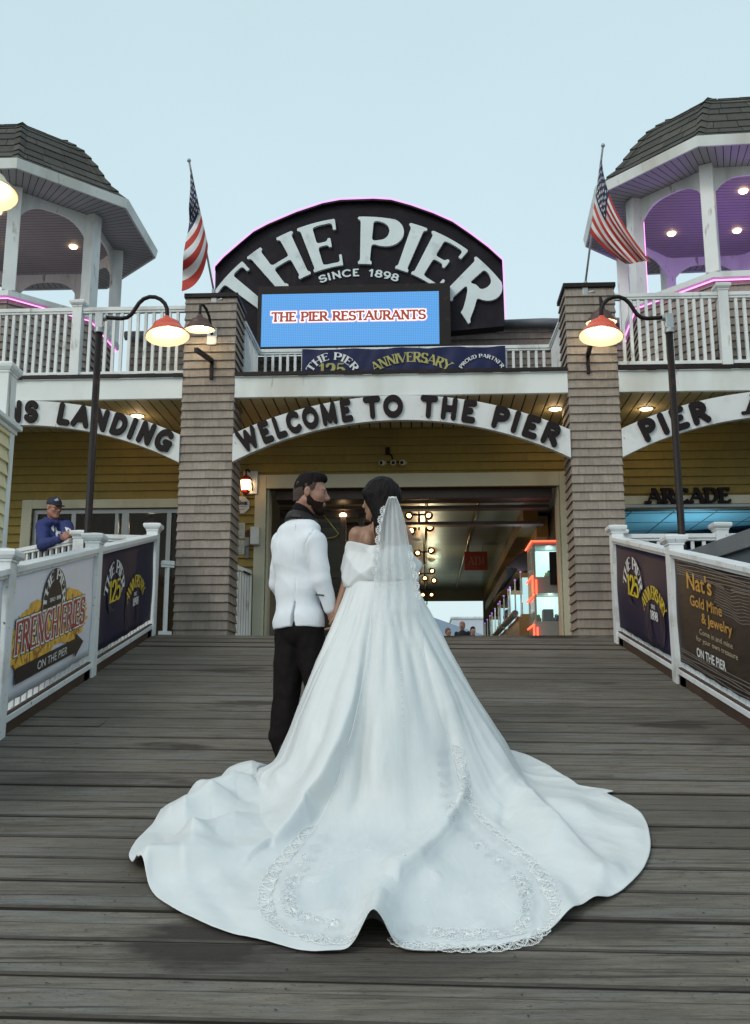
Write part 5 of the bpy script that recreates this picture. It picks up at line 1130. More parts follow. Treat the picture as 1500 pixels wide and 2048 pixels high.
# lamp added in place of a lamp reflection in the shop glass
T = Thing('reflection_lamp', 'added lit lamp standing in for a lamp reflection in the left shop window', 'pendant lamp', (-3.32, 2.6, 1.9), frame='F')
m = MB(); m.lathe((-3.34, 2.6, 1.80), [(.03, .09), (.05, .06), (.10, .02), (.105, 0)], 20); m.build('lamp_shade', M['enamel'], T, True); m = MB(); m.lathe((-3.34, 2.6, 1.798), [(0, 0), (.095, 0)], 20); m.build('lens', M['bulb2'], T); m = MB(); m.tube([(-3.34, 2.6, 1.89), (-3.34, 2.6, 2.45)], .006, 6); m.build('cord', M['blackmetal'], T)
lamp('shop_light', F2W((-3.34, 2.6, 1.74)), 2.0, (1, .85, .6)); lamp('shop_warm_light', F2W((-4.75, 2.3, 1.1)), 5, (1, .66, .15), None, .1)
# beyond the far opening
T = Thing('pavilion', 'distant pavilion with blue grey hipped roof seen through the far opening of the hall', 'building', (1.0, 24, 0), frame='F')
m = MB(); m.box(-2.2, 2.6, 24, 28, 0, 1.72); m.build('wall', mat('pale_blue_wall', (.42, .5, .55), .6, .05), T)
m = MB(); V = [(-2.4, 23.8, 1.72), (2.85, 23.8, 1.72), (2.85, 28, 1.72), (-2.4, 28, 1.72), (.55, 26, 2.72), (.65, 26, 2.72)]; m.add(V, [(0, 1, 5, 4), (1, 2, 5), (2, 3, 4, 5), (3, 0, 4), (0, 3, 2, 1)]); rf = m.build('roof', mat('blue_grey_roof', (.16, .21, .28), .6, .1), T); m = MB(); m.tube([(.6, 26, 2.7), (.6, 26, 3.25)], .02, 6); m.lathe((.6, 26, 3.0), sphere(0, .07, 8, 6), 8); m.build('finial', M['blackmetal'], (T, rf))
for x0, x1 in ((.3, .75), (1.1, 1.35), (1.55, 2.0)): m = MB(); m.box(x0, x1, 23.97, 24.01, .9, 1.5); m.build('window', M['dark'], T)
T = Thing('white_block', 'plain pale block of a building behind the blue pavilion', 'building', (2.6, 30, 0), frame='F'); m = MB(); m.box(1.75, 3.3, 30, 33, 0, 2.92); m.build('wall', mat('pale_concrete', (.5, .56, .6), .7, .05), T); m = MB(); m.box(1.70, 3.35, 29.95, 33.05, 2.92, 3.0); m.build('roof', M['white'], T); m = MB(); m.box(1.7, 3.4, 28.5, 29.4, 1.9, 2.02); m.build('blue_canopy', mat('blue_canopy', (.05, .16, .5), .5), T)
# ================================================================== PEOPLE
from mathutils import noise as mnoise
def fbm(V, f, seed=0):
    return np.array([mnoise.fractal(Vector((p[0]*f[0]+seed, p[1]*f[1], p[2]*f[2])), 1.0, 2.0, 3) for p in V])
def vnormals(V, Q):
    n = np.cross(V[Q[:, 2]]-V[Q[:, 0]], V[Q[:, 3]]-V[Q[:, 1]]); N = np.zeros_like(V)
    for k in range(4): np.add.at(N, Q[:, k], n)
    return N/(np.linalg.norm(N, axis=1)[:, None]+1e-12)
def wrinkle(V, Q, amp, f, seed=0):
    if amp < 0: return V+vnormals(V, Q)*(np.array([abs(mnoise.noise(Vector((p[0]*f[0]+seed, p[1]*f[1], p[2]*f[2]+.8*p[0]*f[0])))) for p in V])-.2)[:, None]*amp
    return V+vnormals(V, Q)*(fbm(V, f, seed)*amp)[:, None]
def put(T, name, B, m, smooth=2, wr=None):
    V, Q = B.mesh(smooth)
    for w_ in (wr or []): V = wrinkle(V, Q, *w_)
    return mkmesh(name, V, Q, m, T, True), V, Q
M['skin'] = mat('groom_skin', (.30, .158, .112), .5, .10, 30, .12, 120, sss=.15); M['skin2'] = mat('bride_skin', (.29, .158, .105), .48, .08, 30, .08, 120, sss=.15); M['skin3'] = mat('ruddy_skin', (.36, .17, .12), .5, .15, 25, .2, 100)
M['hair'] = mat('black_hair', (.008, .005, .005), .7, .3, 60, .5, 160, spec=.12, stretch=(1, 1, .25)); M['hair2'] = mat('dark_brown_hair', (.0065, .004, .0045), .5, .4, 60, .6, 140, spec=.14, stretch=(1.4, 1.4, .12))
M['fade'] = mat('cropped_hair', (.050, .030, .024), .8, .25, 150, .3, 200); M['beard'] = mat('dark_beard', (.017, .009, .007), .85, .35, 160, .5, 220, spec=.15)
M['jacket'] = mat('white_dinner_jacket', (.68, .72, .77), .75, .03, 14, .06, 260, sheen=.1, spec=.25); M['blackcloth'] = mat('black_wool', (.009, .007, .007), .85, .2, 30, .2, 200, spec=.15); M['blacksatin'] = mat('black_satin', (.010, .007, .008), .45, .2, 20, spec=.3)
M['satin'] = mat('white_satin', (.62, .65, .66), .40, .02, 10, .05, 500, spec=.35); M['lace'] = mat('white_lace', (.80, .82, .83), .6, .04, 40); M['button'] = mat('pearl_button', (.70, .70, .70), .3, .02)
M['eye'] = mat('dark_eye', (.10, .075, .06), .25, .05); M['lip'] = mat('lip', (.34, .12, .10), .45, .05); M['metalgold'] = mat('gold_stud', (.7, .5, .2), .25, .05, metal=1)

def head_prims(B, c, A, s=1., female=False, ears=True):
    """c: point between the ears; A rows: forward, left, up"""
    P = lambda x, y, z: np.array(c)+s*(x*A[0]+y*A[1]+z*A[2]); E = lambda p, r, k=.02, op='u': B.ell(P(*p), np.array(r)*s, A, k*s, op)
    E((-.012, 0, .038), (.097, .076, .094), .01); E((.030, 0, -.030), (.064, .060, .086), .03)
    for y in (-1, 1):
        B.rc(P(-.012, y*.050, -.052), P(.060, y*.014, -.106), .026*s, .020*s, .03*s); E((.058, y*.042, -.022), (.026, .022, .022), .025)
    B.rc(P(.074, -.008, -.108), P(.074, .008, -.108), (.015 if female else .019)*s, (.015 if female else .019)*s, .02*s)
    B.rc(P(.079, -.034, .022), P(.079, .034, .022), (.009 if female else .013)*s, (.009 if female else .013)*s, .02*s)
    B.rc(P(.088, 0, .016), P(.112, 0, -.024), .008*s, .0125*s, .014*s); B.ell(P(.110, 0, -.030), np.array((.013, .013, .010))*s, A, .01*s)
    for y in (-1, 1): B.ell(P(.101, y*.012, -.034), np.array((.010, .008, .008))*s, A, .008*s)
    for y in (-1, 1): B.ell(P(.098, y*.032, .002), np.array((.014, .017, .011))*s, A, .012*s, 's')
    for y in (-1, 1): B.ell(P(.080, y*.032, .001), np.array((.012, .0135, .0105))*s, A, .004*s)
    B.rc(P(.0905, -.018, -.058), P(.0905, .018, -.058), .0065*s, .0065*s, .008*s); B.rc(P(.0895, -.015, -.069), P(.0895, .015, -.069), .0072*s, .0072*s, .008*s)
    B.rc(P(.101, -.02, -.0635), P(.101, .02, -.0635), .0035*s, .0035*s, .004*s, 's')
    if ears:
        for y in (-1, 1):
            B.ell(P(-.012, y*.079, -.002), np.array((.020, .010, .032))*s, A, .008*s); B.ell(P(-.006, y*.090, .003), np.array((.010, .008, .018))*s, A, .006*s, 's')
    return P
def hand(B, w_, d, pn, s=1., curl=.9, side=1):
    """w_: wrist point, d: direction of the fingers, pn: palm normal (fingers curl towards it)"""
    d = np.array(d, float); d /= np.linalg.norm(d); pn = np.array(pn, float); pn -= d*(pn@d); pn /= np.linalg.norm(pn); sd = np.cross(d, pn)*side; w_ = np.array(w_, float)
    Q = lambda a, b, c: w_+s*(a*d+b*sd+c*pn)
    B.rc(Q(-.01, 0, 0), Q(.03, 0, 0), .025*s, .027*s, .015*s)
    for k, (b, l) in enumerate(((.030, .072), (.010, .080), (-.010, .074), (-.029, .058))):
        B.rc(Q(.015, b*.6, 0), Q(.088, b, 0), .014*s, .0115*s, .010*s); p = np.array([.088, b, 0.]); a = .25
        for j, f in enumerate((.45, .30, .25)):
            a += curl*(.55, .6, .4)[j]; q = p+np.array([math.cos(a), 0, math.sin(a)])*l*f; B.rc(Q(*p), Q(*q), (.0100-.0008*j)*s, (.0092-.0008*j)*s, .003*s); p = q
    B.rc(Q(.015, .026, .004), Q(.050, .044, .018), .014*s, .011*s, .010*s); B.rc(Q(.050, .044, .018), Q(.075, .040, .034), .011*s, .0095*s, .003*s); B.rc(Q(.075, .040, .034), Q(.094, .030, .044), .0095*s, .008*s, .003*s)

def onverts(V, mask=None):
    px, py = proj(V); dep = V[:, 1]; kd = kdtree.KDTree(len(V))
    for i in range(len(V)): kd.insert((px[i], py[i], 0), i)
    kd.balance()
    def f(x, y, n=14):
        r = kd.find_n((x, y, 0), n); d0 = r[0][2]; c = [q for q in r if q[2] < d0+3.5]; i = min(c, key=lambda q: dep[q[1]])[1]; return V[i]
    return f
# ------------------------------------------------------------------ groom
GY = 6.2
def J(px, py, dy=0.): return at(px, py, GY+dy)
gb = onramp(585, 1540)
G = Thing('person', 'man in white dinner jacket and black trousers standing at the bride\'s left, seen from behind', 'person', gb)
ya = math.radians(45); TF = np.array([[math.sin(ya), math.cos(ya), 0], [-math.cos(ya), math.sin(ya), 0], [0, 0, 1.]])   # forward, left, up of his trunk
HA = rotm((1, -.10, -.06)); hc = J(622, 988, 0)
B = Body(.005, .03); P = head_prims(B, hc, HA, 1.0)
B.rc(P(-.035, 0, -.06), J(605, 1040, .01), .058, .066); B.ell(J(599, 1068, 0), (.08, .14, .05), TF)
B.ell(J(594, 1110, 0), (.10, .165, .19), TF); B.ell(J(597, 1195, 0), (.095, .145, .2), TF); B.ell(J(600, 1262, 0), (.105, .15, .11), TF)
RS, LS = J(632, 1083, -.13), J(563, 1083, .14); RE, LE = J(644, 1160, -.14), J(556, 1168, .22); RW, LW = J(663, 1224, -.09), J(578, 1215, .34)
B.chain([RS, RE, RW], [.055, .040, .029]); B.chain([LS, LE, LW], [.055, .040, .029])
hand(B, RW+(RW-RE)*.05, (.10, .0, -1), (1, .3, 0), 1.0, .55, 1); hand(B, LW+(LW-LE)*.05, (.6, .1, -.3), (0, -1, 0), 1.0, .6, -1)
B.chain([J(583, 1265, .05), J(573, 1390, .02), J(568, 1515, .02)], [.085, .06, .045]); B.chain([J(619, 1265, -.04), J(633, 1385, -.03), J(632, 1515, -.02)], [.08, .055, .042])
put(G, 'body', B, M['skin'])
# eyes, hair, beard
B = Body(.003, .004)
for y in (-1, 1): B = Body(.003, .004); B.ell(P(.0835, y*.032, .001), (.0105, .0105, .009), HA); put(G, 'eye', B, M['eye'])
def hairfn(base, region, lo, hi, amp=.0025, f=(60, 60, 60)):
    return base
def loc(X, Y, Z): x, y, z = X-hc[0], Y-hc[1], Z-hc[2]; return [HA[i, 0]*x+HA[i, 1]*y+HA[i, 2]*z for i in range(3)]
B = Body(.004, .02); B.ell(P(-.013, 0, .040), (.1015, .0795, .0985), HA); B.ell(P(.012, 0, .103), (.080, .054, .036), HA, .03); B.ell(P(.060, 0, .106), (.028, .048, .026), HA, .03)
B.fn(lambda X, Y, Z: (lambda q: (.004+.050*np.clip((q[0]+.035)/.05, 0, 1)+.42*np.maximum(q[0]-.015, 0)+.004*np.sin(q[1]*300+q[0]*210)-q[2]))(loc(X, Y, Z)), hc-.2, hc+.25, 0, 'i')
B.fn(lambda X, Y, Z: .0020*np.sin(loc(X, Y, Z)[1]*190+loc(X, Y, Z)[0]*30)-.004+0*X, hc-.2, hc+.25, -1, 'n')
put(G, 'hair', B, M['hair'], 1, [(.004, (45, 45, 20), 3)])
B = Body(.004, .02); B.ell(P(-.013, 0, .038), (.1005, .0785, .0965), HA); B.rc(P(-.055, 0, -.01), P(-.06, 0, -.052), .055, .052, .03)
B.fn(lambda X, Y, Z: (lambda q: np.maximum(np.maximum(q[2]-.072, -.055+0*q[2]-q[2]+.5*np.maximum(q[0]+.05, 0)), q[0]-.028-.25*np.maximum(q[2], 0)))(loc(X, Y, Z)), hc-.2, hc+.25, 0, 'i'); put(G, 'faded_hair', B, M['fade'], 1)
B = Body(.0035, .02); B.ell(P(.0305, 0, -.032), (.0655, .0622, .0875), HA)
for y in (-1, 1): B.rc(P(-.010, y*.052, -.045), P(.062, y*.016, -.108),   .0275, .0225, .03); B.rc(P(-.004, y*.067, -.01), P(.004, y*.062, -.06), .012, .018, .015)
B.rc(P(.073, -.009, -.107), P(.073, .009, -.107), .0205, .0205, .02); B.rc(P(.0925, -.022, -.049), P(.0925, .022, -.049), .0065, .0065, .008)
def beardreg(X, Y, Z):
    q = loc(X, Y, Z); top = -.055+.052*np.clip((.048-q[0])/.055, 0, 1)**1.6+.006*np.clip((q[0]-.08)/.012, 0, 1)
    d = q[2]-top; mouth = -(np.sqrt(((q[0]-.105)/.022)**2+(q[1]/.024)**2+((q[2]+.0635)/.0105)**2)-1)*.01
    return np.maximum(np.maximum(d, -.012-q[0]), mouth)
B.fn(beardreg, hc-.2, hc+.2, 0, 'i'); put(G, 'beard', B, M['beard'], 1, [(.002, (90, 90, 60), 1)])
B = Body(.003, .004)
for y in (-1, 1): B.rc(P(.093, y*.020, .021), P(.082, y*.050, .022), .0048, .003); 
put(G, 'eyebrows', B, M['hair'], 1)
# shirt and satin collar, jacket, trousers, shoes
B = Body(.005, .02); nb, ntop = J(604, 1052, .01), P(-.045, 0, -.082)
B.rc(ntop*.75+nb*.25, nb, .070, .084); put(G, 'shirt_collar', B, M['blackcloth'])
B = Body(.0045, .014)
for a in range(24):
    t0_, t1_ = math.radians(-165+330*a/24), math.radians(-165+330*(a+1)/24)
    for lv, (rr, zz_, tb) in enumerate(((.077, .018, .008), (.081, .008, .009), (.086, -.002, .009), (.091, -.012, .009), (.096, -.021, .008))):
        g_ = lambda t: J(604, 1035, .0)-rr*math.cos(t)*TF[0]+rr*1.05*math.sin(t)*TF[1]+np.array([0, 0, zz_+.028*math.cos(t)-.02]); B.rc(g_(t0_), g_(t1_), tb, tb)
put(G, 'satin_collar', B, M['blacksatin'])
B = Body(.005, .045)
B.ell(J(593, 1108, 0), (.128, .196, .19), TF); B.ell(J(595, 1178, 0), (.122, .168, .19), TF); B.ell(J(598, 1245, .0), (.142, .183, .17), TF)
B.rc(RS+[-.02, 0, .005], LS+[.02, 0, .005], .066, .066, .05); B.ell(J(600, 1060, .0), (.100, .165, .062), TF, .05); B.ell(J(604, 1046, .0), (.082, .100, .045), TF, .03)
B.chain([RS, RE, RW+(RE-RW)*.12], [.067, .054, .044], .012); B.chain([LS, LE, LW], [.067, .055, .044], .014)
zh = J(590, 1257)[2]
B.fn(lambda X, Y, Z: (zh+.012*np.sin((X-gb[0])*9))-Z+0*X, J(500, 1300, -.5), J(640, 1000, .6), 0, 'i_jacket') if False else None
Vj, Qj = B.mesh(1)
ong0 = onverts(Vj)
for line, rr in (([(592, 1044), (589, 1080), (588, 1120), (589, 1160), (590, 1200), (590, 1225)], .0030), ([(629, 1058), (617, 1072), (609, 1090), (608, 1108), (614, 1124)], .0045), ([(560, 1063), (557, 1080), (556, 1100)], .004)):
    pts = [ong0(*q) for q in line]
    for a in range(len(pts)-1): B.rc(pts[a], pts[a+1], rr, rr, .006, 's')
def cutmesh(B, fns): 
    for f, lo, hi in fns: B.fn(f, lo, hi, 0, 'i')
tl = TF[1]
def hemcut(X, Y, Z): return (zh-.012*((X-gb[0])*-1.2))-Z
vc = J(590, 1257, -.13)
def vent(X, Y, Z):
    s = (X-vc[0])*tl[0]+(Y-vc[1])*tl[1]; h = Z-zh; f = (X-vc[0])*TF[0, 0]+(Y-vc[1])*TF[0, 1]
    return np.maximum(np.maximum(np.abs(s+.0-.05*(h))-(.016-.085*h*1.0), h-.165), f-.07)
B.fn(hemcut, vc-1.2, vc+1.2, 0, 'i_keep'); B.ops[-1] = (lambda X, Y, Z: np.where((X > J(655, 1250)[0]-.0) & (Y < GY-.02), -1., hemcut(X, Y, Z)), vc-1.2, vc+1.2, 0, 'i')
B.fn(vent, vc-.3, vc+.3, 0, 's')
jk, Vj, Qj = put(G, 'jacket', B, M['jacket'], 2, [(.005, (5, 5, 2.5), 5), (.0015, (16, 16, 7), 9), (-.009, (4.5, 4.5, 8), 3)])
ong = onverts(Vj); TOC = lambda p, l: p+(CAM-p)/np.linalg.norm(CAM-p)*l
m = MB(); m.tube([TOC(ong(x, y), .003) for x, y in ((634, 1190), (639, 1190.5), (646, 1191))], .0045, 6); m.build('pocket_trim', M['blacksatin'], (G, jk))
B = Body(.006, .03)
B.ell(J(599, 1258, .0), (.122, .165, .12), TF); B.chain([J(583, 1262, .05), J(574, 1385, .03), J(562, 1472, .03), J(569, 1512, .02), J(569, 1526, .02)], [.104, .083, .074, .058, .060], .012)
B.chain([J(619, 1262, -.04), J(633, 1385, -.03), J(634, 1465, -.02), J(630, 1522, -.02)], [.100, .074, .066, .058], .012)
put(G, 'trousers', B, M['blackcloth'], 2, [(.012, (9, 9, 6), 2)])
for sx_, sy_ in ((569, 1536), (621, 1536)):
    q = onramp(sx_, sy_); f = np.array([.25, .95, SL]); B = Body(.006, .02); B.rc(q+[0, -.06, .02], q+[.03, .12, .06], .038, .036); B.ell(q+np.array([.05, .20, .085]), (.075, .045, .035), rotm((.25, .95, .22))); B.rc(q+[0, -.04, .03], q+[0, -.02, .12], .04, .045); put(G, 'shoe', B, M['blacksatin'])

# ------------------------------------------------------------------ bride
BY0 = 6.08
def K(px, py, dy=0.): return at(px, py, BY0+dy)
FB = onramp(766, 1549)
R_ = Thing('person', 'bride in white off the shoulder gown with long train and veil, seen from behind', 'person', FB)
HB = rotm((-.84, .52, -.02)); hb = K(757, 1001, 0); BF_ = np.array([[0, 1., 0], [-1., 0, 0], [0, 0, 1.]])
B = Body(.005, .03); PB = head_prims(B, hb, HB, .94, True, False)
B.rc(PB(-.03, 0, -.06), K(759, 1056, .01), .047, .052); B.rc(K(716, 1068, .0), K(806, 1068, .0), .046, .046, .04); B.ell(K(760, 1092, .01), (.088, .150, .13), BF_)
B.ell(K(760, 1140, .01), (.09, .135, .16), BF_); B.ell(K(762, 1190, .01), (.10, .14, .12), BF_); B.ell(K(764, 1260, .03), (.12, .17, .17), BF_)
for s in (-1, 1): B.ell(K(760+s*24, 1082, -.065), (.035, .035, .055), BF_, .03)
B.rc(K(760, 1062, -.09), K(760, 1110, -.105), .006, .008, .03, 's')
B.rc(K(722, 1082, -.075), K(716, 1098, -.065), .004, .008, .012, 's')
bLS, bLE, bLW = K(712, 1071, 0), K(697, 1154, .01), K(675, 1221, -.0); bRS, bRE, bRW = K(809, 1071, 0), K(821, 1158, .0), K(847, 1226, .05)
B.chain([bLS, bLE, bLW], [.042, .033, .024]); B.chain([bRS, bRE, bRW], [.042, .033, .024])
hand(B, bLW+(bLW-bLE)*.04, (-.15, -.02, -1), (-1, -.2, 0), .9, .75, -1); hand(B, bRW+(bRW-bRE)*.04, (.25, .1, -1), (0, 1, 0), .9, .4, 1)
B.chain([K(745, 1280, .03), K(748, 1400, .03), K(750, 1530, .03)], [.085, .06, .04]); B.chain([K(785, 1280, .03), K(785, 1400, .03), K(784, 1530, .03)], [.085, .06, .04])
bd, Vb, Qb = put(R_, 'body', B, M['skin2'], 3)
B = Body(.003, .004)
for y in (-1, 1): B = Body(.003, .004); B.ell(PB(.0815, y*.032, .001), (.0098, .0098, .0085), HB); put(R_, 'eye', B, M['eye'])
B = Body(.003, .004)
for y in (-1, 1): B.rc(PB(.089, y*.018, .019), PB(.080, y*.046, .021), .0032, .002)
put(R_, 'eyebrows', B, M['hair2'], 1)
B = Body(.003, .006); B.rc(PB(.092, -.015, -.058), PB(.092, .015, -.058), .0055, .0055); B.rc(PB(.091, -.013, -.068), PB(.091, .013, -.068), .006, .006); put(R_, 'lips', B, M['lip'], 1)
def locb(X, Y, Z): x, y, z = X-hb[0], Y-hb[1], Z-hb[2]; return [HB[i, 0]*x+HB[i, 1]*y+HB[i, 2]*z for i in range(3)]
B = Body(.004, .03); B.ell(PB(-.018, 0, .048), (.112, .092, .102), HB); B.ell(PB(-.056, 0, .046), (.068, .078, .082), HB, .03)
B.fn(lambda X, Y, Z: (lambda q: np.minimum(np.maximum(q[0]-.100, -.030-q[2]+1.5*(np.maximum(q[0]-.0, 0))) , 9))(locb(X, Y, Z)), hb-.25, hb+.25, 0, 'i')
B.rc(PB(-.070, 0, .02), K(771, 1040, -.085), .082, .050, .04); B.rc(K(771, 1040, -.085), K(767, 1085, -.115), .048, .026, .03); B.rc(K(767, 1085, -.115), K(765, 1108, -.11), .026, .012, .02)
for a in ((.052, .070, .045, 744, 1030, -.02, .026, .018), (.02, .082, .03, 750, 1050, -.07, .03, .016), (-.02, .08, .02, 757, 1078, -.10, .03, .012)): B.rc(PB(*a[:3]), K(a[3]+7, a[4], a[5]), a[6], a[7], .025)
B.rc(K(747, 1040, -.085), K(751, 1078, -.112), .006, .003, .01); B.rc(K(744, 1036, -.075), K(741, 1056, -.085), .005, .003, .01)
put(R_, 'hair', B, M['hair2'], 2, [(.006, (30, 30, 8), 3), (.003, (90, 90, 14), 6)])
m = MB(); e = K(701, 1059, -.05); m.lathe(e, sphere(0, .006, 10, 8), 10); m.build('earring', M['metalgold'], R_, True) if False else None
onb_ = onverts(Vb)
m = MB(); RT = random.Random(5)
for k in range(15):
    x = 707+k*2.1; y = 1053.5-k*.42+RT.uniform(-1, 1); p = TOC(onb_(x, y), .0015); q = TOC(onb_(x+RT.uniform(.8, 2.4), y-RT.uniform(-1.8, 2.2)), .0015)
    if np.linalg.norm(p-q) > .001: m.tube([p, q], RT.uniform(.0014, .0028), 5)
for x, y in ((717, 1053), (722, 1053.5), (712, 1055)): m.lathe(TOC(onb_(x, y), .0005), sphere(0, .0032, 8, 6), 8)
m.build('tattoo', mat('tattoo_ink', (.05, .05, .07), .6, .1), (R_, bd))

# --- gown: skirt and train as one draped sheet
hem_px = [(1000, 1499), (1060, 1517), (1110, 1546), (1160, 1577), (1205, 1590), (1250, 1588), (1280, 1627), (1298, 1672), (1301, 1705), (1287, 1742), (1262, 1775), (1220, 1803), (1165, 1824), (1140, 1850), (1080, 1874), (1000, 1896), (900, 1908), (840, 1909), (790, 1909), (745, 1909), (700, 1909), (645, 1916), (600, 1907), (520, 1888), (430, 1864), (360, 1832), (310, 1797), (287, 1757), (268, 1746), (256, 1722), (272, 1690), (306, 1656), (330, 1628), (362, 1610), (402, 1590), (440, 1592), (470, 1566), (560, 1556)]
HP = np.array([onramp(*p) for p in hem_px]); hx, hy = HP[:, 0]-FB[0], HP[:, 1]-FB[1]; ha = np.arctan2(hy, hx); hr = np.hypot(hx, hy)
ha = np.where(ha > 1.2, ha-2*math.pi, ha)      # runs from about +25 deg down through -90 to about -185
fa = np.radians([-195, -225, -260, -290, -318, -330]); fr = np.array([.62, .55, .50, .55, .70, .80])
AA = np.concatenate([ha, fa]); RR = np.concatenate([hr, fr]); od = np.argsort(AA); AA, RR = AA[od], RR[od]
AA = np.concatenate([AA-2*math.pi, AA, AA+2*math.pi]); RR = np.concatenate([RR]*3)
NPH, ND = 940, 250
phi = np.concatenate([np.radians(np.linspace(-205, 35, 800, endpoint=False)), np.radians(np.linspace(35, 155, NPH-800, endpoint=False))])
R0 = np.interp(phi, AA, RR)
for _ in range(22): R0 = .25*np.roll(R0, 1)+.5*R0+.25*np.roll(R0, -1)
zW = K(762, 1158)[2]; hw = zW-SL*FB[1]
ga = np.radians([-270, -225, -180, -135, -90, -45, 0, 45, 90]); dg0 = np.array([.50, .52, .60, .84, .97, .88, .77, .58, .50])
dg = np.interp(phi, ga, dg0); dg = np.minimum(dg, R0-.02)
r0 = 1/np.sqrt((np.cos(phi)/.200)**2+(np.sin(phi)/.165)**2)
t = np.linspace(0, 1, ND)**1.1
PH, TT = np.meshgrid(phi, t, indexing='ij'); D0, RB_, DG = r0[:, None], R0[:, None], dg[:, None]
DD = D0+(RB_-D0)*TT
s = np.clip((DD-D0)/(DG-D0), 0, 3)
zc = hw*(1-np.where(s < 1, s**.92, s)); zf = .012+0*DD
kk = .10*np.clip(RB_-DG, .05, 1)**.5
zz = .5*(zc+zf+np.sqrt((zc-zf)**2+kk**2)); zz = zz-(.5*(kk*kk)/np.maximum(np.abs(zc-zf)+.6, .05))*0
pl = np.exp(-((s-.30)/.34)**2)
DDp = DD+pl*(.007*np.sin(PH*29+np.sin(PH*5)*1.8)+.012*np.sin(PH*13+1+np.sin(PH*3)))*np.clip(s*6, 0, 1)
cx_ = FB[0]+(K(762, 1166)[0]-FB[0])*np.clip(zz/hw, 0, 1); cy_ = FB[1]+(K(762, 1166)[1]-FB[1])*np.clip(zz/hw, 0, 1)
Xs = cx_+DDp*np.cos(PH); Ys = cy_+DDp*np.sin(PH)
hfl = np.clip((DD-DG)/(RB_-DG+.01), 0, 1)     # 0 at the foot of the skirt, 1 at the hem
Zs = SL*Ys+zz
S = np.stack([Xs, Ys, Zs], -1)
Qs = grid_faces(NPH, ND, True)
Ns = vnormals(S.reshape(-1, 3), Qs).reshape(S.shape); Ns *= np.where((Ns[..., 2] < 0), -1, 1)[..., None]
PX, PYY = proj(S)
vis = np.clip((np.sin(PH)*-1+.42)/.3, 0, 1)*np.clip(s*4, 0, 1)
def ridge(pts, amp, wp, wn, cut=True):
    pts = np.array(pts, float); amp = amp if hasattr(amp, '__len__') else [0]+[amp]*(len(pts)-2)+[0]
    best = np.full(PX.shape, 1e9); H = np.zeros(PX.shape)
    for i in range(len(pts)-1):
        a, b = pts[i], pts[i+1]; d = b-a; L2 = d@d; tt = np.clip(((PX-a[0])*d[0]+(PYY-a[1])*d[1])/L2, 0, 1)
        vx, vy = PX-a[0]-tt*d[0], PYY-a[1]-tt*d[1]; dist = np.hypot(vx, vy); cr_ = d[0]*vy-d[1]*vx
        w_ = np.where(cr_ > 0, wp, wn); h = (amp[i]+(amp[i+1]-amp[i])*tt)*np.exp(-(dist/w_)**2); up = dist < best; H = np.where(up, h, H); best = np.minimum(best, dist)
    return H*vis*1.6
H = np.zeros(PX.shape)
def rg(*a): 
    global H; H = H+ridge(*a)
# folds of the skirt (drawn where the photo shows them, in metres of height)
rg([(724, 1250), (716, 1330), (705, 1420), (690, 1500), (660, 1580), (612, 1645), (548, 1692)], [0, .014, .045, .075, .085, .085, .02], 50, 8)
rg([(745, 1390), (733, 1450), (722, 1530), (716, 1590), (690, 1640)], [0, -.02, -.035, -.03, 0], 11, 20)
rg([(772, 1380), (752, 1450), (742, 1530), (752, 1590)], [0, .015, .025, 0], 10, 45)
rg([(676, 1270), (648, 1360), (622, 1450), (590, 1550)], [0, .012, .02, 0], 26, 22); rg([(700, 1300), (672, 1400), (650, 1480), (610, 1580)], [0, -.012, -.02, 0], 16, 20)
rg([(838, 1240), (862, 1330), (886, 1420), (908, 1500)], [0, .014, .022, 0], 16, 30); rg([(846, 1300), (880, 1400), (900, 1480), (912, 1560), (890, 1650)], [0, -.008, -.02, -.02, 0], 22, 12)
rg([(886, 1310), (940, 1410), (986, 1490), (1010, 1560), (1050, 1610)], [0, .014, .026, .03, 0], 20, 34); rg([(800, 1260), (806, 1400), (812, 1500)], [0, .012, 0], 22, 22)
rg([(918, 1520), (918, 1590), (893, 1670), (838, 1735), (800, 1765), (786, 1810)], [0, .03, .042, .046, .04, 0], 44, 12)
rg([(1000, 1555), (1060, 1612), (1120, 1672), (1215, 1752)], [0, .045, .055, .0], 46, 14); rg([(1010, 1565), (1090, 1606), (1170, 1634), (1262, 1652)], [0, .018, .022, .0], 16, 26)
rg([(1010, 1600), (1012, 1640), (1030, 1670)], [0, -.02, 0], 14, 30); rg([(1150, 1720), (1205, 1755), (1250, 1740)], [0, .022, 0], 20, 20)
rg([(560, 1556), (505, 1560), (465, 1562)], [.03, .07, .055], 24, 30); rg([(545, 1590), (470, 1590), (425, 1600), (398, 1596)], [0, .06, .07, .06], 9, 24); rg([(520, 1625), (420, 1618), (370, 1632), (345, 1630)], [0, .055, .06, .03], 8, 26)
rg([(560, 1640), (470, 1660), (385, 1690), (330, 1684)], [0, .045, .05, .0], 8, 28); rg([(580, 1690), (470, 1722), (370, 1738), (300, 1742)], [0, .03, .06, .03], 34, 16); rg([(350, 1672), (388, 1692), (430, 1700)], [0, .02, 0], 8, 14)
rg([(600, 1790), (660, 1750), (740, 1715), (790, 1700)], [0, .022, .024, 0], 26, 30); rg([(470, 1850), (560, 1800), (650, 1745)], [0, .018, 0], 34, 30)
rg([(845, 1820), (870, 1760), (900, 1730)], [0, .018, 0], 30, 40); rg([(1010, 1860), (1040, 1790), (1050, 1730)], [0, .022, 0], 34, 40); rg([(1150, 1850), (1120, 1790), (1080, 1740)], [.03, .02, 0], 22, 34)
rg([(1185, 1822), (1190, 1790), (1150, 1750)], [.02, .015, 0], 22, 24)
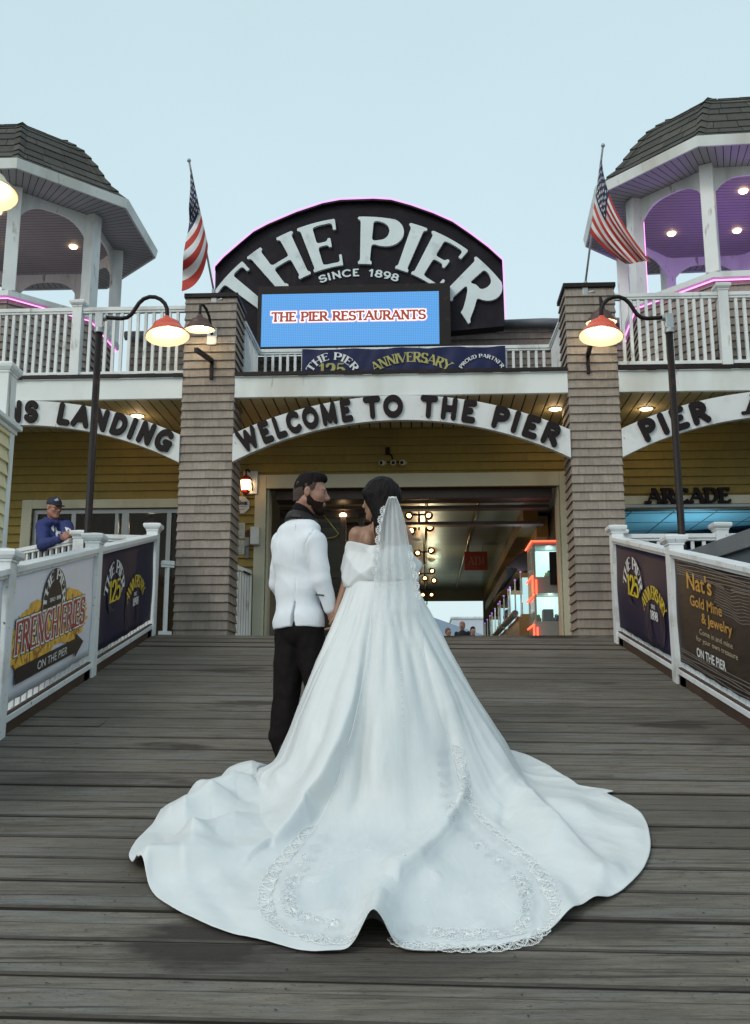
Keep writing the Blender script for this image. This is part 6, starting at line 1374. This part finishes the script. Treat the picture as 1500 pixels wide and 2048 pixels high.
# the hem lifts into a little arch at the back and curls at the left
rg([(746, 1916), (750, 1850), (768, 1780), (800, 1700)], [.104, .062, .022, 0], 33, 30); rg([(266, 1756), (300, 1742), (360, 1738)], [.05, .04, 0], 15, 13); rg([(646, 1925), (660, 1850), (690, 1790)], [0, .012, 0], 34, 30)
rw = np.random.RandomState(4)
H = H+vis*hfl*(.006*np.sin(PX*.031+PYY*.022)+.004*np.sin(PX*.07-PYY*.05+2)+.004*np.sin(PX*.015-PYY*.06))*np.clip((1-hfl)*8, .3, 1)
fl = S.reshape(-1, 3)
ph_, dd_ = PH.ravel(), DD.ravel()
c1 = np.array([abs(mnoise.noise(Vector((math.cos(a)*5.5, math.sin(a)*5.5, b*1.1)))) for a, b in zip(ph_, dd_)]).reshape(PX.shape)
c2 = np.array([abs(mnoise.noise(Vector((math.cos(a)*2.2+b*.9+7, math.sin(a)*2.2, b*1.7)))) for a, b in zip(ph_, dd_)]).reshape(PX.shape)
c3 = np.array([abs(mnoise.noise(Vector((math.cos(a)*13+3, math.sin(a)*13, b*2.6)))) for a, b in zip(ph_, dd_)]).reshape(PX.shape)
low = np.clip((s-.25)/.6, 0, 1)*np.clip((1-hfl)*7, .25, 1)
H = H+vis*(low*(.018*(.28-c1)+hfl*.050*(.25-c2))+np.clip(s*3, 0, 1)*.004*(.25-c3))
Hn = np.clip(H, -.06, .20)
for _ in range(1): Hn = .5*Hn+.125*(np.roll(Hn, 1, 0)+np.roll(Hn, -1, 0)+np.concatenate([Hn[:, 1:], Hn[:, -1:]], 1)+np.concatenate([Hn[:, :1], Hn[:, :-1]], 1))
S = S+Ns*Hn[..., None]; S[..., 2] = np.maximum(S[..., 2], SL*S[..., 1]+.009)
Vs = S.reshape(-1, 3)
Ns = vnormals(Vs, Qs); Ns *= np.where(Ns[:, 2] < 0, -1, 1)[:, None]
Vs = Vs+Ns*(fbm(Vs, (7, 7, 7), 3)*.003*np.clip(s*3, 0, 1).ravel()+fbm(Vs, (26, 26, 26), 8)*.0006*np.clip(s*3, 0, 1).ravel())[:, None]; Vs[:, 2] = np.maximum(Vs[:, 2], SL*Vs[:, 1]+.008)
gown = mkmesh('gown', Vs, Qs, M['satin'], R_, True)
so_ = gown.modifiers.new('thickness', 'SOLIDIFY'); so_.thickness = .0022; so_.offset = -1
sel = (vis.ravel() > .3); Vv = Vs[sel]; Nv = Ns[sel]; vx_, vy_ = proj(Vv); kd = kdtree.KDTree(len(Vv))
for i in range(len(Vv)): kd.insert((vx_[i], vy_[i], 0), i)
kd.balance()
SELI = np.nonzero(sel)[0]; SG = Vs.reshape(NPH, ND, 3); PGx, PGy = proj(SG); NG = Ns.reshape(NPH, ND, 3)
def onskirt(x, y, lift=.006):
    r = kd.find_n((x, y, 0), 6); d0 = r[0][2]
    if d0 > 5: g_ = onramp(x, y); return g_+np.array([0, 0, lift+.006])
    k = SELI[min((q for q in r if q[2] < d0+1.5), key=lambda q: Vv[q[1]][1])[1]]; i, j = k//ND, min(max(k % ND, 1), ND-2); i1, i0 = (i+1) % NPH, i-1
    for it in range(1):
        J_ = np.array([[(PGx[i1, j]-PGx[i0, j])/2, (PGx[i, j+1]-PGx[i, j-1])/2], [(PGy[i1, j]-PGy[i0, j])/2, (PGy[i, j+1]-PGy[i, j-1])/2]])
        try: dl = np.clip(np.linalg.solve(J_, [x-PGx[i, j], y-PGy[i, j]]), -1.5, 1.5)
        except Exception: dl = np.zeros(2)
    p = SG[i, j]+(SG[i1, j]-SG[i0, j])/2*dl[0]+(SG[i, j+1]-SG[i, j-1])/2*dl[1]; n = NG[i, j]
    return p+n*lift
# buttons down the back
m = MB()
for k in range(34):
    y = 1300+k*11.5+k*k*.03; x = np.interp(y, [1290, 1400, 1545, 1620, 1700, 1760], [799, 803, 811, 812, 809, 806]); p = onskirt(x, y, .004); m.lathe(p, sphere(0, .0052, 8, 6), 8)
m.build('buttons', M['button'], (R_, gown), True)
# --- off-the-shoulder bodice band
nu, nv = 200, 60; V = np.zeros((nu, nv, 3)); bc = K(759, 1130)
for i in range(nu):
    th = 2*math.pi*i/nu; c, s_ = math.cos(th), math.sin(th)     # 0 = screen right, -90 deg = towards the camera
    ytop = 1101-13*abs(c)**1.5+(4 if c > 0 else -4)*abs(c)-5*math.exp(-((c-.05)/.2)**2)*(s_ < 0); ybot = 1171+3*math.sin(th*2)-4*c*(s_ < 0)
    for j in range(nv):
        v = j/(nv-1)
        if v < .12: q = v/.12; rs, yy = .86+.07*q, ybot+1.5-2*q
        elif v < .85: q = (v-.12)/.73; rs = .93+.085*math.sin(math.pi*min(q*1.25, 1)**.8)-.07*q**2; yy = ybot-(ybot-ytop)*q
        else: q = (v-.85)/.15; rs = .86-.05*q; yy = ytop-3*math.sin(math.pi*q)+5*q
        fold = .018*(.5-abs(math.sin(1.5*th+yy*.035+.4)))+.012*(.5-abs(math.sin(3.5*th-yy*.06+1)))+.004*math.sin(13*th+yy*.05)
        bow = .035*math.exp(-((th-.12)/.16)**2)*math.exp(-((yy-1126)/14)**2)
        a, b_ = (.236*rs+fold*.7+bow), (.172*rs+fold)
        V[i, j] = [bc[0]+a*c, bc[1]+.01+b_*s_, K(759, yy)[2]]
sl_ = mkmesh('bodice', V.reshape(-1, 3), grid_faces(nu, nv, True), M['satin'], R_, True)
# --- veil
def lerp_poly(tab, y): return np.interp(y, [r[0] for r in tab], [r[1] for r in tab])
Lx = [(993, 778), (1016, 769), (1050, 760), (1085, 757), (1116, 753), (1150, 750), (1180, 747), (1260, 738), (1320, 728), (1400, 712), (1500, 690), (1580, 668), (1650, 636), (1720, 582), (1780, 540), (1830, 532), (1872, 585)]
Rx = [(993, 792), (1020, 803), (1050, 811), (1085, 817), (1115, 821), (1150, 829), (1180, 834), (1210, 838), (1260, 842), (1320, 848), (1400, 868), (1500, 904), (1580, 918), (1650, 962), (1720, 1055), (1780, 1094), (1830, 1110), (1872, 1082)]
nt, ns = 150, 70; V = np.zeros((nt, ns, 3)); Ycomb = at(784, 993, BY0-.125)
for i in range(nt):
    y = 993+(1872-993)*(i/(nt-1))
    xl, xr = lerp_poly(Lx, y), lerp_poly(Rx, y)
    for j in range(ns):
        q = j/(ns-1); x = xl+(xr-xl)*q; yb = min(y+26*math.sin(math.pi*q)*np.clip((y-1600)/272, 0, 1)**1.5, np.interp(x, [560, 640, 690, 720, 746, 770, 795, 850, 1000, 1085], [1880, 1893, 1884, 1856, 1830, 1853, 1886, 1890, 1880, 1862]))
        w_ = np.clip((y-1215)/50, 0, 1); w_ = w_*w_*(3-2*w_)
        pl_ = math.sin(q*math.pi*9+math.sin(y*.01))*.5+.5
        yd = BY0-.125+np.interp(y, [993, 1040, 1085, 1110, 1150, 1175, 1200, 1235, 1262], [.0, -.045, -.078, -.095, -.10, -.11, -.14, -.195, -.235])-.022*pl_*np.clip((y-990)/60, 0, 1)+.06*(2*q-1)**2*np.clip((y-990)/80, 0, 1)
        free = at(x, y, yd)
        V[i, j] = free*(1-w_)+(onskirt(x, yb, .006+.016*pl_*np.clip((1720-y)/300, 0, 1)) if w_ > 0 else 0)*w_
Vf = V.copy()
for it in range(14):
    A_ = V.copy(); A_[1:-1, 1:-1] = .4*V[1:-1, 1:-1]+.15*(V[:-2, 1:-1]+V[2:, 1:-1]+V[1:-1, :-2]+V[1:-1, 2:]); A_[1:-1, 0] = .5*V[1:-1, 0]+.25*(V[:-2, 0]+V[2:, 0]); A_[1:-1, -1] = .5*V[1:-1, -1]+.25*(V[:-2, -1]+V[2:, -1])
    if it >= 2: A_[:46] = V[:46]
    V = A_
V[..., 2] = np.maximum(V[..., 2], SL*V[..., 1]+.012)
def veilmat():
    m = mat('veil_tulle', (.86, .89, .90), .8, .02, 30, spec=.1); n = m.node_tree.nodes; L = m.node_tree.links
    t_ = n.new('ShaderNodeBsdfTransparent'); tr = n.new('ShaderNodeBsdfTranslucent'); tr.inputs[0].default_value = (.9, .92, .93, 1); a = n.new('ShaderNodeMixShader'); a.inputs[0].default_value = .5
    p = n['Principled BSDF']; L.new(p.outputs[0], a.inputs[1]); L.new(tr.outputs[0], a.inputs[2]); lw = n.new('ShaderNodeLayerWeight'); lw.inputs[0].default_value = .35
    tc = n.new('ShaderNodeTexCoord'); nz = n.new('ShaderNodeTexNoise'); mp = n.new('ShaderNodeMapping'); mp.inputs['Scale'].default_value = (4.5, 1.0, .5); L.new(tc.outputs['Object'], mp.inputs[0]); L.new(mp.outputs[0], nz.inputs[0]); nz.inputs['Scale'].default_value = 3
    mr = n.new('ShaderNodeMapRange'); mr.inputs[1].default_value = .3; mr.inputs[2].default_value = .7; mr.inputs[3].default_value = .30; mr.inputs[4].default_value = .52; L.new(nz.outputs[0], mr.inputs[0])
    ad = n.new('ShaderNodeMath'); ad.operation = 'MULTIPLY_ADD'; ad.inputs[1].default_value = .22; L.new(lw.outputs['Facing'], ad.inputs[0]); L.new(mr.outputs[0], ad.inputs[2]); ad.use_clamp = True
    b = n.new('ShaderNodeMixShader'); L.new(ad.outputs[0], b.inputs[0]); L.new(t_.outputs[0], b.inputs[1]); L.new(a.outputs[0], b.inputs[2]); L.new(b.outputs[0], n['Material Output'].inputs[0]); return m
veil = mkmesh('veil', V.reshape(-1, 3), grid_faces(nt, ns), veilmat(), R_, True)
# second, shorter layer behind it gives the gathered look at the comb
V2 = V[:40].copy(); V2[..., 1] += .035; V2[:, :, 0] = V2[:, :1, 0]+(V2[:, :, 0]-V2[:, :1, 0])*.9+.006; mkmesh('veil_underlayer', V2.reshape(-1, 3), grid_faces(40, ns), veil.data.materials[0], R_, True)
m = MB(); m.tube([at(x, 994+2*abs(x-785)*.2, BY0-.128) for x in np.linspace(779, 791, 8)], .005, 8); m.build('comb', M['lace'], (R_, veil), True)
# lace: scalloped fans sewn along the edge of the veil
lc = MB()
def fan(cx, cy, ang, r, mapf, ry=.62, n=7, tr=.0014):
    """fan opening towards ang (deg, 0 = right, 90 = down) in the picture plane of the sheet"""
    def pt(a, q): aa = math.radians(ang)+a; return mapf(cx+math.cos(aa)*q*r, cy+math.sin(aa)*q*r*ry)
    ar = np.linspace(-1.35, 1.35, n+1)
    for k in range(n):
        a0, a1 = ar[k], ar[k+1]; am = (a0+a1)/2; lc.tube([pt(am, .12), pt(a0*.8+am*.2, .55), pt(a0*.75+am*.25, .85), pt(am, 1.03), pt(a1*.75+am*.25, .85), pt(a1*.8+am*.2, .55), pt(am, .12)], tr, 5)
        lc.tube([pt(a0, .95), pt((a0+am)/2, 1.10), pt(am, 1.16), pt((a1+am)/2, 1.10), pt(a1, .95)], tr*1.3, 5)
    lc.tube([pt(a, .33) for a in np.linspace(-1.4, 1.4, 8)], tr, 5)
osk = lambda x, y: onskirt(x, y, .0065)
bl = [(628, 1668), (592, 1712), (560, 1752), (545, 1796), (556, 1836), (606, 1860), (660, 1874), (694, 1868)]; br = [(903, 1500), (910, 1550), (918, 1595), (940, 1642), (985, 1686), (1036, 1722), (1072, 1764), (1090, 1808), (1082, 1850), (1050, 1880), (995, 1890), (915, 1892), (850, 1886), (800, 1880)]
border = []
for line, sgn in ((bl, 1), (br, -1)):
    Lp = np.array(line, float); sg_ = np.hypot(*(np.diff(Lp, axis=0)*[1, 1.5]).T); cum = np.concatenate([[0], np.cumsum(sg_)])
    for q in np.arange(8, cum[-1], 31):
        x, y = np.interp(q, cum, Lp[:, 0]), np.interp(q, cum, Lp[:, 1]); x2, y2 = np.interp(q+6, cum, Lp[:, 0]), np.interp(q+6, cum, Lp[:, 1]); ang = math.degrees(math.atan2((y2-y)*1.5, x2-x))+90*sgn
        border.append((x, y, ang, 21+np.clip((y-1500)/300, 0, 1)*9))
for x, y, a, r in border:
    fan(x, y, a, r, osk, n=6, tr=.0010)
    xx, yy = x-math.cos(math.radians(a))*r*1.0, y-math.sin(math.radians(a))*r*.7; fan(xx, yy, a+RT.uniform(-40, 40), r*.55, osk, n=5, tr=.0009); fan(xx, yy, a+180+RT.uniform(-40, 40), r*.5, osk, n=5, tr=.0009)
    lc.tube([osk(x+r*1.1*math.cos(math.radians(a+t)), y+r*.7*math.sin(math.radians(a+t))) for t in range(-80, 81, 20)], .0011, 5)
kv = kdtree.KDTree(40*ns); fx_, fy_ = proj(V[:40].reshape(-1, 3))
for i in range(40*ns): kv.insert((fx_[i], fy_[i], 0), i)
kv.balance(); VV = V[:40].reshape(-1, 3)
def oveil(x, y): c, i, d = kv.find((x, y, 0)); p = VV[i]; r = at(x, y, p[1]-.004); return r
for y in (1022, 1040, 1060, 1080, 1100, 1118, 1140): fan(lerp_poly(Lx, y)+3, y, 190, 9, oveil, ry=1, n=5, tr=.0016)
for y in (1112, 1132, 1152, 1172, 1192): fan(lerp_poly(Rx, y)-4, y, -10, 9, oveil, ry=1, n=5, tr=.0016)
lc.build('lace_trim', M['lace'], (R_, veil), True)
for col_ in (0, ns-1): m = MB(); m.tube([V[i, col_] for i in range(0, nt-6, 2)], .0012, 5); m.build('edge_cord', M['lace'], (R_, veil), True)

# ------------------------------------------------------------------ man at the deck railing
mb_ = np.array([-3.75, 12.1, 2.593]); MT = Thing('person', 'older man in blue hoodie and dark cap leaning his forearms on the deck railing', 'person', mb_)
A3 = lambda px, py, Y: at(px, py, Y)
HM = rotm((.78, -.55, -.16)); hm = A3(108, 1016, 11.98); TM = rotm((.55, -.75, 0))
B = Body(.007, .03); PM = head_prims(B, hm, HM, .98); B.rc(PM(-.03, 0, -.06), A3(107, 1044, 12.05), .055, .062)
B.ell(A3(108, 1078, 12.12), (.12, .17, .24), TM); hs1, he1, hw1 = A3(85, 1053, 12.05), A3(86, 1090, 11.80), A3(131, 1074, 11.46); hs2, he2, hw2 = A3(133, 1053, 12.02), A3(140, 1082, 11.72), A3(146, 1066, 11.40)
B.chain([hs1, he1, hw1], [.05, .04, .03]); B.chain([hs2, he2, hw2], [.05, .04, .03])
hand(B, hw1, (1, -.25, .05), (.1, -.6, -.6), 1.1, .9, 1); hand(B, hw2, (-.35, -.5, -.25), (-.7, .1, -.6), 1.1, .9, -1)
for sx_ in (98, 114): B.chain([A3(sx_, 1120, 12.15), A3(sx_, 1180, 12.15), np.array([A3(sx_, 1180, 12.15)[0], 12.15, 2.63])], [.085, .06, .045])
put(MT, 'body', B, M['skin3'])
B = Body(.007, .035); B.ell(A3(108, 1080, 12.12), (.155, .20, .26), TM); B.ell(A3(107, 1050, 12.06), (.12, .17, .075), TM); B.chain([hs1, he1, hw1+(he1-hw1)*.10], [.083, .070, .048], .03); B.chain([hs2, he2, hw2+(he2-hw2)*.2], [.083, .070, .048], .03)
for a in range(12):
    t_ = 2*math.pi*a/12; t2 = 2*math.pi*(a+1)/12; c0_ = A3(107, 1042, 12.03); f_ = lambda q: c0_+.085*math.cos(q)*TM[0]+.095*math.sin(q)*TM[1]+np.array([0, 0, -.03*math.cos(q)]); B.rc(f_(t_), f_(t2), .028, .028, .02)
hd_, Vh, Qh = put(MT, 'hoodie', B, mat('royal_blue_fleece', (.022, .034, .14), .85, .12, 12, .25, 90), 2, [(.012, (9, 9, 9), 3)])
onh = onverts(Vh); q = MB()
def decal(poly):
    c = np.mean(poly, 0); n = len(q.v); pts = [c]+[c+(np.array(p)-c)*k for k in (.5, 1) for p in poly]; q.v.extend([tuple(TOC(onh(*p), .010)) for p in pts]); k = len(poly)
    q.f += [(n, n+1+i, n+1+(i+1) % k) for i in range(k)]+[(n+1+i, n+1+k+i, n+1+k+(i+1) % k, n+1+(i+1) % k) for i in range(k)]
e = lambda x, y: (60+x/12.5, 980+y/12.5)
for poly in ([(530, 940), (595, 885), (615, 960), (608, 1035), (560, 1000)], [(640, 925), (690, 1010), (740, 1025), (885, 1040), (870, 1056), (745, 1055), (760, 1100), (700, 1080), (690, 1145), (645, 1150), (650, 1050)], [(870, 915), (960, 930), (1030, 975), (985, 1050), (915, 1080), (890, 990)]): decal([e(*p) for p in poly])
q.build('chest_logo', M['inkwhite'], (MT, hd_))
B = Body(.007, .03)
for sx_ in (98, 114): B.chain([A3(sx_, 1120, 12.15), A3(sx_, 1180, 12.15), np.array([A3(sx_, 1180, 12.15)[0], 12.15, 2.66])], [.11, .085, .07])
put(MT, 'trousers', B, mat('dark_jeans', (.02, .022, .04), .85, .2, 20))
for sx_ in (98, 114): x = A3(sx_, 1180, 12.15)[0]; B = Body(.008, .02); B.ell((x+.04, 12.08, 2.635), (.13, .05, .04), rotm((.5, -.85, 0))); put(MT, 'shoe', B, M['blackcloth'])
B = Body(.005, .02); B.ell(PM(-.012, 0, .052), (.104, .086, .090), HM); B.fn(lambda X, Y, Z: (lambda z: .034-z)((X-hm[0])*HM[2, 0]+(Y-hm[1])*HM[2, 1]+(Z-hm[2])*HM[2, 2]), hm-.25, hm+.25, 0, 'i')
cp, Vc, Qc = put(MT, 'cap', B, mat('dark_blue_cap', (.02, .024, .045), .85, .2, 14, .2, 80), 1)
B = Body(.005, .01); B.ell(PM(.085, 0, .036), (.088, .070, .011), HM); put((MT, cp), 'cap_brim', B, mat('cap_brim_cloth', (.018, .018, .03), .85, .2, 14), 1)
onc = onverts(Vc); q = MB(); poly = [e(*p) for p in ((600, 235), (680, 195), (760, 200), (815, 270), (720, 262), (650, 275))]; c = np.mean(poly, 0); q.add([TOC(onc(*c), .006)]+[TOC(onc(*p), .006) for p in poly], [(0, 1+i, 1+(i+1) % 6) for i in range(6)]); q.build('cap_logo', mat('pale_blue_thread', (.30, .36, .48), .7), (MT, cp))
m = MB()
for y in (-1, 1): m.tube([PM(.100+.004*math.cos(t_), y*.032+.020*math.cos(t_), -.002+.016*math.sin(t_)) for t_ in np.linspace(0, 2*math.pi, 13)], .0022, 5); m.tube([PM(.094, y*.053, .002), PM(.02, y*.078, .006), PM(-.01, y*.083, .006)], .0022, 5)
m.tube([PM(.104, -.012, .0), PM(.108, 0, .003), PM(.104, .012, .0)], .002, 5); m.build('glasses', M['blackmetal'], MT, True)
B = Body(.005, .01); B.ell(PM(-.03, 0, .0), (.085, .080, .05), HM); B.fn(lambda X, Y, Z: (lambda f: f+.015)((X-hm[0])*HM[0, 0]+(Y-hm[1])*HM[0, 1]+(Z-hm[2])*HM[0, 2]), hm-.25, hm+.25, 0, 'i'); put(MT, 'hair', B, mat('grey_hair', (.16, .15, .145), .8, .3, 60), 1)

# ------------------------------------------------------------------ far people
def far_person(p, h, yaw, top, low, hair, label, skin='skin', arms=0.):
    p = np.array(p, float); T = Thing('person', label, 'person', p, 'people far inside'); k = h/1.75; f = np.array([math.sin(yaw), math.cos(yaw), 0]); A = rotm(f); l = A[1]
    W = lambda a, b, z: p+k*(a*f+b*l)+np.array([0, 0, k*z]); B = Body(.011, .03)
    P_ = head_prims(B, W(.02, 0, 1.62), A, k*.98); B.rc(W(-.01, 0, 1.56), W(0, 0, 1.44), .052*k, .06*k); B.ell(W(0, 0, 1.28), np.array((.10, .16, .2))*k, A); B.ell(W(0, 0, 1.0), np.array((.10, .15, .16))*k, A)
    ch = []
    for s in (-1, 1):
        a = [W(0, s*.19, 1.40), W(-.02+arms*.1, s*.23, 1.12), W(.08+arms*.2, s*.21, .90+arms*.2)]; ch.append(a); B.chain(a, [.048*k, .038*k, .028*k]); hand(B, a[2], (a[2]-a[1]), -l*s, k, .5, s); B.chain([W(0, s*.09, .95), W(.01, s*.10, .50), W(0, s*.10, .09)], [.085*k, .06*k, .042*k]); B.rc(W(-.03, s*.10, .05), W(.15, s*.11, .035), .04*k, .032*k)
    put(T, 'body', B, M[skin]); B = Body(.011, .03); B.ell(W(0, 0, 1.27), np.array((.125, .185, .23))*k, A); B.ell(W(0, 0, 1.0), np.array((.125, .175, .15))*k, A)
    for a in ch: B.chain([a[0], a[1], a[1]*.3+a[2]*.7], [.066*k, .052*k, .042*k])
    put(T, 'jacket', B, top); B = Body(.011, .03)
    for s in (-1, 1): B.chain([W(0, s*.09, .93), W(.01, s*.10, .50), W(0, s*.10, .10)], [.105*k, .08*k, .068*k])
    put(T, 'trousers', B, low); B = Body(.009, .02); B.ell(P_(-.02, 0, .05), np.array((.105, .086, .098))*k, A); B.ell(P_(-.05, 0, -.01), np.array((.07, .08, .08))*k, A); c_ = W(.02, 0, 1.62)
    B.fn(lambda X, Y, Z: (lambda x, z: np.minimum(np.maximum(x-.02*k, -.08*k-z), .06*k-z+.0*x))((X-c_[0])*A[0, 0]+(Y-c_[1])*A[0, 1], Z-c_[2]), c_-.3, c_+.3, 0, 'i'); put(T, 'hair', B, hair)
dk = mat('dark_coat', (.012, .012, .018), .85, .2); jn = mat('far_jeans', (.03, .04, .08), .85, .2)
for (px, yl, h, yaw, lab, tp, hr_) in ((896, 17.3, 1.50, 2.4, 'small person with reddish hair far beyond the hall, leftmost of the group', mat('grey_blue_coat', (.10, .13, .18), .85), mat('auburn_hair', (.14, .05, .02), .7)), (925, 16.6, 1.62, 3.6, 'person in black coat with bright edge far beyond the hall, middle of the group', dk, mat('sandy_hair', (.30, .14, .09), .7)), (946, 17.6, 1.56, 2.9, 'person in dark jacket far beyond the hall, rightmost of the group', dk, M['hair'])):
    q = fp(px, 1270, yl); far_person(F2W([q[0], yl, 0]), h, yaw, tp, jn, hr_, lab)
q = at(1322, 1090, 12.55); far_person((q[0], 12.55, 2.593), 1.30, .6, mat('dusky_red_top', (.16, .06, .06), .85), jn, M['hair2'], 'child with dark hair behind the white railing in front of the arcade')
